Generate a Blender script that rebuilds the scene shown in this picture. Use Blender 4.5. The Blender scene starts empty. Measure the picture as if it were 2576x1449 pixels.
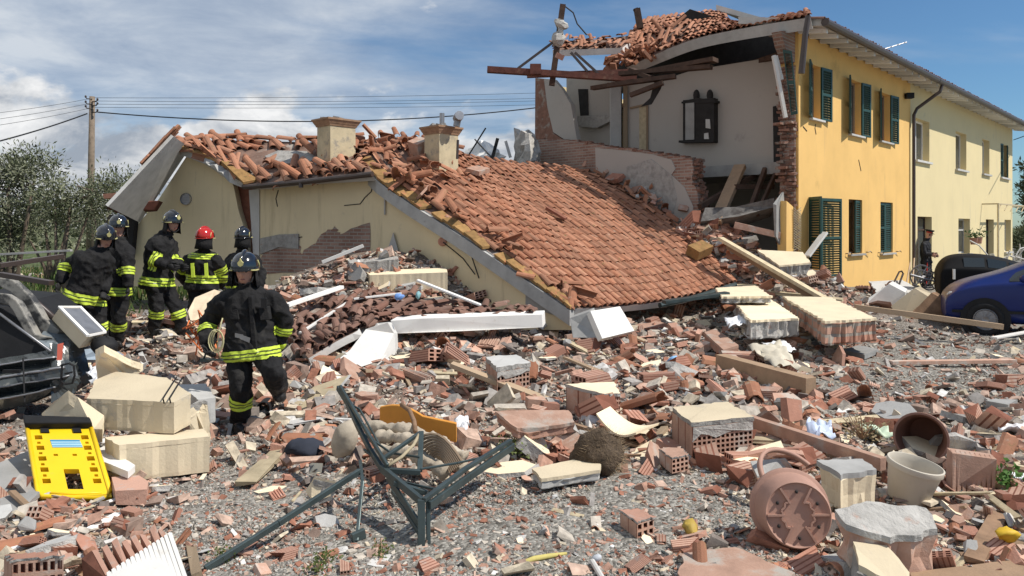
import bpy, bmesh, math, random
import numpy as np
from mathutils import Vector, Matrix, Euler, noise as mnoise
random.seed(7); RNG = np.random.default_rng(11)
scene = bpy.context.scene
COL = scene.collection
V = Vector
# ---------------------------------------------------------------- camera, sky, sun, exposure
CAMH = 1.9
cam = bpy.data.objects.new('camera', bpy.data.cameras.new('camera'))
COL.objects.link(cam); scene.camera = cam
cam.location = (0, 0, CAMH); cam.rotation_euler = (math.radians(90), 0, 0)
cam.data.sensor_width = 36.0; cam.data.lens = 26.19; cam.data.shift_y = -0.0592
cam.data.clip_start = 0.05; cam.data.clip_end = 3000
SUN_EL = math.radians(51.0); SUN_AZ = math.radians(104.0)       # azimuth from +Y towards +X
w = bpy.data.worlds.new('World'); scene.world = w; w.use_nodes = True
wn, wl = w.node_tree.nodes, w.node_tree.links
wn.clear()
def N(nodes, t, **kw):
    n = nodes.new(t)
    for k, v in kw.items(): setattr(n, k, v)
    return n
sky = N(wn, 'ShaderNodeTexSky', sky_type='NISHITA', sun_disc=False)
sky.sun_elevation = SUN_EL; sky.sun_rotation = SUN_AZ; sky.altitude = 20; sky.air_density = 1.0; sky.dust_density = 0.25; sky.ozone_density = 2.6
tc = N(wn, 'ShaderNodeTexCoord'); sep = N(wn, 'ShaderNodeSeparateXYZ'); wl.new(tc.outputs['Generated'], sep.inputs[0])
def wmath(op, a, b=None, c=None, clamp=False):
    n = N(wn, 'ShaderNodeMath', operation=op, use_clamp=clamp)
    for i, x in enumerate((a, b, c)):
        if x is None: continue
        if isinstance(x, (int, float)): n.inputs[i].default_value = x
        else: wl.new(x, n.inputs[i])
    return n.outputs[0]
den = wmath('ADD', wmath('MAXIMUM', sep.outputs['Z'], 0.0), 0.10)
cx = wmath('DIVIDE', sep.outputs['X'], den); cy = wmath('DIVIDE', sep.outputs['Y'], den)
comb = N(wn, 'ShaderNodeCombineXYZ'); wl.new(cx, comb.inputs[0]); wl.new(cy, comb.inputs[1])
def wnoise(vec, scale, detail, rough, dist, off=(0, 0, 0), sc=(1, 1, 1), rot=0):
    m = N(wn, 'ShaderNodeMapping'); m.inputs['Location'].default_value = off; m.inputs['Scale'].default_value = sc
    m.inputs['Rotation'].default_value = (0, 0, rot)
    wl.new(vec, m.inputs['Vector'])
    n = N(wn, 'ShaderNodeTexNoise'); wl.new(m.outputs[0], n.inputs['Vector'])
    n.inputs['Scale'].default_value = scale; n.inputs['Detail'].default_value = detail
    n.inputs['Roughness'].default_value = rough; n.inputs['Distortion'].default_value = dist
    return n.outputs['Fac']
n1 = wnoise(comb.outputs[0], 0.42, 7, 0.55, 0.35, (3.1, 1.7, 0), (0.8, 1.25, 1), 0.5)    # broad stratus sheets
n2 = wnoise(comb.outputs[0], 1.5, 8, 0.6, 0.25, (8.1, 2.2, 0))                          # shading inside the cloud
n3 = wnoise(tc.outputs['Generated'], 4.4, 9, 0.56, 0.15, (2.3, 0.4, 1.2), (1, 1, 1.9))     # cumulus towers low on the horizon
# cloud cover grows toward the west (left) and thins to clear sky in the east
bias = wmath('MULTIPLY', sep.outputs['X'], -0.34)
cov = wmath('ADD', n1, bias)
mask1 = N(wn, 'ShaderNodeMapRange', interpolation_type='SMOOTHSTEP'); wl.new(cov, mask1.inputs[0])
mask1.inputs[1].default_value = 0.36; mask1.inputs[2].default_value = 0.56; mask1.inputs[4].default_value = 0.93
low = N(wn, 'ShaderNodeMapRange', interpolation_type='SMOOTHSTEP'); wl.new(sep.outputs['Z'], low.inputs[0])
low.inputs[1].default_value = 0.205; low.inputs[2].default_value = 0.03; low.inputs[3].default_value = 0.0; low.inputs[4].default_value = 0.30
cum = wmath('ADD', wmath('ADD', n3, low.outputs[0]), wmath('MULTIPLY', sep.outputs['X'], -0.28))
mask2 = N(wn, 'ShaderNodeMapRange', interpolation_type='SMOOTHSTEP'); wl.new(cum, mask2.inputs[0])
mask2.inputs[1].default_value = 0.64; mask2.inputs[2].default_value = 0.71; mask2.inputs[4].default_value = 0.97
def ramp(nodes, links, fac, stops):
    r = N(nodes, 'ShaderNodeValToRGB'); e = r.color_ramp.elements
    while len(e) < len(stops): e.new(0.5)
    for el, (p, c) in zip(e, stops):
        el.position = p; el.color = (*c, 1)
    links.new(fac, r.inputs[0]); return r.outputs[0]
CS = 7.3
c1 = ramp(wn, wl, n2, [(0.30, (0.46 * CS, 0.60 * CS, 0.84 * CS)), (0.50, (0.78 * CS, 0.90 * CS, 1.08 * CS)), (0.66, (1.12 * CS, 1.20 * CS, 1.30 * CS))])
n4 = wnoise(tc.outputs['Generated'], 9, 8, 0.6, 0.4, (1.3, 4.4, 0.2), (1, 1, 2.2))
c2 = ramp(wn, wl, n4, [(0.34, (0.58 * CS, 0.66 * CS, 0.78 * CS)), (0.48, (1.15 * CS, 1.18 * CS, 1.22 * CS)), (0.62, (1.58 * CS, 1.58 * CS, 1.58 * CS))])
tint = N(wn, 'ShaderNodeMixRGB', blend_type='MULTIPLY'); tint.inputs[0].default_value = 1.0
wl.new(sky.outputs[0], tint.inputs[1]); tint.inputs[2].default_value = (0.78, 1.06, 1.24, 1)
hz = N(wn, 'ShaderNodeMapRange', interpolation_type='SMOOTHSTEP'); wl.new(sep.outputs['Z'], hz.inputs[0]); hz.inputs[1].default_value = 0.09; hz.inputs[2].default_value = 0.21; hz.inputs[3].default_value = 0.6
m1 = N(wn, 'ShaderNodeMixRGB'); wl.new(wmath('MULTIPLY', mask1.outputs[0], hz.outputs[0]), m1.inputs[0]); wl.new(tint.outputs[0], m1.inputs[1]); wl.new(c1, m1.inputs[2])
m2 = N(wn, 'ShaderNodeMixRGB'); wl.new(mask2.outputs[0], m2.inputs[0]); wl.new(m1.outputs[0], m2.inputs[1]); wl.new(c2, m2.inputs[2])
bg = N(wn, 'ShaderNodeBackground'); wl.new(m2.outputs[0], bg.inputs[0]); bg.inputs[1].default_value = 0.078
wo = N(wn, 'ShaderNodeOutputWorld'); wl.new(bg.outputs[0], wo.inputs[0])
sd = bpy.data.lights.new('sun', 'SUN'); sun = bpy.data.objects.new('sun', sd); COL.objects.link(sun)
sd.energy = 5.0; sd.angle = math.radians(0.53); sd.color = (1.0, 0.945, 0.86)
sdir = V((math.sin(SUN_AZ) * math.cos(SUN_EL), math.cos(SUN_AZ) * math.cos(SUN_EL), math.sin(SUN_EL)))
sun.rotation_euler = (-sdir).to_track_quat('-Z', 'Y').to_euler(); sun.location = (20, 10, 30)
scene.view_settings.view_transform = 'Standard'; scene.view_settings.look = 'None'
scene.view_settings.gamma = 1.0; scene.view_settings.use_curve_mapping = False
scene.view_settings.exposure = 0.05
# ---------------------------------------------------------------- survey: how a sight line of the photograph meets the place
FX, PX, PY = 1874.0, 1288.0, 572.0
def at(px, py, d): return V(((px - PX) / FX * d, d, CAMH - (py - PY) / FX * d))
def at_z(px, py, z):                                   # where a sight line reaches height z
    d = (CAMH - z) * FX / (py - PY); return V(((px - PX) / FX * d, d, z))
class VPlane:                                          # vertical plane through two plan points
    def __init__(s, A, B): s.A = V((A[0], A[1])); s.d = V((B[0] - A[0], B[1] - A[1])).normalized()
    def __call__(s, px, py, off=0.0):
        r = (px - PX) / FX; n = V((s.d.y, -s.d.x))
        A = s.A + n * off
        t = (r * A.y - A.x) / (s.d.x - r * s.d.y); p = A + s.d * t
        return V((p.x, p.y, CAMH - (py - PY) / FX * p.y))
BUMPS = [(-2.5, 14.6, 2.6, 1.0, 1.4), (-1.2, 11.2, 1.7, 0.9, 0.28), (-5.2, 11.4, 1.5, 0.9, 0.36), (4.7, 17.9, 1.7, 1.3, 2.1), (6.3, 15.9, 1.2, 1.2, 0.85), (5.4, 15.4, .9, .7, .25),
         (8.6, 18.3, 1.2, 1.3, 0.42), (7.2, 13.8, 0.9, 0.8, 0.15), (2.6, 19.5, 2.0, 1.2, 1.3), (-6.5, 9.0, 1.0, 1.0, 0.12), (0.5, 9.5, 2.4, 1.2, 0.10), (4.4, 12.9, 1.4, 0.9, 0.12)]
def rubble(x, y):                                      # 0..1 how much the ground is covered by rubble
    x = np.asarray(x, float); y = np.asarray(y, float)
    a = 1 / (1 + np.exp(-(y - 6.4 - 0.35 * np.sin(x * 1.7)) * 1.6))
    c = 1 / (1 + np.exp((y - 21.5) * 1.0))
    edge = 1 / (1 + np.exp((x - (3.1 + (12.5 - y) * -0.28)) * 1.6))
    right = np.exp(-(((x - 2.9) / 0.8) ** 2 + ((y - 5.4) / 0.8) ** 2)) * 0.7 + np.exp(-(((x - 4.4) / 1.3) ** 2 + ((y - 8.0) / 1.3) ** 2)) * 0.5
    house = np.exp(-(((x - 6.5) / 2.4) ** 2 + ((y - 15.3) / 2.6) ** 2))
    left = np.exp(-(((x + 3.0) / 1.0) ** 2 + ((y - 5.0) / 1.0) ** 2)) * 0.6
    return np.clip(np.maximum.reduce([a * c * edge, right, house, left]), 0, 1)
def H(x, y):
    x = np.asarray(x, float); y = np.asarray(y, float); z = np.zeros(np.broadcast(x, y).shape)
    for bx, by, sx, sy, h in BUMPS: z = z + h * np.exp(-((x - bx) / sx) ** 2 - ((y - by) / sy) ** 2)
    return z + 0.06 * rubble(x, y) + 0.012 * np.sin(x * 2.1 + 1) * np.sin(y * 1.7)
_gy = np.arange(584, 1500, 6.0); _gx = np.arange(-360, 3000, 12.0)
_GX, _GY = np.meshgrid(_gx, _gy); _D = np.full(_GX.shape, 60.0); _hit = np.zeros(_GX.shape, bool)
for _d in np.exp(np.linspace(math.log(3.2), math.log(60), 420)):
    _z = CAMH - (_GY - PY) / FX * _d; _h = H((_GX - PX) / FX * _d, _d)
    _n = (~_hit) & (_z <= _h); _D[_n] = _d; _hit |= _n
def gdepth(px, py):
    px = np.asarray(px, float); py = np.asarray(py, float)
    fx = np.clip((px - _gx[0]) / 12.0, 0, len(_gx) - 1.001); fy = np.clip((py - _gy[0]) / 6.0, 0, len(_gy) - 1.001)
    ix = fx.astype(int); iy = fy.astype(int); ax = fx - ix; ay = fy - iy
    return (_D[iy, ix] * (1 - ax) + _D[iy, ix + 1] * ax) * (1 - ay) + (_D[iy + 1, ix] * (1 - ax) + _D[iy + 1, ix + 1] * ax) * ay
def gnd(px, py, dz=0.0):
    d = float(gdepth(px, py)); x = (px - PX) / FX * d
    return V((x, d, float(H(x, d)) + dz))
# ---------------------------------------------------------------- mesh builder
class MB:
    def __init__(s): s.v = []; s.f = []; s.m = []; s.c = []; s.col = None
    def add(s, vs, fs, mi=0):
        o = len(s.v); s.v.extend([tuple(p) for p in vs])
        for k, f in enumerate(fs):
            s.f.append([i + o for i in f]); s.m.append(mi if isinstance(mi, int) else mi[k]); s.c.append(s.col)
        return s
    def hexa(s, b, t, mi=0, mt=None):                      # bottom 4, top 4 (same winding, ccw from above)
        m = mi; mt = mi if mt is None else mt
        return s.add(list(b) + list(t), [(3, 2, 1, 0), (4, 5, 6, 7), (0, 1, 5, 4), (1, 2, 6, 5), (2, 3, 7, 6), (3, 0, 4, 7)], [m, mt, m, m, m, m])
    def box(s, c, size, R=None, mi=0, mt=None):
        x, y, z = (k / 2 for k in size); c = V(c)
        p = [V((a * x, b * y, q * z)) for q in (-1, 1) for a, b in ((-1, -1), (1, -1), (1, 1), (-1, 1))]
        if R is not None: p = [R @ k for k in p]
        p = [k + c for k in p]; return s.hexa(p[:4], p[4:], mi, mt)
    def prism(s, poly, vec, mi=0, ms=None, mb=None):        # poly cap + extruded copy
        n = len(poly); vec = V(vec); ms = mi if ms is None else ms; mb = ms if mb is None else mb
        a = [V(p) for p in poly]; b = [p + vec for p in a]
        fs = [list(range(n)), list(range(2 * n - 1, n - 1, -1))] + [(i, i + n, (i + 1) % n + n, (i + 1) % n) for i in range(n)]
        return s.add(a + b, fs, [mi, mb] + [ms] * n)
    def tube(s, pts, r, n=8, mi=0, cap=True, el=None):
        pts = [V(p) for p in pts]; k = len(pts); rs = r if isinstance(r, (list, tuple)) else [r] * k
        vs, fs = [], []; up = V((0, 0, 1)); prev = None
        for i, p in enumerate(pts):
            t = (pts[min(i + 1, k - 1)] - pts[max(i - 1, 0)])
            t = t.normalized() if t.length > 1e-9 else V((0, 0, 1))
            if prev is None:
                u = up if abs(t.z) < 0.9 else V((1, 0, 0)); a = t.cross(u).normalized()
            else: a = (prev - t * prev.dot(t)).normalized()
            b = a.cross(t); prev = a
            for j in range(n):
                q = 2 * math.pi * j / n; vs.append(p + (a * math.cos(q) * (el[0] if el else 1) + b * math.sin(q) * (el[1] if el else 1)) * rs[i])
        for i in range(k - 1):
            for j in range(n): fs.append((i * n + j, i * n + (j + 1) % n, (i + 1) * n + (j + 1) % n, (i + 1) * n + j))
        if cap: fs.append(list(range(n - 1, -1, -1))); fs.append([(k - 1) * n + j for j in range(n)])
        return s.add(vs, fs, mi)
    def bar(s, p, q, wd, ht, mi=0, up=(0, 0, 1)):
        p, q = V(p), V(q); t = (q - p).normalized(); u = V(up); a = t.cross(u)
        if a.length < 1e-4: a = t.cross(V((1, 0, 0)))
        a.normalize(); b = a.cross(t); L = (q - p).length
        R = Matrix((a, t, b)).transposed(); return s.box((p + q) / 2, (wd, L, ht), R, mi)
    def lathe(s, prof, n=24, M=None, mi=0, a0=0, a1=2 * math.pi):
        M = M or Matrix(); full = abs(a1 - a0 - 2 * math.pi) < 1e-6; k = n if full else n + 1; vs, fs = [], []
        for (r, z) in prof:
            for j in range(k):
                q = a0 + (a1 - a0) * j / n; vs.append(M @ V((r * math.cos(q), r * math.sin(q), z)))
        for i in range(len(prof) - 1):
            for j in range(n):
                j2 = (j + 1) % k; fs.append((i * k + j, i * k + j2, (i + 1) * k + j2, (i + 1) * k + j))
        return s.add(vs, fs, mi)
    def ellipsoid(s, c, r, R=None, nu=14, nv=9, mi=0, z0=-1.0, z1=1.0):
        vs, fs = [], []; c = V(c); R = R or Matrix.Identity(3)
        for i in range(nv + 1):
            z = z0 + (z1 - z0) * i / nv if (z0, z1) != (-1.0, 1.0) else -math.cos(math.pi * i / nv)
            q = math.sqrt(max(0, 1 - z * z))
            for j in range(nu):
                a = 2 * math.pi * j / nu; vs.append(c + R @ V((r[0] * q * math.cos(a), r[1] * q * math.sin(a), r[2] * z)))
        for i in range(nv):
            for j in range(nu): fs.append((i * nu + j, i * nu + (j + 1) % nu, (i + 1) * nu + (j + 1) % nu, (i + 1) * nu + j))
        return s.add(vs, fs, mi)
    def jitter(s, a, seed=0):
        r = random.Random(seed); s.v = [(x + r.uniform(-a, a), y + r.uniform(-a, a), z + r.uniform(-a, a)) for x, y, z in s.v]; return s
    def mesh(s, name, mats, off=V((0, 0, 0)), smooth=False, weld=True):
        me = bpy.data.meshes.new(name); ox, oy, oz = off
        me.from_pydata([(x - ox, y - oy, z - oz) for x, y, z in s.v], [], s.f)
        for m in (mats if isinstance(mats, (list, tuple)) else [mats]): me.materials.append(m)
        me.polygons.foreach_set('material_index', s.m)
        if any(c is not None for c in s.c):
            at_ = me.attributes.new('tone', 'FLOAT', 'FACE'); at_.data.foreach_set('value', [0.5 if c is None else c for c in s.c])
        if weld:
            bm = bmesh.new(); bm.from_mesh(me); bmesh.ops.remove_doubles(bm, verts=bm.verts, dist=1e-5)
            bmesh.ops.recalc_face_normals(bm, faces=bm.faces); bm.to_mesh(me); bm.free()
        if smooth: me.polygons.foreach_set('use_smooth', [True] * len(me.polygons))
        me.update(); return me
ROOT = {}
def thing(name, label, cat, loc, group=None):
    o = bpy.data.objects.new(name, None); COL.objects.link(o); o.location = loc; o.empty_display_size = 0.1
    o['label'] = label; o['category'] = cat
    if group: o['group'] = group
    ROOT[o.name] = V(loc); return o
def part(name, mb, mats, par, smooth=False, label=None, kind=None, weld=True, bevel=0):
    off = ROOT[par.name]; o = bpy.data.objects.new(name, mb.mesh(name, mats, off, smooth, weld)); COL.objects.link(o)
    o.parent = par; ROOT[o.name] = off
    if label: o['label'] = label
    if kind: o['kind'] = kind
    if bevel: bev(o, bevel)
    return o
def bev(o, wd, seg=2):
    m = o.modifiers.new('bevel', 'BEVEL'); m.width = wd; m.segments = seg; m.limit_method = 'ANGLE'; m.angle_limit = 0.6
def solo(name, mb, mats, label, cat, group=None, smooth=False, bevel=0, weld=True):
    a = np.array(mb.v); c = V((float(a[:, 0].mean()), float(a[:, 1].mean()), float(a[:, 2].min())))
    o = bpy.data.objects.new(name, mb.mesh(name, mats, c, smooth, weld)); COL.objects.link(o); o.location = c
    o['label'] = label; o['category'] = cat
    if group: o['group'] = group
    if bevel: bev(o, bevel)
    ROOT[o.name] = c; return o
def setting(name, mb, mats, kind='structure', smooth=False, weld=False):
    o = bpy.data.objects.new(name, mb.mesh(name, mats, V((0, 0, 0)), smooth, weld)); COL.objects.link(o); o['kind'] = kind; return o
def linkmesh(name, me, M, par=None):
    o = bpy.data.objects.new(name, me); COL.objects.link(o)
    if par is not None:
        o.parent = par; o.matrix_basis = Matrix.Translation(-ROOT[par.name]) @ M
    else: o.matrix_basis = M
    return o
# ---------------------------------------------------------------- materials
def mat(name, col, rough=0.85, var=0.25, sc=5.0, bump=0.25, bsc=30.0, rnd=0.0, spots=(), metal=0.0, alt=None, tone=False, spec=0.3, coat=0.0, dist=0.01, stretch=(1, 1, 1), world=False, streak=()):
    m = bpy.data.materials.new(name); m.use_nodes = True; nt = m.node_tree; n, l = nt.nodes, nt.links; b = n['Principled BSDF']
    b.inputs['Roughness'].default_value = rough; b.inputs['Metallic'].default_value = metal; b.inputs['Specular IOR Level'].default_value = spec
    if coat: b.inputs['Coat Weight'].default_value = coat; b.inputs['Coat Roughness'].default_value = 0.08
    t = N(n, 'ShaderNodeTexCoord'); mp = N(n, 'ShaderNodeMapping'); mp.inputs['Scale'].default_value = stretch
    if world: l.new(N(n, 'ShaderNodeNewGeometry').outputs['Position'], mp.inputs[0])
    else: l.new(t.outputs['Object'], mp.inputs[0])
    oi = N(n, 'ShaderNodeObjectInfo')
    if rnd:
        ad = N(n, 'ShaderNodeVectorMath', operation='MULTIPLY_ADD'); l.new(oi.outputs['Random'], ad.inputs[0]); ad.inputs[1].default_value = (13, 7, 5); l.new(mp.outputs[0], ad.inputs[2]); vec = ad.outputs[0]
    else: vec = mp.outputs[0]
    def nz(scale, det=5, ro=0.6):
        q = N(n, 'ShaderNodeTexNoise'); q.inputs['Scale'].default_value = scale; q.inputs['Detail'].default_value = det; q.inputs['Roughness'].default_value = ro
        l.new(vec, q.inputs['Vector']); return q.outputs['Fac']
    a = nz(sc); k = V(col)
    cr = ramp(n, l, a, [(0.28, k * (1 - var)), (0.5, k), (0.74, tuple(min(1, x * (1 + var * 0.8)) for x in k))])
    if alt is not None:                                  # a second own colour, chosen piece by piece
        mx = N(n, 'ShaderNodeMixRGB'); l.new(cr, mx.inputs[1]); mx.inputs[2].default_value = (*alt, 1)
        if tone:
            at_ = N(n, 'ShaderNodeAttribute', attribute_name='tone'); l.new(at_.outputs['Fac'], mx.inputs[0])
        else: l.new(oi.outputs['Random'], mx.inputs[0])
        cr = mx.outputs[0]
    for (sc_c, sc_s, lo, hi) in spots:
        q = nz(sc_s, 6, 0.65); mr = N(n, 'ShaderNodeMapRange', interpolation_type='SMOOTHSTEP'); l.new(q, mr.inputs[0]); mr.inputs[1].default_value = lo; mr.inputs[2].default_value = hi
        mx = N(n, 'ShaderNodeMixRGB'); l.new(mr.outputs[0], mx.inputs[0]); l.new(cr, mx.inputs[1]); mx.inputs[2].default_value = (*sc_c, 1); cr = mx.outputs[0]
    for (sc_c, sc_s, lo, hi) in streak:                  # rain streaks: noise drawn out downwards
        m3 = N(n, 'ShaderNodeMapping'); m3.inputs['Scale'].default_value = (sc_s, sc_s, sc_s * .10); l.new(vec, m3.inputs[0]); q = N(n, 'ShaderNodeTexNoise'); q.inputs['Scale'].default_value = 1.0; q.inputs['Detail'].default_value = 7; q.inputs['Roughness'].default_value = .7; l.new(m3.outputs[0], q.inputs['Vector'])
        mr = N(n, 'ShaderNodeMapRange', interpolation_type='SMOOTHSTEP'); l.new(q.outputs['Fac'], mr.inputs[0]); mr.inputs[1].default_value = lo; mr.inputs[2].default_value = hi; mr.inputs[4].default_value = .75
        mx = N(n, 'ShaderNodeMixRGB'); l.new(mr.outputs[0], mx.inputs[0]); l.new(cr, mx.inputs[1]); mx.inputs[2].default_value = (*sc_c, 1); cr = mx.outputs[0]
    if rnd or tone:
        hs = N(n, 'ShaderNodeHueSaturation'); mr = N(n, 'ShaderNodeMapRange'); mr.inputs[3].default_value = 1 - max(rnd, 0.25); mr.inputs[4].default_value = 1 + max(rnd, 0.25)
        if tone:
            at2 = N(n, 'ShaderNodeAttribute', attribute_name='tone'); fr = N(n, 'ShaderNodeMath', operation='FRACT'); mu = N(n, 'ShaderNodeMath', operation='MULTIPLY'); mu.inputs[1].default_value = 7.31
            l.new(at2.outputs['Fac'], mu.inputs[0]); l.new(mu.outputs[0], fr.inputs[0]); l.new(fr.outputs[0], mr.inputs[0])
        else:
            fr = N(n, 'ShaderNodeMath', operation='FRACT'); mu = N(n, 'ShaderNodeMath', operation='MULTIPLY'); mu.inputs[1].default_value = 17.3
            l.new(oi.outputs['Random'], mu.inputs[0]); l.new(mu.outputs[0], fr.inputs[0]); l.new(fr.outputs[0], mr.inputs[0])
        l.new(mr.outputs[0], hs.inputs['Value']); l.new(cr, hs.inputs['Color']); cr = hs.outputs[0]
    l.new(cr, b.inputs['Base Color'])
    if bump:
        bp = N(n, 'ShaderNodeBump'); bp.inputs['Strength'].default_value = bump; bp.inputs['Distance'].default_value = dist
        l.new(nz(bsc, 4, 0.65), bp.inputs['Height']); l.new(bp.outputs[0], b.inputs['Normal'])
    return m
GREYDUST = (0.36, 0.33, 0.30)
M = {}
M['brick'] = mat('brick_red', (0.37, 0.175, 0.12), 0.9, 0.25, 9, 0.4, 60, 0.22, [(GREYDUST, 5, 0.56, 0.72)], alt=(0.46, 0.28, 0.21))
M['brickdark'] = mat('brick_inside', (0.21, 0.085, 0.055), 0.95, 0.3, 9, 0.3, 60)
M['pink'] = mat('brick_pink', (0.46, 0.285, 0.21), 0.9, 0.2, 8, 0.35, 60, 0.2, [((0.44, 0.40, 0.35), 4, 0.50, 0.70)])
M['tile'] = mat('roof_terracotta', (0.325, 0.137, 0.076), 0.88, 0.28, 9, 0.35, 70, 0.18, [((0.20, 0.15, 0.065), 9, 0.58, 0.72), ((0.44, 0.31, 0.23), 7, 0.62, 0.75)], alt=(0.37, 0.185, 0.115))
M['tilestuff'] = mat('roof_terracotta_many', (0.325, 0.137, 0.076), 0.88, 0.28, 9, 0.35, 70, 0.0, [((0.20, 0.15, 0.065), 9, 0.58, 0.72), ((0.44, 0.31, 0.23), 7, 0.62, 0.75)], alt=(0.37, 0.185, 0.115), tone=True)
M['tilebrown'] = mat('roof_terracotta_brown', (0.165, 0.082, 0.058), 0.88, 0.3, 9, 0.35, 70, 0.25, [((0.36, 0.30, 0.26), 7, 0.58, 0.75)], alt=(0.21, 0.125, 0.095))
M['lichentile'] = mat('roof_edge_lichen', (0.29, 0.17, 0.065), 0.9, 0.35, 10, 0.4, 60, 0.15, [((0.40, 0.16, 0.08), 6, 0.55, 0.68), ((0.10, 0.075, 0.035), 8, 0.62, 0.72)])
M['deck'] = mat('roof_deck_mortar', (0.20, 0.125, 0.095), 0.95, 0.35, 3, 0.5, 18, 0, [((0.34, 0.30, 0.26), 2.2, 0.52, 0.66)])
M['cream'] = mat('plaster_cream', (0.74, 0.625, 0.44), 0.88, 0.10, 2.2, 0.3, 45, 0.06, [((0.50, 0.46, 0.40), 4, 0.60, 0.76), ((0.42, 0.30, 0.24), 9, 0.68, 0.80)])
M['creamwall'] = mat('plaster_cream_wall', (0.70, 0.585, 0.335), 0.9, 0.05, 0.8, 0.10, 40, 0, [((0.50, 0.44, 0.30), 1.3, 0.62, 0.8)], streak=[((0.54, 0.46, 0.31), 3.0, .56, .76), ((0.46, 0.40, 0.30), 8, .64, .80)])
M['annex'] = mat('plaster_annex', (0.68, 0.57, 0.37), 0.9, 0.07, 0.9, 0.12, 30, 0, [((0.40, 0.36, 0.28), 1.6, 0.60, 0.80)], streak=[((0.44, 0.36, 0.23), 3.0, .52, .74), ((0.36, 0.31, 0.24), 8, .62, .78)])
M['yellow'] = mat('plaster_yellow', (0.77, 0.485, 0.17), 0.88, 0.09, 0.9, 0.12, 40, 0, [((0.56, 0.35, 0.12), 1.1, 0.60, 0.80), ((0.42, 0.30, 0.16), 5, 0.74, 0.80)], streak=[((0.58, 0.37, 0.16), 3.2, .56, .76), ((0.50, 0.36, 0.22), 9, .64, .80)])
M['white'] = mat('paint_white', (0.74, 0.72, 0.68), 0.6, 0.07, 3, 0.12, 30, 0.05, [((0.58, 0.54, 0.48), 9, 0.56, 0.80)])
M['inwall'] = mat('plaster_inside', (0.40, 0.37, 0.335), 0.92, 0.05, 0.7, 0.1, 30, 0, [((0.17, 0.16, 0.155), 1.0, 0.60, 0.78)])
M['mortar'] = mat('mortar_grey', (0.36, 0.345, 0.32), 0.95, 0.3, 8, 0.9, 26, 0.2, [((0.34, 0.20, 0.15), 5, 0.60, 0.75)], dist=0.02)
M['concrete'] = mat('concrete_grey', (0.37, 0.365, 0.35), 0.92, 0.18, 4, 0.35, 30, 0.18, [((0.22, 0.21, 0.20), 3, 0.60, 0.78)])
M['concretepale'] = mat('concrete_pale', (0.52, 0.51, 0.485), 0.9, 0.12, 3, 0.25, 30, 0.1, [((0.36, 0.35, 0.33), 3, 0.60, 0.76)])
M['wood'] = mat('wood_timber', (0.27, 0.165, 0.10), 0.85, 0.35, 7, 0.4, 40, 0.25, stretch=(1, 1, 1), alt=(0.36, 0.27, 0.18))
M['wooddark'] = mat('wood_dark', (0.075, 0.045, 0.032), 0.85, 0.4, 6, 0.4, 30, 0.1)
M['beamred'] = mat('beam_rusty', (0.12, 0.045, 0.032), 0.8, 0.4, 5, 0.4, 30, 0, [((0.20, 0.12, 0.08), 4, 0.55, 0.7)])
M['woodpale'] = mat('wood_pale', (0.46, 0.38, 0.25), 0.85, 0.25, 9, 0.3, 40, 0.2)
M['green'] = mat('paint_dark_green', (0.012, 0.052, 0.042), 0.5, 0.25, 5, 0.1, 30, 0, spec=0.5)
M['metal'] = mat('metal_dark_green', (0.075, 0.10, 0.10), 0.42, 0.3, 5, 0.15, 30, 0, [((0.22, 0.23, 0.22), 6, 0.62, 0.76)], metal=0.55, spec=0.5)
M['steel'] = mat('metal_grey', (0.30, 0.30, 0.31), 0.42, 0.25, 5, 0.1, 30, 0.1, metal=0.7)
M['brown'] = mat('gutter_brown', (0.055, 0.038, 0.032), 0.4, 0.2, 5, 0.08, 30, 0, spec=0.5)
M['black'] = mat('black_rubber', (0.012, 0.012, 0.013), 0.7, 0.3, 8, 0.2, 40)
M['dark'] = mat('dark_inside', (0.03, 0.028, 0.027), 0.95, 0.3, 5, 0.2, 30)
M['brickwall'] = None
def glass_mat(name, col, rough=0.06):
    m = bpy.data.materials.new(name); m.use_nodes = True; b = m.node_tree.nodes['Principled BSDF']
    b.inputs['Base Color'].default_value = (*col, 1); b.inputs['Roughness'].default_value = rough; b.inputs['Specular IOR Level'].default_value = 0.8; return m
M['pane'] = glass_mat('window_pane', (0.05, 0.06, 0.065)); M['panecar'] = glass_mat('car_pane', (0.02, 0.026, 0.028))
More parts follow.
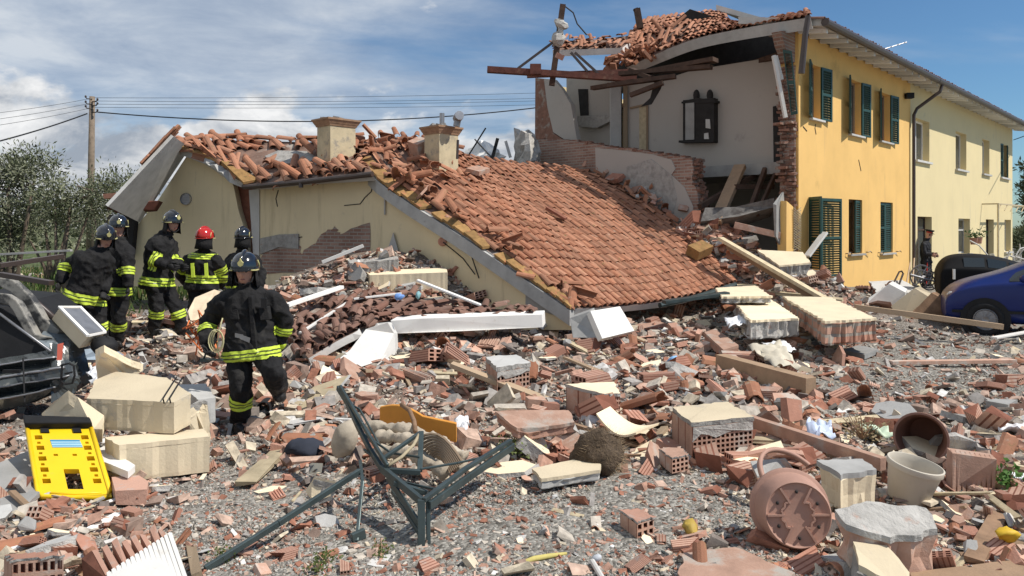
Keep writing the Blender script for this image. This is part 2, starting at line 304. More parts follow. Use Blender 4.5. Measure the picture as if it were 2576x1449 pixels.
def brick_mat(name, c1, c2, mortar, sc, patch=None):
    m = mat(name, (0.3, 0.3, 0.3), 0.93, 0.2, 4, 0.5, 25); nt = m.node_tree; n, l = nt.nodes, nt.links; b = n['Principled BSDF']
    bt = N(n, 'ShaderNodeTexBrick'); bt.inputs['Color1'].default_value = (*c1, 1); bt.inputs['Color2'].default_value = (*c2, 1); bt.inputs['Mortar'].default_value = (*mortar, 1)
    bt.inputs['Scale'].default_value = sc; bt.inputs['Mortar Size'].default_value = 0.012; bt.inputs['Brick Width'].default_value = 0.28; bt.inputs['Row Height'].default_value = 0.075
    g = N(n, 'ShaderNodeNewGeometry'); sp = N(n, 'ShaderNodeSeparateXYZ'); l.new(g.outputs['Position'], sp.inputs[0])
    ad = N(n, 'ShaderNodeMath', operation='SUBTRACT'); l.new(sp.outputs[0], ad.inputs[0]); l.new(sp.outputs[1], ad.inputs[1])
    cb = N(n, 'ShaderNodeCombineXYZ'); l.new(ad.outputs[0], cb.inputs[0]); l.new(sp.outputs[2], cb.inputs[1]); l.new(cb.outputs[0], bt.inputs['Vector'])
    nz = N(n, 'ShaderNodeTexNoise'); nz.inputs['Scale'].default_value = 1.3; nz.inputs['Detail'].default_value = 7; l.new(g.outputs['Position'], nz.inputs['Vector'])
    mx = N(n, 'ShaderNodeMixRGB', blend_type='MULTIPLY'); mx.inputs[0].default_value = 0.6; l.new(bt.outputs['Color'], mx.inputs[1])
    l.new(ramp(n, l, nz.outputs['Fac'], [(0.3, (0.55, 0.5, 0.5)), (0.7, (1.3, 1.3, 1.3))]), mx.inputs[2]); out = mx.outputs[0]
    l.new(out, b.inputs['Base Color'])
    bp = [q for q in n if q.type == 'BUMP'][0]; l.new(bt.outputs['Fac'], bp.inputs['Height']); bp.invert = True; bp.inputs['Distance'].default_value = 0.02; bp.inputs['Strength'].default_value = 0.8
    return m
M['hollowside'] = brick_mat('hollow_brick_side', (0.36, 0.18, 0.125), (0.44, 0.27, 0.20), (0.30, 0.26, 0.22), 0.55)
M['brickwall'] = brick_mat('old_brickwork', (0.25, 0.14, 0.105), (0.34, 0.225, 0.175), (0.34, 0.30, 0.26), 1.0)
# ================================================================ ground
def ground_mat():
    m = bpy.data.materials.new('gravel_ground'); m.use_nodes = True; nt = m.node_tree; n, l = nt.nodes, nt.links; b = n['Principled BSDF']; b.inputs['Roughness'].default_value = 0.95
    b.inputs['Specular IOR Level'].default_value = 0.15
    g = N(n, 'ShaderNodeNewGeometry')
    def nz(s, d=6, r=0.62):
        q = N(n, 'ShaderNodeTexNoise'); q.inputs['Scale'].default_value = s; q.inputs['Detail'].default_value = d; q.inputs['Roughness'].default_value = r; l.new(g.outputs['Position'], q.inputs['Vector']); return q.outputs['Fac']
    vo = N(n, 'ShaderNodeTexVoronoi'); vo.inputs['Scale'].default_value = 42; l.new(g.outputs['Position'], vo.inputs['Vector'])
    grav = ramp(n, l, vo.outputs['Color'], [(0.1, (0.10, 0.093, 0.08)), (0.5, (0.23, 0.215, 0.19)), (0.9, (0.40, 0.38, 0.335))])
    dirt_gap_shade = ramp(n, l, nz(3.5), [(0.3, (0.10, 0.075, 0.06)), (0.55, (0.20, 0.15, 0.12)), (0.75, (0.32, 0.265, 0.22))])  # dirt under the rubble, darkened to paint shade into the gaps
    at_ = N(n, 'ShaderNodeAttribute', attribute_name='rubble')
    f = N(n, 'ShaderNodeMath', operation='ADD'); l.new(at_.outputs['Fac'], f.inputs[0]); q = N(n, 'ShaderNodeMath', operation='MULTIPLY_ADD'); l.new(nz(1.2), q.inputs[0]); q.inputs[1].default_value = 1.4; q.inputs[2].default_value = -0.85; l.new(q.outputs[0], f.inputs[1])
    f.use_clamp = True
    mx = N(n, 'ShaderNodeMixRGB'); l.new(f.outputs[0], mx.inputs[0]); l.new(grav, mx.inputs[1]); l.new(dirt_gap_shade, mx.inputs[2])
    gr = N(n, 'ShaderNodeAttribute', attribute_name='grass'); f2 = N(n, 'ShaderNodeMath', operation='ADD', use_clamp=True); l.new(gr.outputs['Fac'], f2.inputs[0]); q = N(n, 'ShaderNodeMath', operation='MULTIPLY_ADD'); l.new(nz(0.9), q.inputs[0]); q.inputs[1].default_value = 1.6; q.inputs[2].default_value = -0.9; l.new(q.outputs[0], f2.inputs[1])
    gm = N(n, 'ShaderNodeMath', operation='MULTIPLY'); l.new(f2.outputs[0], gm.inputs[0]); l.new(gr.outputs['Fac'], gm.inputs[1])
    grass = ramp(n, l, nz(2.2), [(0.3, (0.035, 0.055, 0.018)), (0.55, (0.07, 0.10, 0.03)), (0.75, (0.14, 0.14, 0.06))])
    m2 = N(n, 'ShaderNodeMixRGB'); l.new(gm.outputs[0], m2.inputs[0]); l.new(mx.outputs[0], m2.inputs[1]); l.new(grass, m2.inputs[2])
    l.new(m2.outputs[0], b.inputs['Base Color'])
    bp = N(n, 'ShaderNodeBump'); bp.inputs['Strength'].default_value = 0.9; bp.inputs['Distance'].default_value = 0.02
    hh = N(n, 'ShaderNodeMath', operation='SUBTRACT'); l.new(nz(16, 5, 0.7), hh.inputs[0]); hv = N(n, 'ShaderNodeMath', operation='MULTIPLY'); l.new(vo.outputs['Distance'], hv.inputs[0]); hv.inputs[1].default_value = 0.7; l.new(hv.outputs[0], hh.inputs[1])
    l.new(hh.outputs[0], bp.inputs['Height']); l.new(bp.outputs[0], b.inputs['Normal'])
    return m
M['ground'] = ground_mat()
def nz2(x, y, s):                                    # cheap smooth value noise on a plan grid
    x = x * s; y = y * s; xi = np.floor(x).astype(int); yi = np.floor(y).astype(int); fx = x - xi; fy = y - yi; fx = fx * fx * (3 - 2 * fx); fy = fy * fy * (3 - 2 * fy)
    def h(a, b): q = np.sin(a * 127.1 + b * 311.7) * 43758.5453; return q - np.floor(q)
    return (h(xi, yi) * (1 - fx) + h(xi + 1, yi) * fx) * (1 - fy) + (h(xi, yi + 1) * (1 - fx) + h(xi + 1, yi + 1) * fx) * fy
def axis(*segs): return np.concatenate([np.arange(a, b, s) for a, b, s in segs])
gx = axis((-900, -100, 200), (-100, -30, 14), (-30, -12, 1.5), (-12, 13, 0.085), (13, 34, 1.5), (34, 104, 14), (104, 1000, 200))
gy = axis((-60, 2.4, 4), (2.4, 9, 0.06), (9, 21, 0.10), (21, 40, 1.2), (40, 110, 10), (110, 1700, 200))
X, Y = np.meshgrid(gx, gy); R_ = rubble(X, Y)
lump = (nz2(X, Y, 2.1) - 0.5) * 0.14 + (nz2(X, Y, 5.3) - 0.5) * 0.09 + (nz2(X, Y, 11.7) - 0.5) * 0.05
Z = H(X, Y) + lump * R_ * 0.9 - 0.03 * R_ + (nz2(X, Y, 1.3) - 0.5) * 0.02
far = np.clip((np.hypot(X, Y) - 26) / 60, 0, 1); Z = Z - far * 0.0
ny, nx = X.shape; idx = np.arange(nx * ny).reshape(ny, nx)
me = bpy.data.meshes.new('ground'); faces = np.stack([idx[:-1, :-1], idx[:-1, 1:], idx[1:, 1:], idx[1:, :-1]], -1).reshape(-1, 4)
me.vertices.add(nx * ny); me.vertices.foreach_set('co', np.stack([X, Y, Z], -1).astype(np.float32).ravel())
me.loops.add(faces.size); me.loops.foreach_set('vertex_index', faces.ravel().astype(np.int32)); me.polygons.add(len(faces)); me.polygons.foreach_set('loop_start', np.arange(0, faces.size, 4, dtype=np.int32))
me.update(calc_edges=True); me.materials.append(M['ground'])
a_ = me.attributes.new('rubble', 'FLOAT', 'POINT'); a_.data.foreach_set('value', R_.astype(np.float32).ravel())
grassm = np.clip(np.maximum((-X - 7.2 - (Y - 12) * 0.12) * 0.6 * (Y > 10.5), (Y - 27) * 0.2 * (X < 6)), 0, 1) + np.clip((Y - 60) / 30, 0, 1)
a_ = me.attributes.new('grass', 'FLOAT', 'POINT'); a_.data.foreach_set('value', np.clip(grassm, 0, 1).astype(np.float32).ravel())
go = bpy.data.objects.new('ground', me); COL.objects.link(go); go['kind'] = 'structure'
# ================================================================ the yellow farmhouse and the cream house behind it
P0 = V((12.3, 23.0)); A2 = V((0.693, 0.721)); N2 = V((-0.721, 0.693))
def hw(t, s, z): p = P0 + A2 * t + N2 * s; return V((p.x, p.y, z))
A3 = V((A2.x, A2.y, 0)); N3 = V((N2.x, N2.y, 0)); UP = V((0, 0, 1))
def fac(px, py=None, s=0.0):
    r = (px - PX) / FX; x0 = P0.x + N2.x * s; y0 = P0.y + N2.y * s
    t = (r * y0 - x0) / (A2.x - r * A2.y)
    if py is None: return t
    d = y0 + A2.y * t; return t, CAMH - (py - PY) / FX * d
def cutwall(mb, t0, t1, z0, z1, holes, s0=0.0, th=0.42, P=hw, mi=0, mr=0):
    ts = sorted({t0, t1, *[q for h in holes for q in h[:2]]}); zs = sorted({z0, z1, *[q for h in holes for q in h[2:]]})
    inside = lambda t, z: any(h[0] < t < h[1] and h[2] < z < h[3] for h in holes)
    for i in range(len(ts) - 1):
        for j in range(len(zs) - 1):
            if inside((ts[i] + ts[i + 1]) / 2, (zs[j] + zs[j + 1]) / 2): continue
            a, b, c, d = ts[i], ts[i + 1], zs[j], zs[j + 1]
            mb.add([P(a, s0, c), P(b, s0, c), P(b, s0, d), P(a, s0, d)], [(0, 1, 2, 3)], mi)
            mb.add([P(a, s0 + th, c), P(b, s0 + th, c), P(b, s0 + th, d), P(a, s0 + th, d)], [(3, 2, 1, 0)], mr)
    for a, b, c, d in holes:
        for p, q in (((a, c), (b, c)), ((b, c), (b, d)), ((b, d), (a, d)), ((a, d), (a, c))):
            mb.add([P(p[0], s0, p[1]), P(q[0], s0, q[1]), P(q[0], s0 + th, q[1]), P(p[0], s0 + th, p[1])], [(0, 1, 2, 3)], mr)
    for p, q in (((t0, z0), (t1, z0)), ((t1, z0), (t1, z1)), ((t1, z1), (t0, z1)), ((t0, z1), (t0, z0))):
        mb.add([P(p[0], s0, p[1]), P(q[0], s0, q[1]), P(q[0], s0 + th, q[1]), P(p[0], s0 + th, p[1])], [(0, 1, 2, 3)], mr)
def hole(x0, x1, y0, y1):                              # opening read off the photograph: centre and size on the facade
    t0, t1 = fac(x0), fac(x1); xm = (x0 + x1) / 2; zt = fac(xm, y0)[1]; zb = fac(xm, y1)[1]; return (t0, t1, zb, zt)
EAVE = 6.38; TL = fac(2009)
house = thing('farmhouse', 'yellow two storey farmhouse torn open at its left end with green shutters', 'house', hw(TL, 0, 0))
yW = {'u1': hole(2040, 2064, 165, 300), 'u2': hole(2138, 2166, 203, 340), 'u3': hole(2214, 2239, 235, 357), 'door': hole(2034, 2063, 497, 700), 'l2': hole(2135, 2169, 502, 638), 'l3': hole(2215, 2246, 509, 636)}
mb = MB(); cutwall(mb, TL, 0.0, -0.3, EAVE, list(yW.values())); wall = part('wall', mb, [M['yellow']], house)
def frame(par, h, s, mats_, pane=True, midbar=True, tr=None):
    t0, t1, z0, z1 = h; f = MB(); w_ = 0.06
    for a, b, c, d in ((t0, t0 + w_, z0, z1), (t1 - w_, t1, z0, z1), (t0 + w_, t1 - w_, z0, z0 + w_), (t0 + w_, t1 - w_, z1 - w_, z1)) + ((((t0 + t1) / 2 - 0.03, (t0 + t1) / 2 + 0.03, z0 + w_, z1 - w_),) if midbar else ()) + (((t0 + w_, t1 - w_, tr, tr + 0.05),) if tr else ()):
        f.hexa([hw(a, s, c), hw(b, s, c), hw(b, s + 0.06, c), hw(a, s + 0.06, c)], [hw(a, s, d), hw(b, s, d), hw(b, s + 0.06, d), hw(a, s + 0.06, d)])
    fo = part('window_frame', f, mats_, par)
    if pane:
        g = MB(); g.hexa([hw(t0 + 0.02, s + 0.025, z0 + 0.02), hw(t1 - 0.02, s + 0.025, z0 + 0.02), hw(t1 - 0.02, s + 0.035, z0 + 0.02), hw(t0 + 0.02, s + 0.035, z0 + 0.02)], [hw(t0 + 0.02, s + 0.025, z1 - 0.02), hw(t1 - 0.02, s + 0.025, z1 - 0.02), hw(t1 - 0.02, s + 0.035, z1 - 0.02), hw(t0 + 0.02, s + 0.035, z1 - 0.02)])
        part('window_pane', g, M['pane'], fo)
    return fo
def sill(par, h, m_, ov=0.10, hgt=0.05):
    t0, t1, z0, z1 = h; f = MB(); a, b = t0 - ov, t1 + ov
    f.hexa([hw(a, -0.09, z0 - hgt), hw(b, -0.09, z0 - hgt), hw(b, 0.25, z0 - hgt), hw(a, 0.25, z0 - hgt)], [hw(a, -0.09, z0 - 0.004), hw(b, -0.09, z0 - 0.004), hw(b, 0.25, z0 - 0.004), hw(a, 0.25, z0 - 0.004)])
    part('window_sill', f, m_, par)
def shutter(par, hinge, wdt, z0, z1, ang, side, s=-0.02, name='shutter', label=None):
    """louvred leaf hinged at t=hinge; ang = angle from the closed position; side +1 leaf lies towards +t when closed"""
    c, sn = math.cos(ang), math.sin(ang); dirv = A3 * (c * side) - N3 * sn; nv = V((-dirv.y, dirv.x, 0)); o = hw(hinge, s, 0)
    def q(u, k, z): return o + dirv * u + nv * k + UP * z
    def bx(f, u0, u1, k0, k1, a, b): f.hexa([q(u0, k0, a), q(u1, k0, a), q(u1, k1, a), q(u0, k1, a)], [q(u0, k0, b), q(u1, k0, b), q(u1, k1, b), q(u0, k1, b)])
    f = MB(); e = 0.06; zm = (z0 + z1) / 2
    bx(f, 0, e, -.02, .02, z0, z1); bx(f, wdt - e, wdt, -.02, .02, z0, z1)
    for a in (z0, zm - e / 2, z1 - e): bx(f, e, wdt - e, -.018, .018, a, a + e)
    fo = part(name, f, M['green'], par, label=label)
    g = MB()
    for za, zb in ((z0 + e, zm - e / 2), (zm + e / 2, z1 - e)):
        k = int((zb - za) / 0.055)
        for i in range(k):
            z = za + (i + 0.5) * (zb - za) / k
            g.add([q(e, -.022, z + .022), q(wdt - e, -.022, z + .022), q(wdt - e, .022, z - .014), q(e, .022, z - .014), q(e, -.022, z + .029), q(wdt - e, -.022, z + .029), q(wdt - e, .022, z - .007), q(e, .022, z - .007)], [(3, 2, 1, 0), (4, 5, 6, 7), (0, 1, 5, 4), (1, 2, 6, 5), (2, 3, 7, 6), (3, 0, 4, 7)])
    part('louvre', g, M['green'], fo, kind='stuff')
for k in ('u1', 'u2', 'u3'):
    h = yW[k]; frame(house, h, 0.16, M['wood']); sill(house, h, M['concretepale'])
    shutter(house, h[0], 0.52, h[2], h[3], math.radians(162), 1); shutter(house, h[1], 0.50, h[2], h[3], math.radians(173), -1)
h = yW['door']; frame(house, h, 0.18, M['wood'])
shutter(house, h[0], 0.50, h[2], h[3], math.radians(128), 1); shutter(house, h[1], 0.95, h[2], h[3], math.radians(172), -1, label='wide green louvred shutter folded back beside the door')
h = yW['l2']; sill(house, h, M['concrete'], 0.06); shutter(house, h[1], 0.46, h[2] + .02, h[3] - .02, math.radians(4), -1, s=0.06); frame(house, h, 0.2, M['wood'], midbar=False)
h = yW['l3']; sill(house, h, M['concrete'], 0.06); shutter(house, h[0] + .01, (h[1] - h[0]) / 2 - .015, h[2] + .02, h[3] - .02, 0, 1, s=0.06); shutter(house, h[1] - .01, (h[1] - h[0]) / 2 - .015, h[2] + .02, h[3] - .02, 0, -1, s=0.06)
# wrought shutter catches beside the lower windows
for k in ('l2', 'l3'):
    h = yW[k]
    for t in (h[0] - 0.22, h[1] + 0.28):
        f = MB(); z = h[2] + 0.02; f.tube([hw(t, 0.02, z), hw(t, -.06, z), hw(t + .1, -.09, z + .02), hw(t + .2, -.09, z - .02)], 0.012, 5); part('shutter_catch', f, M['brown'], house)
# torn left edge: bricks of the wall's cross section
bm_ = MB(); bm_.box((0, 0, 0), (0.26, 0.125, 0.06)).jitter(0.006, 3); brick_mes = []; M['oldbrick'] = mat('old_brick', (.20, .105, .075), .92, .3, 9, .4, 60, .3, [((.27, .235, .20), 5, .5, .68)])
for k in range(5):
    q = MB(); q.box((0, 0, 0), (0.24, 0.12, 0.054)).jitter(0.012, k + 3); brick_mes.append(q.mesh('brick', M['oldbrick']))
Rn = Matrix((N3, -A3, UP)).transposed().to_4x4()
zz = 0.1; k = 0
while zz < 6.1:
    torn = 0.05 + 0.07 * abs(math.sin(zz * 1.7)) + random.uniform(-.05, .06)
    if 2.3 < zz < 4.5: torn += 0.07
    for j, s in enumerate((0.14, 0.32) if k % 2 else (0.10, 0.26, 0.38)):
        t = TL - torn + random.uniform(0, 0.12)
        for tt in ((t, t + 0.14) if torn > 0.2 else (t,)):
            M4 = Matrix.Translation(hw(tt, s, zz)) @ Matrix.Rotation(random.uniform(-.4, .4), 4, 'Z') @ Matrix.Rotation(random.uniform(-.10, .10), 4, 'X') @ Rn @ Matrix.Diagonal((random.uniform(.5, 1.05), 1, 1, 1))
            if (s < 0.2 and zz > 4.4) or random.random() < .34: continue
            linkmesh('brick', brick_mes[k % 5], M4, house)
    zz += 0.072; k += 1
f = MB(); f.hexa([hw(TL - .09, .06, -.2), hw(TL - .003, .06, -.2), hw(TL - .003, .41, -.2), hw(TL - .09, .41, -.2)], [hw(TL - .05, .06, 5.6), hw(TL - .003, .06, 5.6), hw(TL - .003, .41, 5.6), hw(TL - .05, .41, 5.6)]); part('brick_core', f, M['brickwall'], house)
# upper torn wall top with its own plaster flap
f = MB()
def pw(px, py, s): t, z = fac(px, py, s); return hw(t, s, z)
f.prism([pw(1940, 82, .30), pw(1990, 78, .30), pw(2004, 120, .30), pw(1990, 165, .30), pw(1966, 158, .30), pw(1950, 120, .30)], -N3 * 0.22, 0)
part('wall_stub', f.jitter(0.01), M['brickwall'], house)
f = MB(); f.prism([pw(2000, 82, .10), pw(2022, 80, .10), pw(2010, 150, .10), pw(2012, 292, .10), pw(2006, 300, .10), pw(1996, 200, .10)], -N3 * 0.08, 0); part('plaster_flap', f, M['yellow'], house)
# leaning shutter and white frame jamb hanging at the torn corner
q0 = [at(1969, 124, 16.6), at(1991, 128, 16.5), at(2006, 286, 16.5), at(1990, 290, 16.6)]
hs = MB(); e1 = (q0[1] - q0[0]); e2 = (q0[3] - q0[0]); nn = e1.cross(e2).normalized()
for u0, u1, v0, v1 in ((0, .14, 0, 1), (.86, 1, 0, 1), (.14, .86, 0, .05), (.14, .86, .47, .53), (.14, .86, .95, 1)):
    P = lambda u, v: q0[0].lerp(q0[1], u).lerp(q0[3].lerp(q0[2], u), v)
    hs.prism([P(u0, v0), P(u1, v0), P(u1, v1), P(u0, v1)], nn * 0.04)
sh = part('shutter', hs, M['green'], house, label='green louvred shutter leaning loose at the torn corner')
hs = MB()
for i in range(40):
    v = 0.055 + i * 0.89 / 40
    if 0.45 < v < 0.54: continue
    hs.prism([P(.14, v), P(.86, v), P(.86, v + .012) + nn * .035, P(.14, v + .012) + nn * .035], nn * 0.008)
part('louvre', hs, M['green'], sh, kind='stuff')
f = MB(); f.bar(at(1946, 140, 16.75), at(1976, 296, 16.75), 0.10, 0.07); f.bar(at(1953, 140, 16.9), at(1968, 200, 16.9), .05, .05); part('window_jamb', f, M['white'], house)
# loose dark gutter length hanging at the roof corner
f = MB(); f.tube([at(2033, 40, 15.9), at(2026, 85, 15.9), at(2016, 185, 15.95)], [0.055, 0.06, 0.065], 10); part('hanging_downpipe', f, M['brown'], house)
# inside: cross wall, floor slab, spine wall, closing walls
ct = TL + 0.95
def cw(px, py, t=ct):                                  # sight line onto the cross wall plane t = const
    pl = VPlane(hw(t, 0, 0), hw(t, 5, 0)); return pl(px, py)
f = MB(); TH = A3 * 0.18
f.prism([cw(1578, 215), cw(1668, 200), cw(1745, 176), cw(1968, 140), cw(1972, 416), cw(1746, 430), cw(1580, 400)], TH)
part('cross_wall', f, M['inwall'], house)
f = MB(); f.prism([cw(1425, 196), cw(1556, 186), cw(1556, 400), cw(1425, 380)], TH); part('cross_wall', f, M['inwall'], house)
f = MB(); p = cw(1548, 187, ct - .25); q = cw(1566, 400, ct - .25); f.bar(V((p.x, p.y, 2.9)), V((p.x, p.y, p.z)), 0.16, 0.30); part('spine_pillar', f, M['concretepale'], house)
f = MB(); p = cw(1573, 215, ct - .1); f.bar(V((p.x, p.y, 3.2)), p, 0.05, 0.12); part('door_jamb', f, M['wood'], house)
# ledges, doorways and a flat dark niche sheet on the inner walls
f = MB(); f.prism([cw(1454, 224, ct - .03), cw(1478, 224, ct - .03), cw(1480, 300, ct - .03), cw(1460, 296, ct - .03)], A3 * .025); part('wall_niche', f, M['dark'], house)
f = MB(); f.prism([cw(1452, 292, ct - .20), cw(1545, 288, ct - .20), cw(1545, 300, ct - .20), cw(1500, 322, ct - .2), cw(1452, 318, ct - .20)], A3 * .18); part('collapsed_ledge', f, M['mortar'], house)
f = MB(); f.bar(cw(1585, 272, ct - .03), cw(1628, 262, ct - .03), .04, .05); f.bar(cw(1628, 262, ct - .03), cw(1628, 395, ct - .03), .05, .05); part('door_frame', f, M['wood'], house)
f = MB(); f.prism([cw(1608, 268, ct - .012), cw(1626, 265, ct - .012), cw(1626, 394, ct - .012), cw(1608, 394, ct - .012)], A3 * .01); part('door_leaf', f, M['woodpale'], house)
w0 = thing('wall_cabinet', 'dark carved wooden wall cabinet with ajar door on the exposed white wall', 'cabinet', cw(1757, 355, ct - .1))
f = MB(); f.prism([cw(1718, 252, ct - .22), cw(1796, 246, ct - .22), cw(1796, 356, ct - .22), cw(1718, 357, ct - .22)], A3 * .21); part('cabinet_body', f, M['dark'], w0)
f = MB(); f.prism([cw(1724, 260, ct - .25), cw(1746, 258, ct - .25), cw(1746, 351, ct - .25), cw(1724, 352, ct - .25)], A3 * .02); part('mirror_door', f, M['concrete'], w0)
f = MB()
for px in (1752, 1786): f.ellipsoid(cw(px, 240, ct - .15), (.09, .07, .16), None, 8, 6)
f.prism([cw(1714, 256, ct - .24), cw(1735, 250, ct - .24), cw(1757, 246, ct - .24), cw(1780, 250, ct - .24), cw(1800, 252, ct - .24), cw(1800, 258, ct - .24), cw(1714, 260, ct - .24)], A3 * .22); f.bar(cw(1714, 357, ct - .12), cw(1800, 356, ct - .12), .28, .06)
part('carved_crest', f, M['dark'], w0, kind='stuff')
f = MB(); f.prism([cw(1776, 300, ct - .225), cw(1786, 300, ct - .225), cw(1788, 324, ct - .225), cw(1776, 322, ct - .225)], A3 * -.02); f.prism([cw(1772, 336, ct - .225), cw(1782, 334, ct - .225), cw(1784, 350, ct - .225), cw(1772, 350, ct - .225)], A3 * -.02); part('bottle', f, M['concretepale'], w0)
# floor slab, remaining shell, ceilings
f = MB(); z1 = cw(1900, 414)[2]
f.hexa([hw(ct - .35, .42, z1 - .28), hw(-.2, .42, z1 - .28), hw(-.2, 8.2, z1 - .28), hw(ct - .35, 8.2, z1 - .28)], [hw(ct - .35, .42, z1), hw(-.2, .42, z1), hw(-.2, 8.2, z1), hw(ct - .35, 8.2, z1)]); part('floor_slab', f, M['concrete'], house)
f = MB(); f.hexa([hw(ct + 2.2, .42, -.2), hw(ct + 2.35, .42, -.2), hw(ct + 2.35, 8, -.2), hw(ct + 2.2, 8, -.2)], [hw(ct + 2.2, .42, z1 - .28), hw(ct + 2.35, .42, z1 - .28), hw(ct + 2.35, 8, z1 - .28), hw(ct + 2.2, 8, z1 - .28)]); part('inner_wall', f, M['inwall'], house)
f = MB()
f.hexa([hw(ct, 8.2, -.2), hw(15.1, 8.2, -.2), hw(15.1, 8.6, -.2), hw(ct, 8.6, -.2)], [hw(ct, 8.2, EAVE), hw(15.1, 8.2, EAVE), hw(15.1, 8.6, EAVE), hw(ct, 8.6, EAVE)])
part('rear_wall', f, M['creamwall'], house)
f = MB(); f.hexa([hw(ct - .5, .42, 6.02), hw(-.1, .42, 6.02), hw(-.1, 8.2, 6.02), hw(ct + 3.4, 8.2, 6.02)], [hw(ct - .5, .42, 6.14), hw(-.1, .42, 6.14), hw(-.1, 8.2, 6.14), hw(ct + 3.4, 8.2, 6.14)]); part('attic_floor', f, M['wooddark'], house)
f = MB(); f.hexa([hw(ct + 1.6, .42, 6.14), hw(ct + 1.7, .42, 6.14), hw(ct + 1.7, 8.2, 6.14), hw(ct + 1.6, 8.2, 6.14)], [hw(ct + 1.6, .42, 6.4), hw(ct + 1.7, .42, 6.4), hw(ct + 1.7, 8.2, 6.4), hw(ct + 1.6, 8.2, 6.4)])
f.add([hw(ct + 1.6, .42, 6.4), hw(ct + 1.6, 8.2, 6.4), hw(ct + 1.6, 4.3, 8.3)], [(0, 1, 2)]); part('attic_shade_partition', f, M['dark'], house)  # partition coloured dark to paint in the deep shade of the attic
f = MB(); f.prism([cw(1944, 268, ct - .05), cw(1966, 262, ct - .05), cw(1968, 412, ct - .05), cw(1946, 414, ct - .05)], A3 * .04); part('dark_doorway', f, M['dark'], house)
# torn back wall end with hanging plaster
bp_ = lambda px, py: cw(px, py, ct - 1.1)
f = MB(); f.prism([bp_(1350, 196), bp_(1392, 200), bp_(1412, 222), bp_(1436, 262), bp_(1452, 352), bp_(1424, 354), bp_(1388, 330), bp_(1368, 270)], A3 * .16); part('torn_plaster', f.jitter(.01), M['inwall'], house)
f = MB(); f.prism([bp_(1346, 196), bp_(1368, 198), bp_(1376, 270), bp_(1392, 335), bp_(1424, 356), bp_(1346, 356)], A3 * .12 + N3 * .02); part('wall_edge', f.jitter(.012), M['oldbrick'], house)
# roofs: closed rear halves, soffit, rafters, gutter, tile edge
def roofslab(t0, t1, sa, za, sb, zb, th, m_, name='roof_slab'):
    f = MB(); f.hexa([hw(t0, sa, za), hw(t1, sa, za), hw(t1, sb, zb), hw(t0, sb, zb)], [hw(t0, sa, za + th), hw(t1, sa, za + th), hw(t1, sb, zb + th), hw(t0, sb, zb + th)]); return part(name, f, m_, house if t0 < 0 else cream)
cream = thing('cream_house', 'pale cream two storey house joined to the far end of the yellow farmhouse', 'house', hw(0, 0, 0))
OV = 0.66; tE = TL - .35
RZ = 8.6
pitch = (RZ - EAVE) / 4.3
roofslab(-4.2, 0, -OV, EAVE - OV * pitch * .35 + .05, 4.3, RZ, .16, M['concretepale'])
roofslab(0.003, 15.9, -OV, EAVE - OV * pitch * .35 + .05, 4.3, RZ, .16, M['white'])
roofslab(-2.3, 0, 4.303, RZ, 9.1, EAVE - .05, .16, M['deck']); roofslab(0.003, 15.9, 4.303, RZ, 9.1, EAVE - .05, .16, M['deck'])
roofslab(tE, -4.203, -OV, EAVE - OV * pitch * .35 + .05, 1.3, EAVE + .35, .16, M['concretepale'])
zE = EAVE - OV * pitch * .35 + .05
raf = MB(); raf.hexa([V((-.05, 0, -.10)), V((.05, 0, -.10)), V((.05, OV - .03, 0.0)), V((-.05, OV - .03, 0.0))], [V((-.05, 0, -.005)), V((.05, 0, -.005)), V((.05, OV - .03, .105)), V((-.05, OV - .03, .105))]); raf_me = raf.mesh('rafter', M['white'])
t = tE + .3
while t < 15.6:
    own = house if t < 0 else cream
    linkmesh('rafter', raf_me, Matrix.Translation(hw(t, -OV, zE)) @ Matrix((A3, N3, UP)).transposed().to_4x4(), own); t += 0.62
def tile_mesh(name, r0, r1, L, th, m_, n=7, jag=0.0, seed=0):
    f = MB(); rr = random.Random(seed); vs = []; fs = []
    for yy, r in ((0, r0), (L, r1)):
        for k in (0, 1):
            for j in range(n + 1):
                a = math.pi * j / n; q = r - k * th; e = yy + (rr.uniform(-jag, jag) if jag else 0)
                vs.append(V((q * math.cos(a), e, q * math.sin(a) * .85)))
    m1_ = n + 1; o = [0, m1_, 2 * m1_, 3 * m1_]
    for j in range(n):
        fs += [(o[0] + j, o[0] + j + 1, o[2] + j + 1, o[2] + j), (o[1] + j + 1, o[1] + j, o[3] + j, o[3] + j + 1), (o[0] + j + 1, o[0] + j, o[1] + j, o[1] + j + 1), (o[2] + j, o[2] + j + 1, o[3] + j + 1, o[3] + j)]
    for j in (0, n): fs.append((o[0] + j, o[2] + j, o[3] + j, o[1] + j))
    f.add(vs, fs); return f
tile_mes = [tile_mesh('t', .088, .074, .42, .014, None, 6, 0.0, k).mesh('roof_tile', M['tile'], smooth=False) for k in range(1)]
eave_me = tile_mesh('t', .085, .074, .42, .014, None, 6).mesh('roof_tile', M['tilebrown'])
Rt = Matrix((A3, N3, UP)).transposed().to_4x4()
t = tE
while t < 15.9:
    own = house if t < 0 else cream
    linkmesh('roof_tile', eave_me, Matrix.Translation(hw(t, -OV - .06, zE + .12 + random.uniform(-.01, .02))) @ Rt @ Matrix.Rotation(random.uniform(-.06, .06), 4, 'Z') @ Matrix.Rotation(.2, 4, 'X'), own); t += 0.205
def gutter(mb, pts, r=.09): mb.tube(pts, r, 10, 0, True)
f = MB(); gutter(f, [hw(tE - .05, -OV - .09, zE + .06), hw(-.02, -OV - .09, zE + .04)]); part('gutter', f, M['brown'], house)
f = MB(); gutter(f, [hw(.02, -OV - .09, zE + .04), hw(16, -OV - .09, zE + .05)]); part('gutter', f, M['brown'], cream)
f = MB(); tp = fac(2290)
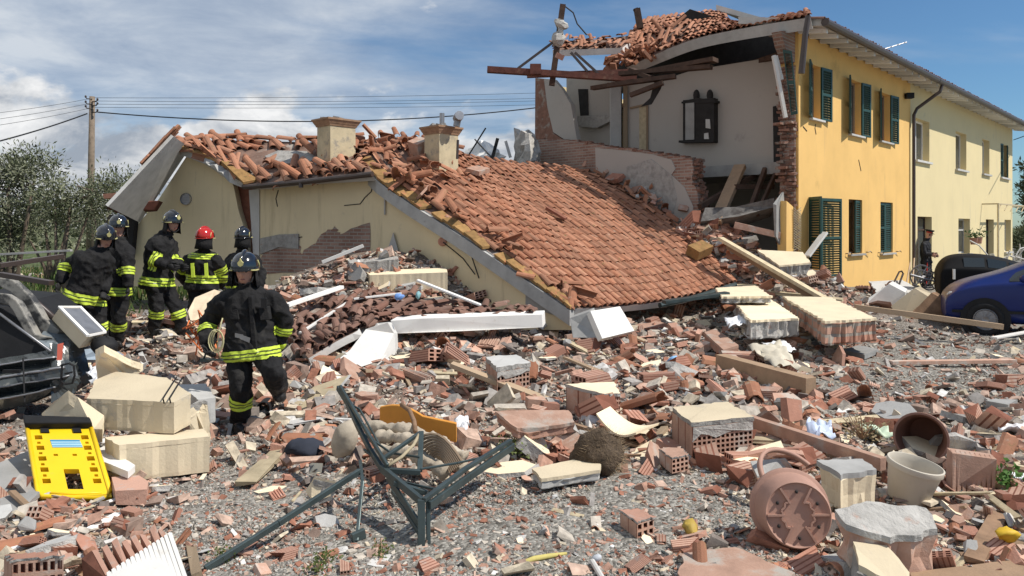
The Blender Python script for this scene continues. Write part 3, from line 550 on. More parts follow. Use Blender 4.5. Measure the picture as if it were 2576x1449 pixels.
f.tube([hw(tp + .55, -OV - .09, zE), hw(tp + .45, -OV - .05, zE - .25), hw(tp + .1, -.16, zE - .75), hw(tp, -.10, zE - .95), hw(tp, -.10, 0)], .05, 8); part('downpipe', f, M['brown'], cream)
f = MB(); f.box(hw(tp - .55, -.12, fac(2268, 285)[1] + .55), (.22, .2, .16)); part('floodlight', f, M['black'], house)
# the sagging broken roof over the torn end
def crv(P, t):                                           # smooth curve through control points
    n = len(P) - 1; x = min(max(t, 0), 1) * n; i = min(int(x), n - 1); f = x - i
    p0, p1, p2, p3 = P[max(i - 1, 0)], P[i], P[i + 1], P[min(i + 2, n)]
    return 0.5 * ((2 * p1) + (p2 - p0) * f + (2 * p0 - 5 * p1 + 4 * p2 - p3) * f * f + (3 * p1 - p0 - 3 * p2 + p3) * f ** 3)
class Patch:                                            # Coons patch between four curves (top/bottom along u, left/right along v)
    def __init__(s, top, bot, left, right): s.T, s.B, s.L, s.R = [[V(p) for p in q] for q in (top, bot, left, right)]
    def __call__(s, u, v):
        a = crv(s.T, u) * (1 - v) + crv(s.B, u) * v; b = crv(s.L, v) * (1 - u) + crv(s.R, v) * u
        c = s.T[0] * (1 - u) * (1 - v) + s.T[-1] * u * (1 - v) + s.B[0] * (1 - u) * v + s.B[-1] * u * v
        return a + b - c
    def frame(s, u, v, e=0.01):
        p = s(u, v); ty = (s(u, min(v + e, 1)) - s(u, max(v - e, 0))).normalized(); tx = (s(min(u + e, 1), v) - s(max(u - e, 0), v)).normalized()
        n = tx.cross(ty)
        if n.z < 0: n = -n
        n.normalize(); tx = ty.cross(n); return p, tx, ty, n
    def slab(s, th, nu=24, nv=16, mi=0, mb_=1, jag=0.0, top_off=0.0):
        f = MB(); g = {}
        for i in range(nu + 1):
            for j in range(nv + 1):
                u, v = i / nu, j / nv
                if jag and 0 < i < nu and (j == nv or j == 0): v += random.uniform(-jag, jag)
                p, _, _, n = s.frame(min(max(u, 0), 1), min(max(v, 0), 1)); g[i, j] = (p + n * top_off, p + n * top_off - n * th)
        id_ = {}
        for k_, pr in g.items():
            for q in (0, 1): id_[k_ + (q,)] = len(f.v); f.v.append(tuple(pr[q]))
        def q4(a, b, c, d, m_): f.f.append([a, b, c, d]); f.m.append(m_); f.c.append(None)
        for i in range(nu):
            for j in range(nv):
                for q in (0, 1): q4(id_[i, j, q], id_[i + 1, j, q], id_[i + 1, j + 1, q], id_[i, j + 1, q], mi if q == 0 else mb_)
        for i in range(nu):
            for j in (0, nv): q4(id_[i, j, 0], id_[i + 1, j, 0], id_[i + 1, j, 1], id_[i, j, 1], mb_)
        for j in range(nv):
            for i in (0, nu): q4(id_[i, j, 0], id_[i, j + 1, 0], id_[i, j + 1, 1], id_[i, j, 1], mb_)
        return f
def tiled(patch, ncol, nrow, par, nsingle, order, jit=lambda u, v: 0.0, skip=lambda u, v: False, lift=0.0, m_single=None, m_stuff=None, down=True, name='roof_tile', r=0.088):
    wd = (patch(1, 1) - patch(0, 1)).length / ncol; L = (patch(.5, 1) - patch(.5, 0)).length / nrow
    me = tile_mesh('t', wd * .41, wd * .34, L * 1.28, .014, None, 6).mesh('roof_tile', m_single or M['tile'])
    base = tile_mesh('t', wd * .41, wd * .34, L * 1.28, .014, None, 6); spots_ = []
    for i in range(ncol):
        for j in range(nrow):
            u, v = (i + .5) / ncol, (j + (1 if down else 0)) / nrow
            if skip(u, v): continue
            p, tx, ty, n = patch.frame(u, min(v, .999)); k = jit(u, v)
            p = p + tx * random.gauss(0, .007 + .05 * k) + ty * random.gauss(0, .009 + .07 * k) + n * (lift + random.uniform(0, .015) + abs(random.gauss(0, .05)) * k)
            Rm = Matrix((-tx, -ty, n)).transposed().to_4x4() if (-tx).cross(-ty).dot(n) > 0 else Matrix((tx, -ty, n)).transposed().to_4x4()
            M4 = Matrix.Translation(p) @ Rm @ Euler((-.07 + random.gauss(0, .012 + .18 * k), random.gauss(0, .018 + .25 * k), random.gauss(0, .012 + .3 * k))).to_matrix().to_4x4()
            spots_.append((order(u, v), M4))
    spots_.sort(key=lambda q: q[0]); f = MB()
    for i, (_, M4) in enumerate(spots_):
        if i < nsingle: linkmesh(name, me, M4, par)
        else: f.col = random.random(); f.add([M4 @ V(p) for p in base.v], base.f)
    if f.v: part('roof_tile_field', f, m_stuff or M['tilestuff'], par, kind='stuff', weld=False)
    return spots_
rp = Patch([at(1600, 66, 22.3), at(1680, 42, 22.8), at(1802, 28, 23.0), at(1850, 58, 19.6), at(2036, 30, 16.6)],
           [at(1575, 168, 20.6), at(1640, 138, 20.0), at(1745, 96, 18.8), at(1880, 66, 17.5), at(2038, 40, 16.1)],
           [at(1600, 66, 22.3), at(1580, 108, 21.5), at(1575, 168, 20.6)], [at(2036, 30, 16.6), at(2038, 40, 16.1)])
part('sagging_roof_slab', rp.slab(.26, 30, 8, 0, 1, top_off=-.03), [M['deck'], M['concrete']], house, label='grey concrete roof slab sagging over the torn end')
tiled(rp, 36, 9, house, 110, lambda u, v: -v, jit=lambda u, v: .9 if .12 < u < .42 and v > .45 else .12, skip=lambda u, v: (.04 < u < .16 and v > .62 and random.random() < .6), down=True)
rq = Patch([at(1425, 100, 22.0), at(1500, 96, 22.4), at(1608, 84, 22.6)], [at(1390, 124, 20.6), at(1470, 121, 20.4), at(1566, 117, 20.2)], [at(1425, 100, 22.0), at(1390, 124, 20.6)], [at(1608, 84, 22.6), at(1566, 117, 20.2)])
part('broken_roof_slab', rq.slab(.17, 10, 5, 0, 1, top_off=-.03), [M['deck'], M['white']], house, label='white edged slab of roof jutting out over the gap')
tiled(rq, 14, 4, house, 56, lambda u, v: -v, jit=lambda u, v: .8)
# crumbling junk under the broken roof edge
f = MB()
for k in range(60):
    px = random.uniform(1525, 1650); py = 178 - (px - 1525) * .35 + random.uniform(-34, 6); f.col = random.random()
    f.box(at(px, py, random.uniform(19.8, 20.8)), (random.uniform(.1, .35), random.uniform(.06, .2), random.uniform(.03, .1)), Euler((random.uniform(-1, 1), random.uniform(-1, 1), random.uniform(0, 3))).to_matrix())
part('roof_rubble', f, M['tilestuff'], house, kind='stuff')
f = MB()
for a, b, wd in (((1530, 215, 18.5), (1700, 192, 17.9), .2), ((1490, 222, 19.4), (1600, 204, 18.4), .16), ((1585, 240, 18.2), (1668, 208, 17.9), .16), ((1560, 186, 18.8), (1790, 168, 17.5), .22), ((1640, 180, 18.5), (1800, 150, 17.4), .3), ((1590, 176, 18.8), (1640, 196, 18.2), .25)):
    f.col = random.random(); f.bar(at(*a), at(*b), wd, .10)
part('broken_rafter', f, M['wooddark'], house)
f = MB(); f.prism([at(1648, 200, 18.2), at(1672, 196, 18.1), at(1662, 225, 18.1), at(1640, 262, 18.2), at(1612, 268, 18.2), at(1636, 246, 18.2)], V((0, .04, 0))); part('hanging_wire', f, M['dark'], house)
# rusty beam, truss post, stays
bt = thing('steel_truss', 'dark rusty beam jutting left from the torn roof with a leaning post', 'beam', at(1420, 180, 19.5))
f = MB(); f.bar(at(1226, 175, 19.2), at(1600, 199, 19.2), .20, .15); part('long_beam', f, M['beamred'], bt)
f = MB(); f.bar(at(1326, 190, 19.6), at(1592, 180, 19.8), .14, .12); f.box(at(1347, 176, 19.2), (.28, .3, .26)); part('short_beam', f, M['beamred'], bt)
f = MB(); f.bar(at(1416, 12, 19.7), at(1388, 215, 19.7), .15, .15); part('post', f, M['wooddark'], bt)
f = MB(); f.tube([at(1416, 12, 19.7), at(1442, 32, 19.7), at(1452, 60, 19.7), at(1476, 88, 19.7)], .02, 5); part('loose_wire', f, M['black'], bt)
for a, b in (((1400, 100), (1303, 172)), ((1436, 132), (1478, 180)), ((1446, 132), (1506, 186)), ((1300, 176), (1460, 86))):
    f = MB(); f.bar(at(*a, 19.6), at(*b, 19.6), .06, .06)
    if b[0] != 1460: part('stay', f, M['brown'], bt)
f = MB(); f.ellipsoid(at(1411, 62, 19.6), (.22, .16, .12), Euler((0, .5, 0)).to_matrix(), 8, 5); f.ellipsoid(at(1404, 98, 19.6), (.2, .16, .2), None, 7, 5); f.box(at(1412, 76, 19.6), (.14, .14, .3)); part('mortar_clump', f.jitter(.03), M['mortar'], bt)
f = MB(); f.box(at(1408, 142, 19.4), (.2, .2, .14), Euler((.3, .4, .2)).to_matrix()); part('brick', f, M['brick'], bt)
ch = thing('flue_stub', 'small dark flue leaning at the top of the tiled roof', 'flue', at(1606, 55, 22)); f = MB(); f.bar(at(1602, 22, 22), at(1611, 72, 22), .17, .17); part('flue_shaft', f, M['wooddark'], ch); f = MB(); f.bar(at(1594, 26, 22), at(1604, 22, 22), .12, .06); part('flue_cap', f, M['black'], ch)
# wrecked first floor wall in front of the opening
f = MB(); wl_ = VPlane(hw(TL - .75, 0, 0), hw(TL - .75, 5, 0)); out = [(1346, 352), (1400, 349), (1452, 356), (1496, 362), (1540, 372), (1600, 374), (1650, 386), (1700, 393), (1741, 400), (1745, 425), (1738, 450), (1752, 480), (1758, 520), (1752, 560), (1640, 640), (1500, 620), (1346, 560)]
f.prism([wl_(x + random.uniform(-2, 2), y) for x, y in out], A3 * .4); bw = solo('broken_wall', f, M['brickwall'], 'broken brick wall with torn plaster standing above the fallen tiled roof', 'wall')
f = MB(); po = lambda x, y: wl_(x, y, 0.0) - A3 * .02
f.prism([po(*q) for q in ((1498, 372), (1560, 378), (1640, 388), (1690, 402), (1700, 425), (1690, 440), (1722, 470), (1745, 520), (1742, 556), (1600, 560), (1500, 430))], A3 * .016); pp = part('plaster_patch', f.jitter(.004), M['inwall'], bw)
f = MB(); po = lambda x, y: wl_(x, y, 0.0) - A3 * .035
f.prism([po(*q) for q in ((1575, 420), (1640, 400), (1690, 440), (1705, 500), (1690, 560), (1600, 560))], A3 * .012); part('render_patch', f.jitter(.01), M['mortar'], bw)
for k in range(70):                                     # ragged bricks along the broken top
    u = random.random(); x = 1350 + 390 * u; y = np.interp(x, [1346, 1452, 1540, 1650, 1741], [352, 356, 372, 386, 402]); p = wl_(x, y) + A3 * random.uniform(.05, .3)
    linkmesh('brick', brick_mes[k % 5], Matrix.Translation(p + UP * random.uniform(-.01, .03)) @ Matrix.Rotation(random.uniform(-.5, .5), 4, 'Z') @ Rn, bw)
for k in range(60):
    y = 402 + (560 - 402) * k / 60; x = np.interp(y, [400, 425, 450, 480, 520, 560], [1741, 1745, 1738, 1752, 1758, 1752]); p = wl_(x, y) + A3 * random.uniform(.05, .35)
    linkmesh('brick', brick_mes[k % 5], Matrix.Translation(p) @ Matrix.Rotation(random.uniform(-.5, .5), 4, 'Z') @ Rn, bw)
# debris in the dark ground floor room
nb_ = 0
for a, b, wd in (((1800, 560, 17.2), (1862, 418, 18.4), .28), ((1890, 520, 17.6), (1925, 425, 18.2), .09), ((1850, 470, 17.8), (1945, 470, 18.2), .10), ((1760, 520, 17.6), (1900, 440, 18.6), .12), ((1905, 540, 17.2), (1950, 440, 18.0), .06)):
    f = MB(); f.bar(at(*a), at(*b), wd, .12); solo('fallen_beam', f, M['wooddark'] if wd < .2 else M['wood'], ['widest fallen beam leaning in the dark ground floor room', 'thin beam leaning at the back of the dark room', 'beam lying level across the dark room', 'long beam sloping low through the dark room', 'thinnest beam leaning by the right jamb of the dark room'][nb_], 'beam', 'beams fallen in the dark room'); nb_ += 1
f = MB(); f.prism([at(1772, 522, 17.4), at(1850, 520, 17.2), at(1945, 498, 17.0), at(1950, 520, 17.0), at(1860, 545, 17.0), at(1765, 560, 17.2)], V((.1, .6, -.25))); solo('broken_slab', f.jitter(.03), mat('slab_dark_grime', (.17, .16, .15), .95, .35, 6, .5, 26, 0, [((.09, .08, .075), 4, .5, .65)]), 'grey broken floor slab lying at the foot of the dark opening', 'slab')  # dark concrete with darker grime spots
# grille lattice beside the door and pale wall slab at the torn foot
f = MB()
for k in range(16):
    u = k / 15; f.bar(pw(1996, 540 + 90 * u, -.05), pw(2015, 522 + 96 * u, -.05), .012, .012); f.bar(pw(1996, 522 + 96 * u, -.06), pw(2015, 540 + 90 * u, -.06), .012, .012)
solo('lattice_panel', f, M['woodpale'], 'pale diamond lattice panel leaning beside the green door shutters', 'lattice')
f = MB(); f.prism([pw(1952, 515, .1), pw(1972, 482, .1), pw(1976, 560, .1), pw(1970, 630, .1), pw(1954, 596, .1)], N3 * .05); part('torn_plaster', f.jitter(.02), M['concrete'], house)
f = MB(); f.prism([pw(1978, 505, -.03), pw(1996, 520, -.03), pw(1996, 650, -.03), pw(1978, 650, -.03)], N3 * .2); part('plaster_flap', f.jitter(.01), M['yellow'], house)
f = MB()
for pts in ([(2052, 312), (2050, 322), (2053, 338)], [(2072, 560), (2070, 574), (2078, 584)], [(2020, 318), (2030, 330)], [(2160, 402), (2166, 430)]):
    for a, b in zip(pts, pts[1:]): f.bar(pw(*a, -.004), pw(*b, -.004), .012, .02)
part('crack', f, M['dark'], house, kind='stuff')
# cream house
cW = {'a': hole(2303, 2338, 302, 405), 'b': hole(2404, 2431, 334, 427), 'c': hole(2471, 2489, 352, 438), 'd': hole(2517, 2537, 364, 447), 'door': hole(2308, 2344, 545, 715), 'e': hole(2411, 2440, 550, 638), 'porch': hole(2480, 2500, 552, 690), 'f': hole(2527, 2543, 553, 633)}
f = MB(); cutwall(f, 0.004, 15.1, -.3, EAVE, list(cW.values()), 0.0, .4); part('wall', f, M['creamwall'], cream)
f = MB(); f.hexa([hw(14.7, .41, -.3), hw(15.1, .41, -.3), hw(15.1, 8.2, -.3), hw(14.7, 8.2, -.3)], [hw(14.7, .41, EAVE), hw(15.1, .41, EAVE), hw(15.1, 8.2, EAVE), hw(14.7, 8.2, EAVE)]); part('end_wall', f, M['creamwall'], cream)
for k, h in cW.items():
    fo = frame(cream, h, 0.2, M['wooddark'] if k in ('door', 'porch') else M['white'], tr=(h[3] - .45 if k in ('door', 'e', 'f') else None), midbar=k not in ('porch',))
    if k not in ('door', 'porch'): sill(cream, h, M['concretepale'], .08, .07)
h = cW['d']; shutter(cream, h[0], .36, h[2], h[3], math.radians(8), 1, s=.03); shutter(cream, h[1], .36, h[2], h[3], math.radians(8), -1, s=.03)
f = MB(); a = fac(2470); b = fac(2546); zc = fac(2508, 517)[1]; f.bar(hw(a, -.55, zc), hw(b, -.55, zc + .02), .05, .05); f.bar(hw(a, -.55, zc), hw(a, 0, zc), .05, .05); f.bar(hw(a, -.55, zc), hw(a, -.55, 0), .05, .05); f.bar(hw(b, -.55, zc), hw(b, 0, zc), .05, .05)
for k in range(5): f.bar(hw(a + (b - a) * k / 5, -.55, zc - .25), hw(a + (b - a) * (k + .5) / 5, -.55, zc), .03, .03)
solo('porch_pergola', f, M['woodpale'], 'thin brown pergola frame over the far door of the cream house', 'pergola')
for px, py, sc in ((2428, 598, .4), (2440, 596, .28)):
    t = fac(px); p0 = hw(t, -.28, fac(px, py)[1]); f = MB()
    f2 = thing('window_plant', ('leafy green plant in a box on the cream house window sill' if px < 2435 else 'smaller green plant hanging right of the sill box'), 'plant', p0, None)
    f.lathe([(.10, -.25), (.14, 0), (.12, 0)], 10, Matrix.Translation(p0)); part('plant_pot', f, M['brick'], f2); f = MB()
    for k in range(60): q = p0 + V((random.gauss(0, .15), random.gauss(0, .12), abs(random.gauss(.06, .14)))); f.add([q + V((random.uniform(-.07, .07), random.uniform(-.07, .07), random.uniform(-.07, .07))) for _ in range(3)], [(0, 1, 2)])
    part('foliage', f, mat('plant_leaf', (.05, .10, .03), .8, .4), f2, weld=False)
# roof antenna
f = MB(); p = at(2212, 130, 24); f.tube([p - UP * 1.2, p, at(2212, 110, 24)], .018, 5); f.tube([at(2213, 127, 24), at(2281, 106, 24.3)], .016, 5)
for u in (.2, .45, .7, .95): q = at(2213 + 68 * u, 127 - 21 * u, 24 + .3 * u); f.bar(q - A3 * .12, q + A3 * .12, .015, .015)
solo('roof_antenna', f, M['steel'], 'thin television antenna above the roof of the yellow farmhouse', 'antenna')
# ================================================================ the low annex and the fallen tiled roof
D_B0, D_B1 = 17.2, 15.6
gB = VPlane(at(630, 500, D_B0), at(937, 500, D_B1)); gG = VPlane(at(330, 500, 18.3), at(628, 500, 17.0)); gC = VPlane(at(937, 500, D_B1), at(1440, 500, 12.6))
ax = thing('annex', 'low cream annex with a cracked gable and a broken tiled roof', 'annex house', gB(640, 700))
f = MB(); f.prism([gB(648, 474), gB(780, 462), gB(937, 448), gB(937, 700), gB(648, 720)], V((0, .3, 0))); part('wall', f, M['annex'], ax)
f = MB(); f.prism([gB(626, 478, .03), gB(652, 476, .03), gB(652, 690, .03), gB(640, 690, .03)], V((0, .24, 0))); part('corner_pilaster', f, M['concretepale'], ax)
f = MB(); f.prism([gG(330, 585), gG(400, 500), gG(470, 392), gG(560, 402), gG(588, 470), gG(600, 530), gG(622, 600), gG(622, 720), gG(300, 720)], V((0, .3, 0))); part('gable_wall', f, M['annex'], ax)
f = MB(); f.prism([gG(560, 402), gG(650, 470), gG(650, 720), gG(622, 720), gG(600, 530)], V((0, .05, 0)) ); 
f.v = [(x, y + .28, z) for x, y, z in f.v]; part('brick_core', f, M['brickdark'], ax)
Mv = Matrix.Translation(gG(470, 501) + V((0, -.03, 0))) @ Matrix.Rotation(math.radians(90), 4, 'X')
f = MB(); f.lathe([(.0, 0), (.13, 0), (.145, .02), (.13, .05)], 20, Mv); vv = part('vent_ring', f, M['steel'], ax); f = MB()
for k in range(5): f.box(gG(470, 501) + V((0, -.045, -.08 + k * .04)), (.22 - abs(k - 2) * .03, .01, .012))
part('vent_slat', f, M['steel'], vv, kind='stuff')
# wall under the fallen roof's verge
f = MB(); f.prism([gC(937, 448), gC(1100, 545), gC(1250, 652), gC(1440, 792), gC(1440, 830), gC(937, 830)], V((0.1, .3, 0))); part('side_wall', f, M['annex'], ax)
# fallen plaster exposing bricks at the foot of the annex wall
def ragged(pts, a=5, n=5):
    o = []
    for (x, y), (x2, y2) in zip(pts, pts[1:] + pts[:1]):
        for k in range(n): o.append((x + (x2 - x) * k / n + (random.uniform(-a, a) if k else 0), y + (y2 - y) * k / n + (random.uniform(-a, a) if k else 0)))
    return o
f = MB(); f.prism([gB(x, y, .012) for x, y in ragged([(660, 618), (748, 592), (760, 640), (800, 600), (843, 568), (855, 590), (930, 560), (936, 690), (660, 690)])], V((0, .02, 0))); part('exposed_brick', f, M['brickwall'], ax)
f = MB(); f.prism([gB(652, 600, .04), gB(700, 590, .04), gB(750, 588, .04), gB(750, 626, .04), gB(700, 622, .04), gB(655, 640, .04)], V((0, .05, 0))); part('loose_plaster', f.jitter(.008), M['mortar'], ax)
f = MB()                                                 # cracks: thin dark grooves
for pl, pts in ((gB, [(940, 452), (934, 482), (918, 497), (906, 513), (866, 517)]), (gB, [(700, 478), (694, 500), (698, 520)]), (gB, [(690, 610), (730, 600), (760, 596)])):
    for a, b in zip(pts, pts[1:]): f.bar(pl(*a, .006), pl(*b, .006), .012, .018)
part('crack', f, M['dark'], ax)
f = MB(); f.tube([gC(968, 470, .03), gC(968, 540, .03)], .02, 6); part('pipe_stub', f, M['concretepale'], ax)
f = MB(); q = gC(1113, 608, .05); f.lathe([(.0, .02), (.07, .02), (.09, 0), (.07, -.02)], 12, Matrix.Translation(q) @ Matrix.Rotation(math.radians(90), 4, 'X')); part('junction_box', f, M['brick'], ax)
f = MB(); f.tube([q, gC(1135, 625, .06), gC(1165, 650, .06), gC(1195, 690, .06)], .012, 5); f.tube([gC(1165, 612, .05), gC(1185, 640, .05), gC(1205, 700, .06)], .012, 5); part('cable', f, M['black'], ax)
f = MB(); f.prism([gC(990, 585, .02), gC(1005, 640, .02), gC(1000, 660, .02), gC(972, 640, .02)], V((0, -.05, 0))); part('loose_plaster', f, M['concretepale'], ax)
# main annex roof (ridge to gutter)
ar = Patch([at(438, 366, 17.6), at(520, 352, 18.2), at(620, 352, 18.4), at(790, 356, 17.9), at(890, 350, 18.0)], [at(560, 410, 17.0), at(622, 462, 16.6), at(760, 450, 16.0), at(850, 441, 15.6), at(937, 434, 15.2)],
           [at(438, 366, 17.6), at(500, 386, 17.3), at(560, 410, 17.0)], [at(890, 350, 18.0), at(915, 390, 16.6), at(937, 434, 15.2)])
part('roof_deck', ar.slab(.16, 20, 8, 0, 1, top_off=-.02), [M['deck'], M['concretepale']], ax)
tiled(ar, 19, 7, ax, 200, lambda u, v: -v, jit=lambda u, v: .55 + .5 * (v > .4), skip=lambda u, v: (.38 < u < .66 and .30 < v < .62) or random.random() < .10)
f = MB(); f.prism([at(665, 392, 17.3), at(700, 378, 17.4), at(770, 380, 17.2), at(800, 398, 16.8), at(760, 412, 16.6), at(690, 410, 16.8)], V((0, .05, -.06))); part('mortar_bed', f.jitter(.01), M['mortar'], ax)
ridge_me = tile_mesh('t', .11, .095, .46, .016, None, 7).mesh('ridge_tile', M['tile'])
for k in range(13):
    u = .02 + k * .075; p = ar(u, 0) + UP * .05; q = ar(min(u + .05, 1), 0) + UP * .05; d_ = (q - p).normalized(); sx = d_.cross(UP).normalized()
    linkmesh('ridge_tile', ridge_me, Matrix.Translation(p) @ Matrix((sx, d_, sx.cross(d_))).transposed().to_4x4() @ Euler((random.gauss(0, .05), random.gauss(0, .15), random.gauss(0, .06))).to_matrix().to_4x4(), ax)
# yellowed verge tiles on the gable rake
vg = MB()
for a, b, c, d in (((556, 404), (575, 404), (652, 450), (612, 458)),):
    vg.prism([at(*a, 16.9), at(*b, 17.0), at(*c, 16.6), at(*d, 16.4)], V((0, .02, -.05)))
part('verge_board', vg, M['lichentile'], ax, label='orange lichen covered verge tile on the gable edge')
vg = MB()
for k in range(5): u = k / 5; vg.prism([ar(0, u * .9) + V((-.05, -.02, .05)), ar(.10, u * .9) + UP * .07, ar(.10, u * .9 + .2) + UP * .05, ar(0, u * .9 + .2) + V((-.05, -.02, .02))], V((0, 0, -.05)))
part('verge_board', vg, M['lichentile'], ax)
f = MB(); f.tube([at(612, 470, 16.5), at(640, 469, 16.4), at(760, 458, 15.8), at(850, 448, 15.4), at(937, 438, 15.05)], .06, 10); f.tube([at(757, 458, 15.8), at(757, 472, 15.8)], .05, 8); part('gutter', f, M['brown'], ax)
# left roof half of the gable: a tilted slab seen from below
lr = MB(); o0, o1, i0, i1 = at(437, 343, 16.6), at(272, 520, 15.8), at(478, 372, 18.0), at(352, 560, 17.6)
nn = (o1 - o0).cross(i0 - o0).normalized(); nn = nn if nn.z > 0 else -nn
lr.prism([o0, i0, i1, o1], nn * .07); part('tilted_roof_slab', lr, M['concrete'], ax, label='pale tilted roof slab seen from below at the left gable')
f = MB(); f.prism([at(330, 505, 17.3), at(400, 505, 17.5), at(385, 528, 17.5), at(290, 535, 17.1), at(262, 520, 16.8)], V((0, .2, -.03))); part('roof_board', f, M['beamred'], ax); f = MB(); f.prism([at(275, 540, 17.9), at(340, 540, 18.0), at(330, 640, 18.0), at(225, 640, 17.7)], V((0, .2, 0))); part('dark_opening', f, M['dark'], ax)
f = MB()
for k in range(9):
    u = k / 9; p = o0.lerp(o1, u * .42) + nn * .075; q = o0.lerp(o1, u * .42 + .07) + nn * .075; f = MB()
    linkmesh('roof_tile', tile_mes[0], Matrix.Translation(q) @ Matrix(((q - p).normalized().cross(nn), (p - q).normalized(), nn)).transposed().to_4x4() @ Matrix.Rotation(random.gauss(0, .1), 4, 'Z'), ax)
    linkmesh('roof_tile', tile_mes[0], Matrix.Translation(q + (i0 - o0).normalized() * .2) @ Matrix(((q - p).normalized().cross(nn), (p - q).normalized(), nn)).transposed().to_4x4() @ Matrix.Rotation(random.gauss(0, .1), 4, 'Z'), ax)
f = MB(); f.prism([at(258, 488, 16.4), at(300, 484, 16.4), at(296, 496, 16.4), at(262, 500, 16.4)], V((0, .4, 0))); part('brick_stub', f, M['brick'], ax)
# chimneys
def chimney(label, pxc, pyt, pyb, wl, wr, d, dz):
    ppm = FX / d; c = at(pxc, pyt, d); zt = c.z; zb = CAMH - (pyb - PY) / FX * d
    A_ = A3; ux, uy = A3 * (wr / ppm / .72), N3 * (wl / ppm / .72)
    t_ = part
    c0 = V((c.x, c.y, 0))
    def ring(k, z): return [c0 - (ux + uy) * 0 + ux * (-k) + uy * (-k) + UP * z, c0 + ux * (1 + k) + uy * (-k) + UP * z, c0 + ux * (1 + k) + uy * (1 + k) + UP * z, c0 + ux * (-k) + uy * (1 + k) + UP * z]
    f = MB(); f.hexa(ring(0, zb - .5), ring(0, zt)); co = part('chimney', f, mat('chimney_plaster', (.52, .44, .29), .92, .2, 4, .4, 30, 0, [((.30, .27, .22), 5, .52, .68)]), ax, label=label)
    f = MB(); f.hexa(ring(-.02, zb - .4), ring(-.02, zb - .39)); f = MB()
    f.hexa(ring(.03, zt), ring(.06, zt + .05)); f.hexa(ring(.07, zt + .05), ring(.14, zt + .13)); f.hexa(ring(.16, zt + .13), ring(.16, zt + .17)); part('chimney_cap', f, mat('chimney_cap', (.30, .19, .12), .9, .3, 8, .4, 40), co)
    f = MB()
    for k in range(9): f.box(c0 + ux * random.uniform(.1, .9) + uy * random.uniform(.1, .9) + UP * (zt + .19), (random.uniform(.08, .2), random.uniform(.06, .15), .05), Euler((random.uniform(-.3, .3), random.uniform(-.3, .3), random.uniform(0, 3))).to_matrix())
    part('cap_rubble', f, M['mortar'], co); return co, c0, ux, uy, zt
chimney('cream chimney standing further left above the gutter', 831, 315, 385, 44, 54, 16.3, 0)
c2 = chimney('cream chimney with metal flue pipes, right of the other one', 1105, 335, 420, 42, 46, 15.9, 0)
f = MB(); p = at(1112, 312, 16.3); f.tube([p, at(1112, 285, 16.3)], .055, 10); part('flue_pipe', f, M['steel'], c2[0])
f = MB(); f.tube([at(1148, 318, 16.0), at(1152, 300, 16.0)], .075, 10); f.tube([at(1150, 298, 16.05), at(1156, 290, 15.85)], .10, 10); part('flue_cowl', f, M['steel'], c2[0])
f = MB(); f.tube([at(1152, 352, 15.7), at(1150, 400, 15.7)], .03, 6); part('flue_pipe', f, M['brown'], c2[0])
# the big fallen roof
fr = thing('roof_collapse', 'large fallen slab of terracotta roof sloping down to the ground', 'roof', at(1440, 800, 12.6))
S = Patch([at(884, 352, 17.8), at(1060, 344, 17.9), at(1190, 396, 18.4), at(1340, 412, 19.5), at(1488, 428, 20.5)], [at(1440, 774, 12.5), at(1570, 768, 13.4), at(1720, 748, 14.6), at(1850, 710, 15.9)],
          [at(884, 352, 17.8), at(945, 442, 15.5), at(1190, 604, 13.9), at(1440, 774, 12.5)], [at(1488, 428, 20.5), at(1612, 500, 18.9), at(1745, 604, 17.3), at(1850, 710, 15.9)])
part('roof_deck', S.slab(.14, 30, 30, 0, 1, top_off=-.02), [M['deck'], M['concretepale']], fr)
messy = lambda u, v: .75 * max(0, 1 - v * 2.6) * max(0, 1.25 - u * 1.7) + (.9 if u < .10 else 0) + (.7 if (u > .93 and v < .8) else 0) + .02 + (.5 if (.28 < u < .36 and .28 < v < .40) else 0)
tiled(S, 29, 25, fr, 300, lambda u, v: -v + u * .1, jit=messy, skip=lambda u, v: u < .05 or (u < .16 and v < .45 and random.random() < .30) or (.70 < u and v < .12 and random.random() < .25) or (u > .955 and v < .7 and random.random() < .5))
f = MB()                                                 # pan tiles between the covers
for k in range(30):
    u = k / 29
    if u < .05: continue
    f.col = random.random(); pts = [S.frame(u, v) for v in np.linspace(.02, .995, 16)]
    for a, b in zip(pts, pts[1:]):
        for s_ in (-1, 1):
            e = .05; f.add([a[0] + a[3] * .002, b[0] + b[3] * .002, b[0] + b[1] * (e * s_) + b[3] * .03, a[0] + a[1] * (e * s_) + a[3] * .03], [(0, 1, 2, 3)])
part('pan_tile_run', f, M['tilestuff'], fr, kind='stuff', weld=False)
f = MB(); edge = [S(0, v) for v in np.linspace(.22, 1, 13)]   # grey verge board below the edge
for a, b in zip(edge, edge[1:]): f.hexa([a + V((-.05, -.06, -.30)), b + V((-.05, -.06, -.30)), b + V((.03, .06, -.30)), a + V((.03, .06, -.30))], [a + V((-.05, -.06, -.04)), b + V((-.05, -.06, -.04)), b + V((.03, .06, -.04)), a + V((.03, .06, -.04))])
part('verge_board', f, M['concrete'], fr)
for k in range(24):
    v = .22 + k * .78 / 24; f = MB(); a, b = S(0, v), S(0, v + .78 / 25); c, d = S(.045, v + .78 / 25), S(.045, v)
    if k in (9, 15): continue
    j = V((random.gauss(0, .012), random.gauss(0, .012), random.gauss(0, .012))); f.prism([a + V((-.04, -.05, .05)) + j, b + V((-.04, -.05, .03)) + j, c + V((0, 0, .06)) + j, d + V((0, 0, .08)) + j], V((0, 0, -.05))); part('verge_tile', f, M['lichentile'], fr)
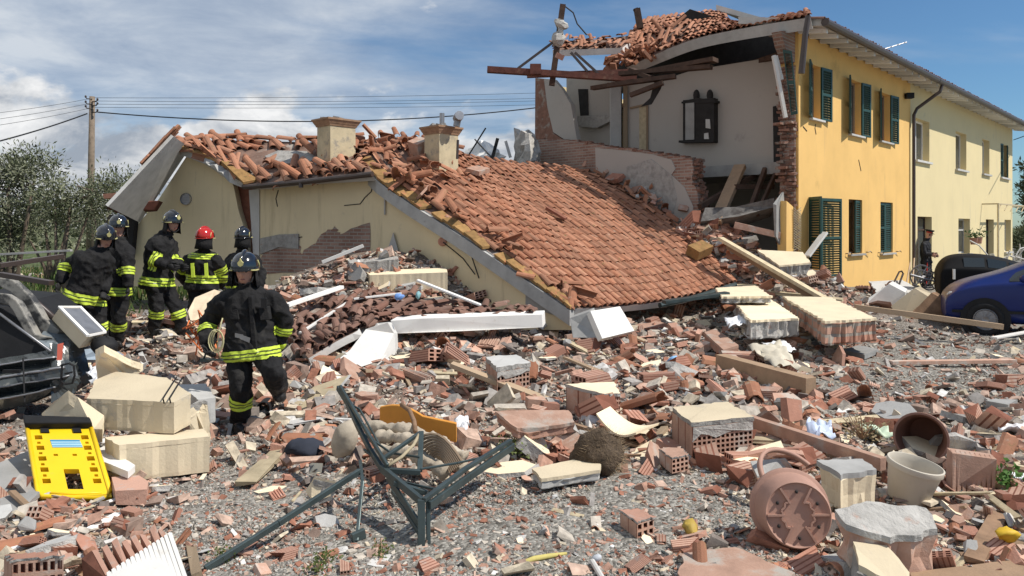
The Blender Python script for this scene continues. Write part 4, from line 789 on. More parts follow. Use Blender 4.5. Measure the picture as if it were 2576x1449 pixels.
f = MB(); f.prism([gC(1322, 702, .05), gC(1336, 712, .05), gC(1442, 782, .05), gC(1436, 806, .05), gC(1322, 770, .05)], V((.1, .25, 0))); part('verge_end_block', f, M['concrete'], fr)
f = MB()                                                 # gutter wreck under the eave
f.tube([at(1660, 768, 13.8), at(1750, 748, 14.4), at(1850, 716, 15.2)], .05, 8); solo('fallen_gutter', f, M['metal'], 'dark green gutter crushed under the lower edge of the fallen roof', 'gutter')
# loose orange ceramic block and broken tiles lying on the fallen roof
def lying(name, u, v, size, m_, label, cat, rot=(0, 0, 0), lift=.12, patch=None, bevel=0, grp=None):
    p, tx, ty, n = (patch or S).frame(u, v); R = Matrix((tx, ty, n)).transposed() @ Euler(rot).to_matrix()
    if R.determinant() < 0: R = Matrix((-tx, ty, n)).transposed() @ Euler(rot).to_matrix()
    f = MB(); f.box(p + n * lift, size, R); return solo(name, f.jitter(.008), m_, label, cat, grp)
lying('terracotta_block', .36, .30, (.42, .34, .10), M['pink'], 'orange flat block lying on the upper middle of the fallen roof', 'block', (.3, .2, .5), .18)
lying('terracotta_block', .20, .20, (.34, .36, .3), M['pink'], 'square orange block between the two chimneys on the roof', 'block', (.1, .2, .4), .2)
lying('plaster_block', .90, .78, (.55, .30, .22), M['lichentile'], 'mossy yellow block resting on the right side of the fallen roof', 'block', (.05, .1, .35), .2)
lying('terracotta_block', .055, .47, (.30, .26, .05), M['pink'], 'upright orange tile piece on the left edge of the fallen roof', 'block', (1.0, .2, .3), .15)
lying('terracotta_block', .52, .50, (.12, .5, .05), M['brickdark'], 'dark strip of broken tile on the middle of the fallen roof', 'tile piece', (0, 0, .2), .13)
for k in range(46):
    u = random.choice((random.uniform(.04, .2), random.uniform(.04, .34))); v = random.uniform(.05, .42)
    if k > 26: u = random.uniform(.06, .11); v = random.uniform(.3, .95)
    p, tx, ty, n = S.frame(u, v)
    o = linkmesh('loose_tile', tile_mes[0], Matrix.Translation(p + n * random.uniform(.07, .2)) @ Euler((random.gauss(0, .5), random.gauss(0, .7), random.uniform(0, 6.3))).to_matrix().to_4x4())
    o['label'] = 'loose terracotta tile tumbled on the ' + ('upper left corner' if v < .42 and k <= 26 else 'left verge') + ' of the fallen roof'; o['category'] = 'roof tile'; o['group'] = 'loose tiles on the fallen roof, ' + ('upper left' if v < .42 and k <= 26 else 'left verge')
# second, smaller fallen roof in front (brown tiles, white concrete edge)
f2 = thing('fallen_porch_roof', 'brown tiled porch roof flattened on the rubble with white concrete edges', 'roof', at(990, 850, 10.6))
Q = Patch([at(800, 745, 11.6), at(980, 738, 11.9), at(1180, 772, 11.7), at(1350, 788, 11.2)], [at(775, 898, 9.7), at(880, 838, 10.1), at(985, 806, 10.6), at(1350, 800, 10.8)], [at(800, 745, 11.6), at(735, 830, 10.6), at(775, 898, 9.7)], [at(1350, 788, 11.2), at(1350, 800, 10.8)])
part('roof_deck', Q.slab(.10, 20, 12, 0, 1, top_off=-.02), [M['deck'], M['concretepale']], f2)
tiled(Q, 22, 8, f2, 176, lambda u, v: -v, jit=lambda u, v: .75, m_single=M['tilebrown'], skip=lambda u, v: random.random() < .06)
f = MB(); f.prism([at(982, 806, 10.4), at(1060, 800, 10.45), at(1364, 790, 10.75), at(1366, 824, 10.75), at(1160, 834, 10.5), at(988, 840, 10.4)], V((.05, .3, .02))); part('concrete_edge', f, M['white'], f2, bevel=.008)
f = MB(); f.prism([at(976, 810, 10.0), at(992, 838, 10.05), at(995, 892, 10.0), at(960, 906, 9.7), at(852, 942, 9.05), at(806, 940, 8.95), at(880, 880, 9.5), at(920, 828, 9.95)], V((.0, .28, -.04))); part('concrete_edge', f, M['white'], f2, bevel=.008)
# ================================================================ large pieces lying in the rubble
def top_poly(pts, z): return [at_z(x, y, z if not isinstance(z, (list, tuple)) else z[i]) for i, (x, y) in enumerate(pts)]
def roughen(mb, a, seed=1):                             # break up straight cut edges: subdivide each side face outline
    return mb.jitter(a, seed)
def slabpx(name, pts, z, th, mats, label, cat, jit=.006, group=None, tilt=(0, 0, 0), bevel=.004, P=None):
    """broken piece whose top outline is read off the photograph at height z: plaster skin over a rough, ragged core"""
    P = P or top_poly(pts, z); rr = random.Random(len(label) * 7 + int(pts[0][0])); out = []; sd = rr.uniform(0, 50)
    for i, p in enumerate(P):
        q = P[(i + 1) % len(P)]; out.append(p); n = int((q - p).length / .045)
        for k in range(1, n + 1):
            w_ = p.lerp(q, k / (n + 1)); o_ = (q - p).cross(UP).normalized(); out.append(w_ + o_ * jit * (1.6 * mnoise.fractal(w_ * 9 + V((sd, 0, 0)), 1, 2, 3) + rr.uniform(-.35, .35)))
    m = len(out); f = MB(); sk = min(.035, th * .3); lv = [(0, 0), (-sk, 0), (-sk - .004, -.5), (-(th + sk) / 2, -1.0), (-th * .9, -.6), (-th, -1.4)]; c0 = sum(out, V((0, 0, 0))) / m
    for k, (dz, ins) in enumerate(lv):
        for p in out:
            d_ = (p - c0); d_.z = 0; d_.normalize(); w_ = p + V((tilt[0] * -dz / th, tilt[1] * -dz / th, dz)); a = jit * (1.3 * ins + (2.6 * mnoise.fractal(w_ * 13 + V((0, sd, 0)), 1, 2, 3) if k > 1 else 0)) * (.22 if mats[0] is mats[1] else 1); f.v.append(tuple(w_ + d_ * a))
    f.f.append(list(range(m))); f.m.append(0); f.c.append(None); f.f.append([5 * m + i for i in range(m - 1, -1, -1)]); f.m.append(1); f.c.append(None)
    for k in range(5):
        for i in range(m): f.f.append([k * m + i, (k + 1) * m + i, (k + 1) * m + (i + 1) % m, k * m + (i + 1) % m]); f.m.append(0 if k == 0 else 1); f.c.append(None)
    return solo(name, f, mats, label, cat, group, bevel=0)
def holes_face(mb, a, b, c, d, nx, nz, dep, mi=0, md=1, fr=.2):
    """face a-b-c-d (a,b bottom; d,c top) pierced by nx x nz square holes that go in along dep"""
    a, b, c, d = V(a), V(b), V(c), V(d); dep = V(dep)
    P = lambda u, v: a.lerp(b, u).lerp(d.lerp(c, u), v)
    for i in range(nx):
        for j in range(nz):
            u0, u1, v0, v1 = i / nx, (i + 1) / nx, j / nz, (j + 1) / nz; e, g = fr / nx * .9, fr / nz * .9
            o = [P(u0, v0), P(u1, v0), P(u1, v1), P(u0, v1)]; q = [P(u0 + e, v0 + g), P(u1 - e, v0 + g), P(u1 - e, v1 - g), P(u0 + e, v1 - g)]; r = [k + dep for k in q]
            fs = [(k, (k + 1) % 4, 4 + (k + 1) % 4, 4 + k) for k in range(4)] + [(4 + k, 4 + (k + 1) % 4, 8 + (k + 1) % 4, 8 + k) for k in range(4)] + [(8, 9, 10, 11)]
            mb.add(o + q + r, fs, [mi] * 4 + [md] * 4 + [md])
def hollow_block(label, tp, z, th, topm, nx, nz, cap=.05, mort=.0, side=True, group=None, lnx=3):
    """wall fragment of hollow bricks: tp = back-left, back-right, front-right, front-left of the top in the photograph"""
    A, B, C, D = top_poly(tp, z); dn = V((0, 0, -1)); r = thing('wall_block', label, 'wall fragment', (C + D) / 2 + dn * th, group)
    f = MB()
    out = []
    for p, q in ((A, B), (B, C), (C, D), (D, A)):
        for k in range(9): out.append(p.lerp(q, k / 9) + V((random.uniform(-.014, .014), random.uniform(-.014, .014), random.uniform(-.004, .004))))
    f.prism(out, dn * cap, 0, 1, 1); part('plaster_top', f, [topm, M['mortar']], r)
    k1, k2 = cap + .001, th
    c_, dq = C + dn * k1, D + dn * k1; a_, b_ = A + dn * k1, B + dn * k1; a2, b2, c2, d2 = [p + dn * k2 for p in (A, B, C, D)]
    inn = (A - D) * .35; f = MB()
    if mort:
        cm, dm = C + dn * (k1 + mort), D + dn * (k1 + mort); g = MB(); pts = []
        ou = (D - A).normalized() * .012
        for k in range(9): pts.append(dm.lerp(cm, k / 8) + UP * random.uniform(-.03, .03) + ou)
        g.prism([dq + ou] + pts + [c_ + ou], (A - D).normalized() * .03); part('mortar_bed', g.jitter(.006), M['mortar'], r)
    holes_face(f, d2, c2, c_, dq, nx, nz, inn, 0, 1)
    nl = lnx
    for i in range(nl):                                    # ribbed long sides
        for (p, q, p2, q2) in ((a_, dq, a2, d2), (c_, b_, c2, b2)):
            u0, u1 = i / nl + .02, (i + 1) / nl - .02
            f.add([p.lerp(q, u0), p.lerp(q, u1), p2.lerp(q2, u1), p2.lerp(q2, u0)], [(0, 1, 2, 3)])
            e = (p - q).cross(UP).normalized() * -.012
            f.add([p.lerp(q, u1), p.lerp(q, u1 + .04), p2.lerp(q2, u1 + .04), p2.lerp(q2, u1)], [(0, 1, 2, 3)], 1)
    f.add([a_, b_, b2, a2], [(0, 1, 2, 3)]); f.add([a2, b2, c2, d2], [(0, 1, 2, 3)])
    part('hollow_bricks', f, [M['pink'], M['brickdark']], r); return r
CRM = [M['cream'], M['mortar']]
hollow_block('large hollow brick block with a cream plaster top beside the overturned pots', [(1690, 1024), (1830, 1010), (1893, 1047), (1742, 1064)], .34, .27, M['cream'], 13, 6, .035, .085, lnx=3)
hollow_block('hollow brick block with plaster top in the middle of the rubble, second in size', [(1424, 966), (1545, 960), (1560, 988), (1520, 992)], .31, .30, M['cream'], 9, 6, .03)
hollow_block('hollow brick block with grey mortar face, farthest left of the brick blocks', [(1222, 897), (1300, 892), (1332, 912), (1250, 924)], .40, .36, M['concretepale'], 9, 6, .05, .06)
hollow_block('small six hole hollow brick lying in front of the large cream topped block', [(1658, 1128), (1712, 1124), (1732, 1143), (1690, 1152)], .15, .12, M['pink'], 4, 3, .012, lnx=2)
hollow_block('small hollow brick lying alone on the bare gravel', [(1560, 1283), (1612, 1280), (1645, 1300), (1602, 1313)], .115, .105, M['brick'], 3, 2, .012, lnx=2)
hollow_block('hollow brick with square holes in the bottom left corner', [(10, 1395), (120, 1388), (160, 1396), (30, 1408)], .27, .22, M['brick'], 7, 3, .012, lnx=2)
slabpx('plaster_block', [(1968, 745), (2090, 748), (2205, 800), (2075, 808)], .62, .34, [M['cream'], M['hollowside']], 'largest cream plastered wall slab lying flat right of the fallen roof', 'wall slab', .026)
slabpx('plaster_block', [(1850, 760), (1938, 752), (2010, 800), (1888, 806)], .56, .28, [M['cream'], M['mortar']], 'cream wall slab with a dark chip in it, left of the largest flat slab', 'wall slab', .026)
slabpx('plaster_block', [(1800, 724), (1900, 718), (1940, 745), (1815, 746)], .72, .12, CRM, 'pale cream slab at the lower right corner of the fallen roof', 'wall slab', .026)
slabpx('plaster_block', [(240, 955), (292, 935), (420, 950), (480, 990), (438, 1012), (218, 1002)], [.62, .66, .66, .60, .56, .56], .24, [M['cream'], M['cream']], 'pale cream cornice block bound by a wire, behind the yellow backboard', 'cornice block', .009)
f = MB(); W_ = [at_z(446, 950, .672), at_z(412, 1004, .59), at_z(425, 1060, .37)]; 
for dx in (0, .05): f.tube([p + V((dx, -.012, .008)) for p in W_], .006, 5)
solo('tie_wire', f, M['black'], 'thin dark wire wrapped round the pale cornice block', 'wire')
slabpx('plaster_block', [(264, 1100), (515, 1078), (528, 1098), (300, 1120)], .31, .27, [M['cream'], M['cream']], 'long cream block with a smooth shaded face, right of the yellow backboard', 'wall block', .009)
slabpx('plaster_block', [(105, 1040), (172, 982), (262, 1045), (258, 1080), (150, 1080)], [.44, .64, .44, .36, .34], .10, [M['cream'], M['cream']], 'triangular cream plaster piece standing behind the yellow backboard', 'plaster piece', .006)
slabpx('plaster_board', [(244, 1130), (262, 1122), (340, 1170), (322, 1186), (258, 1160)], .20, .05, [M['white'], M['white']], 'white board sticking out from behind the yellow backboard', 'board', .002)
slabpx('plaster_block', [(470, 1025), (502, 1005), (522, 1010), (530, 1090), (512, 1090), (478, 1055)], [.42, .44, .42, .14, .12, .30], .10, [M['mortar'], M['cream']], 'grey plaster fragment with a cream rim between the two cream blocks', 'plaster piece', .012)
slabpx('plaster_block', [(444, 968), (520, 965), (540, 1000), (500, 1006)], .40, .22, [M['concrete'], M['concrete']], 'dark grey concrete block behind the pale cornice block', 'concrete block', .01)
slabpx('plaster_block', [(240, 880), (262, 868), (330, 905), (360, 915), (318, 940), (244, 940)], [.85, .92, .74, .64, .60, .62], .06, [M['cream'], M['cream']], 'thin pointed plaster sheet standing between the crushed car and the firefighters', 'plaster piece', .008)
slabpx('concrete_block', [(2054, 1158), (2170, 1154), (2205, 1180), (2115, 1196)], .30, .26, [M['concrete'], M['cream']], 'grey topped block standing between the big pot and the white pot', 'wall block', .014)
slabpx('wall_chunk', [(2100, 1282), (2180, 1260), (2330, 1278), (2358, 1330), (2240, 1352), (2128, 1318)], [.34, .37, .33, .26, .25, .30], .27, [M['mortar'], M['pink']], 'big rough lump of wall with a pale mortar crust beside the overturned pot', 'wall chunk', .022)
slabpx('wall_chunk', [(2146, 1362), (2230, 1372), (2288, 1440), (2262, 1470), (2160, 1420)], [.22, .20, .10, .08, .16], .16, [M['cream'], M['mortar']], 'grey chunk with a yellow plaster face at the lower right edge', 'plaster piece', .012)
slabpx('plaster_block', [(1338, 1178), (1480, 1148), (1512, 1168), (1510, 1182), (1362, 1204)], .12, .08, [M['cream'], M['concretepale']], 'flat cream coping stone lying right of the bent metal frame', 'coping', .008)
slabpx('terracotta_slab', [(1245, 1035), (1290, 1030), (1430, 1032), (1446, 1062), (1330, 1080), (1300, 1076)], [.34, .36, .36, .30, .26, .28], .09, [M['pink'], M['brick']], 'long pink slab of flat bricks behind the root ball', 'brick slab', .012)
slabpx('terracotta_slab', [(1772, 836), (1800, 826), (1858, 868), (1820, 880)], [.30, .32, .22, .22], .14, [M['pink'], M['brick']], 'pair of orange bricks still joined, lit by the sun, left of the white sheet', 'brick pair', .004)
slabpx('concrete_tile', [(2118, 880), (2160, 868), (2210, 878), (2175, 892)], .10, .07, [M['concrete'], M['concrete']], 'flat grey concrete tile on the gravel near the middle right', 'concrete tile', .003)
slabpx('concrete_tile', [(2480, 1008), (2500, 1003), (2560, 1005), (2536, 1018)], .08, .06, [M['concrete'], M['concrete']], 'flat grey concrete tile at the right edge of the gravel', 'concrete tile', .002)
slabpx('concrete_tile', [(1888, 1160), (1975, 1152), (1995, 1178), (1905, 1198)], [.20, .22, .14, .12], .04, [M['concrete'], M['pink']], 'tilted grey paving tile above the big overturned pot', 'paving tile', .004)
slabpx('grey_board', [(-30, 1175), (70, 1135), (100, 1240), (40, 1290), (-30, 1330)], [.16, .20, .10, .05, .04], .03, [M['concrete'], M['concrete']], 'flat grey board left of the yellow rescue board at the picture edge'.replace(' at the picture edge', ' by the left edge'), 'board', .003)
slabpx('terracotta_slab', [(1720, 1390), (1850, 1376), (2000, 1440), (1960, 1480), (1700, 1480)], .055, .05, [M['pink'], M['mortar']], 'broad flat dusty slab at the bottom edge of the picture', 'slab', .010)
slabpx('wood_board', [(2290, 1440), (2576, 1405), (2640, 1405), (2640, 1460), (2300, 1462)], .05, .05, [M['wood'], M['wooddark']], 'brown wooden board crossing the bottom right corner', 'board', .004)
def slabd(name, pts, base, th, mats, label, cat, jit=.02, n=4):
    g = gnd(*base); return slabpx(name, pts, 0, th, mats, label, cat, jit, P=[at(x, y, g.y + dd) for x, y, dd in pts])
lump_ = gnd(2110, 690); f = MB(); f.ellipsoid(lump_ + UP * .28, (.62, .45, .42), None, 22, 14); f.v = [tuple(V(p) + (V(p) - lump_) * (.45 * mnoise.fractal(V(p) * 3.3, 1, 2, 5)) ) for p in f.v]; solo('wall_chunk', f, M['concretepale'], 'pale lump of rubble masonry at the foot of the yellow wall', 'wall chunk')
slabd('plaster_block', [(916, 680, .35), (1122, 674, .25), (1126, 685, -.05), (930, 692, 0)], (1020, 732), .36, [M['cream'], M['cream']], 'long cream block resting on top of the rubble in front of the annex', 'wall block', .005)
slabd('concrete_block', [(876, 652, .3), (1000, 644, .3), (1002, 652, 0), (880, 662, 0)], (940, 694), .30, [M['mortar'], M['mortar']], 'rough grey block behind the long cream block in the annex corner', 'concrete block', .014)
slabd('plaster_block', [(1905, 628, .5), (2020, 634, .4), (2040, 660, -.1), (1960, 668, -.2)], (1975, 690), .26, CRM, 'cream topped wall piece on the mound below the green door shutters', 'wall piece', .02)
slabpx('terracotta_slab', [(1846, 560), (1862, 556), (1962, 585), (1958, 596)], [2.0 - .15, 1.86, 1.82, 1.78], .10, [M['pink'], M['brick']], 'long pink brick lintel lying at the top of the mound', 'lintel', .004) if False else None
f = MB(); f.bar(at(1848, 566, 16.9), at(1962, 592, 16.6), .25, .14); solo('brick_lintel', f.jitter(.006), M['pink'], 'long pink brick lintel lying at the top of the mound', 'lintel', bevel=.005)
slabd('plaster_block', [(2185, 708, .5), (2270, 704, .5), (2325, 735, 0), (2210, 738, -.1)], (2250, 752), .2, [M['concretepale'], M['brick']], 'pale masonry slab by the drainpipe of the yellow wall', 'wall piece', .03)
# timbers, poles, planks
def beam(name, a, b, wd, ht, m_, label, cat, da=None, db=None, za=None, zb=None, bevel=.004):
    A = at(*a, da) if da else at_z(*a, za); B = at(*b, db) if db else at_z(*b, zb); f = MB(); f.bar(A, B, wd, ht); return solo(name, f, m_, label, cat, bevel=bevel)
beam('timber_beam', (1812, 912), (2040, 975), .16, .22, M['wood'], 'thick brown timber beam sunk in the rubble, right of centre', 'timber', za=.16, zb=.12)
beam('timber_beam', (2040, 985), (2190, 1010), .12, .06, M['wooddark'], 'dark thin timber continuing from the thick brown beam', 'timber', za=.06, zb=.05)
beam('timber_beam', (1885, 1058), (2222, 1168), .07, .10, M['pink'], 'long pinkish timber running down between the block and the white pot', 'timber', za=.16, zb=.14)
beam('timber_beam', (1812, 600), (2075, 752), .20, .07, M['woodpale'], 'yellowish plank leaning down the mound from the fallen roof', 'plank', da=16.0, db=14.3)
beam('timber_beam', (1830, 620), (2060, 758), .08, .10, M['wood'], 'brown batten lying just under the yellowish plank', 'batten', da=16.1, db=14.4)
beam('wall_plank', (2030, 645), (2075, 585), .16, .05, M['concretepale'], 'grey plank leaning upright against the green shutter', 'plank', da=16.6, db=16.9)
beam('drain_pole', (2150, 772), (2522, 822), .09, .09, M['wood'], 'long brown pole lying in front of the blue car', 'pole', da=12.6, db=12.2)
beam('metal_profile', (1670, 760), (1830, 738), .20, .06, M['metal'], 'folded dark green metal profile, left one below the fallen roof edge', 'metal profile', da=13.0, db=13.2)
beam('metal_profile', (1790, 745), (1940, 748), .16, .06, M['metal'], 'dark green metal profile lying on the cream slab', 'metal profile', da=13.6, db=13.3)
beam('plank', (1050, 705), (1215, 770), .14, .03, M['white'], 'white plank sloping right beside the long cream block', 'plank', da=11.7, db=11.6)
beam('plastic_pipe', (722, 768), (860, 722), .09, .05, M['white'], 'white edging strip to the right of the walking firefighter', 'strip', da=10.6, db=11.6)
beam('plastic_pipe', (755, 838), (888, 752), .045, .03, M['white'], 'thin white rod lying across the brown porch tiles', 'rod', da=10.2, db=11.6)
beam('plastic_pipe', (890, 752), (1010, 738), .045, .03, M['white'], 'short white rod near the blue rag on the porch tiles', 'rod', da=11.4, db=11.6)
beam('plank', (1085, 800), (1090, 795), .05, .05, M['white'], 'x', 'x', da=10, db=10) if False else None
beam('plastic_pipe', (1830, 808), (1972, 858), .03, .03, M['white'], 'thin white pipe pointing right from the white curved sheet', 'pipe', da=11.6, db=11.0)
beam('timber_beam', (2240, 912), (2552, 908), .10, .05, M['pink'], 'straight orange batten lying on the far gravel', 'batten', za=.07, zb=.06)
beam('white_post', (225, 1335), (298, 1295), .06, .03, M['white'], 'short white plastic strip near the bottom left', 'strip', za=.05, zb=.05)
beam('white_post', (2500, 850), (2600, 832), .10, .03, M['white'], 'white folded chair frame at the right edge', 'strip', za=.12, zb=.14)
beam('black_bar', (0, 668), (160, 644), .09, .07, M['brown'], 'long dark bar lying above the crushed car', 'bar', da=10.6, db=11.2)
beam('black_bar', (0, 690), (130, 712), .09, .06, M['brown'], 'dark bar crossing under the long bar above the crushed car', 'bar', da=9.8, db=9.6)
beam('plank', (0, 640), (180, 630), .07, .04, M['concrete'], 'grey plank lying on the grass left of the firefighters', 'plank', da=13.5, db=13.5)
beam('plank', (810, 660), (914, 618), .12, .06, M['white'], 'white plank leaning in the annex corner', 'plank', da=13.6, db=13.8)
beam('plank', (762, 925), (1010, 878), .06, .06, M['wooddark'], 'dark rod lying behind the white concrete edge', 'rod', da=9.4, db=9.8) if False else None
# ceramic hollow tile with ribbed white face, bottom left
hb = thing('ribbed_tile', 'ribbed hollow tile with a white plaster face in the bottom left foreground', 'hollow tile', at_z(330, 1449, 0))
f = MB(); p0, p1, p2, p3 = at_z(268, 1440, .24), at_z(432, 1335, .24), at_z(490, 1500, .10), at_z(290, 1560, .10); nrib = 15
for k in range(nrib):
    u0, u1 = k / nrib, (k + .62) / nrib; a, b, c, d = p0.lerp(p1, u0), p0.lerp(p1, u1), p3.lerp(p2, u1), p3.lerp(p2, u0); f.prism([a, b, c, d], V((0, 0, -.02)))
f.prism([p0 - UP * .008, p1 - UP * .008, p2 - UP * .008, p3 - UP * .008], V((0, .01, -.03))); part('plaster_face', f, M['white'], hb)
f = MB(); q0, q1, q2, q3 = at_z(230, 1385, .26), at_z(420, 1322, .28), p1 - UP * .03, p0 - UP * .03
for k in range(8):
    u0, u1 = k / 8, (k + .55) / 8; r0 = random.uniform(-.02, .04); f.prism([q3.lerp(q2, u0), q3.lerp(q2, u1), q0.lerp(q1, u1) + UP * r0, q0.lerp(q1, u0) + UP * r0 * .4], V((.012, .02, -.17)))
part('broken_rib', f.jitter(.004), M['brick'], hb, kind='stuff'); f = MB(); f.prism([at_z(205, 1405, .22), q0, q3, at_z(255, 1470, .12)], V((0, .02, -.16))); part('tile_end', f, M['brickdark'], hb)
# flower pots
def lathe_M(c, axis, up_=None):
    z = V(axis).normalized(); x = z.orthogonal().normalized(); y = z.cross(x); m = Matrix((x, y, z)).transposed().to_4x4(); m.translation = c; return m
POT = mat('pot_terracotta', (.40, .235, .18), .7, .15, 4, .15, 40, 0, [((.46, .36, .30), 3, .55, .72)]); POTI = mat('pot_terracotta_inside', (.16, .075, .05), .8, .3, 4, .15, 40)
c = at_z(2008, 1296, .215); ax_ = V((-.12, -.95, .16)).normalized(); pt = thing('terracotta_pot', 'big overturned terracotta pot showing its ribbed round base', 'flower pot', V((c.x, c.y, 0)))
Mp = lathe_M(c, ax_); f = MB(); f.lathe([(.215, -.25), (.232, -.25), (.236, -.195), (.212, -.187), (.196, -.026), (.19, -.008), (.184, .004), (.174, -.010), (0, -.010)], 40, Mp); f.lathe([(.215, -.25), (.19, -.18), (.17, -.04), (0, -.04)], 40, Mp, 1); part('pot_body', f, [POT, POTI], pt, smooth=True); bev(pt.children[0], .004)
f = MB()
for k in range(6):
    a = k * math.pi / 3 + .3
    def pr(r, q, z): return Mp @ V((r * math.cos(q), r * math.sin(q), z))
    f.bar(pr(.075, a, -.004), pr(.175, a, -.004), .012, .022, up=ax_)
    if k % 3 != 0:
        for j in range(4): f.bar(pr(.085 + .012 * (j % 2), a + .25 * j, -.004), pr(.085 + .012 * ((j + 1) % 2), a + .25 * (j + 1), -.004), .010, .02, up=ax_)
part('base_rib', f, POT, pt, kind='stuff'); f = MB()
for k in range(6): q = Mp @ V((.13 * math.cos(k * 1.047 + .8), .13 * math.sin(k * 1.047 + .8), -.004)); f.ellipsoid(q, (.010, .010, .010), None, 8, 5)
part('drain_hole', f, M['dark'], pt, kind='stuff')
c = at_z(2318, 1100, .19); ax_ = V((-.55, -.80, .10)).normalized(); pt = thing('terracotta_pot', 'brown pot lying on its side with its dark opening facing the viewer', 'flower pot', V((c.x, c.y, 0)))
Mp = lathe_M(c, ax_); f = MB(); f.lathe([(0, -.36), (.13, -.36), (.185, .0), (.20, .0), (.205, .05), (.185, .05)], 36, Mp); f.lathe([(.185, .05), (.165, 0), (.12, -.33), (0, -.33)], 36, Mp, 1); part('pot_body', f, [mat('pot_brown', (.27, .15, .115), .75, .2, 4), POTI], pt, smooth=True); bev(pt.children[0], .004)
c = at_z(2282, 1255, .03); pt = thing('white_pot', 'cream plastic flower pot standing tilted in the right foreground', 'flower pot', c); ax_ = V((.17, -.12, 1)).normalized(); Mp = lathe_M(c, ax_)
PW = mat('pot_cream', (.52, .47, .39), .55, .10, 3, .08, 30, 0, [((.36, .31, .24), 4, .55, .75)]); f = MB(); f.lathe([(0, 0), (.125, 0), (.168, .22), (.178, .222), (.18, .262), (.168, .265), (.158, .22), (.12, .02), (0, .02)], 40, Mp); part('pot_body', f, PW, pt, smooth=True); bev(pt.children[0], .003)
c = at_z(2030, 1200, .05); f = MB(); Mr = lathe_M(at_z(2000, 1215, .12), V((.35, -.5, .75)))
f.lathe([(.26, -.012), (.285, -.012), (.285, .02), (.26, .02), (.26, -.012)], 36, Mr, 0, .1, 2.9); solo('pot_rim', f, POT, 'curved broken rim of a large pot arching above the overturned pot', 'pot rim', smooth=True)
c = at_z(662, 1028, .12); f = MB(); Mp = lathe_M(c, V((.15, -1, .05))); f.lathe([(.058, -.25), (.066, -.25), (.066, 0), (.058, 0), (.058, -.25)], 20, Mp); pt = solo('black_pipe', f, M['black'], 'open black pipe end beside the walking firefighter\'s boot', 'pipe')
f = MB(); f.prism(top_poly([(655, 1050), (690, 1046), (698, 1054), (660, 1060)], .05), V((0, 0, -.03))); solo('blue_disc', f, mat('plastic_blue', (.10, .26, .45), .5, .1), 'flat blue lid beside the black pipe end', 'lid')
# upright hollow tile on the right, yellow piece
f = MB(); a, b, c_, d = at_z(2396, 1236, 0.03), at_z(2508, 1240, .02), at_z(2512, 1158, .27), at_z(2400, 1142, .28)
for k in range(9): u0, u1 = k / 9, (k + .7) / 9; f.prism([a.lerp(b, u0), a.lerp(b, u1), d.lerp(c_, u1) + V((0, .02, 0)), d.lerp(c_, u0) + V((0, .02, 0))], V((.02, .06, .01)))
f.prism([p + V((0, .02, 0)) for p in (a, b, c_, d)], V((.02, .10, .01))); solo('ribbed_tile', f, M['pink'], 'pink ribbed hollow tile standing upright on the right', 'hollow tile')
# curved cream panel, white appliance panel, root ball, box
f = MB(); n = 14; A, B, C, D = at_z(1500, 1040, .24), at_z(1535, 1022, .26), at_z(1662, 1062, .20), at_z(1600, 1088, .16)
for k in range(n):
    u0, u1 = k / n, (k + 1) / n; sag = lambda u: UP * (-.09 * math.sin(u * math.pi))
    f.prism([A.lerp(D, u0) + sag(u0), B.lerp(C, u0) + sag(u0), B.lerp(C, u1) + sag(u1), A.lerp(D, u1) + sag(u1)], V((0, 0, -.018)))
solo('curved_panel', f, M['cream'], 'curved pale yellow panel sagging beside the cream topped block', 'panel', smooth=False)
a, b, c_, d = at(1485, 782, 10.9), at(1560, 770, 11.3), at(1597, 832, 10.9), at(1515, 852, 10.4); f = MB(); f.prism([a, b, c_, d], V((-.05, .10, -.06))); solo('white_board', f, M['white'], 'clean white square panel leaning at the lower corner of the fallen roof', 'panel', bevel=.01)
f = MB(); f.prism([at(1432, 800, 11.2), at(1485, 782, 11.0), at(1515, 850, 10.5), at(1440, 850, 10.8)], V((0.1, .35, 0))); solo('appliance_body', f.jitter(.01), M['concrete'], 'crushed grey appliance casing under the clean white panel', 'appliance', bevel=.01)
def clump(name, c, r, m_, label, cat, seed, nsp=0, spm=None):
    f = MB(); f.ellipsoid(c, r, None, 26, 18); rr = np.random.default_rng(seed)
    f.v = [tuple(V(c) + (V(p) - V(c)) * (1 + .52 * mnoise.fractal((V(p) * 6 + V((seed, 0, 0))), 1.0, 2.0, 4))) for p in f.v]
    if nsp:
        t_ = thing(name, label, cat, V((c[0], c[1], c[2] - r[2]))); part('soil', f, m_, t_, smooth=True); g = MB()
        for k in range(nsp):
            v = V(rr.normal(size=3)).normalized(); p = V(c) + V((v.x * r[0], v.y * r[1], v.z * r[2])); q = p + (v + V(rr.normal(size=3)) * .5) * .05; s_ = v.orthogonal().normalized() * .002
            g.add([p - s_, p + s_, q], [(0, 1, 2)])
        part('root_hair', g, spm, t_, kind='stuff', weld=False); return t_
    return solo(name, f, m_, label, cat, smooth=True)
SOIL = mat('soil_roots', (.105, .075, .05), .95, .45, 14, 1.0, 40, dist=.03)
clump('root_ball', at_z(1512, 1140, .15), (.17, .15, .17), SOIL, 'brown root ball of a potted plant tipped out in the middle', 'root ball', 5, 900, mat('root_fibre', (.25, .18, .11), .9, .3))
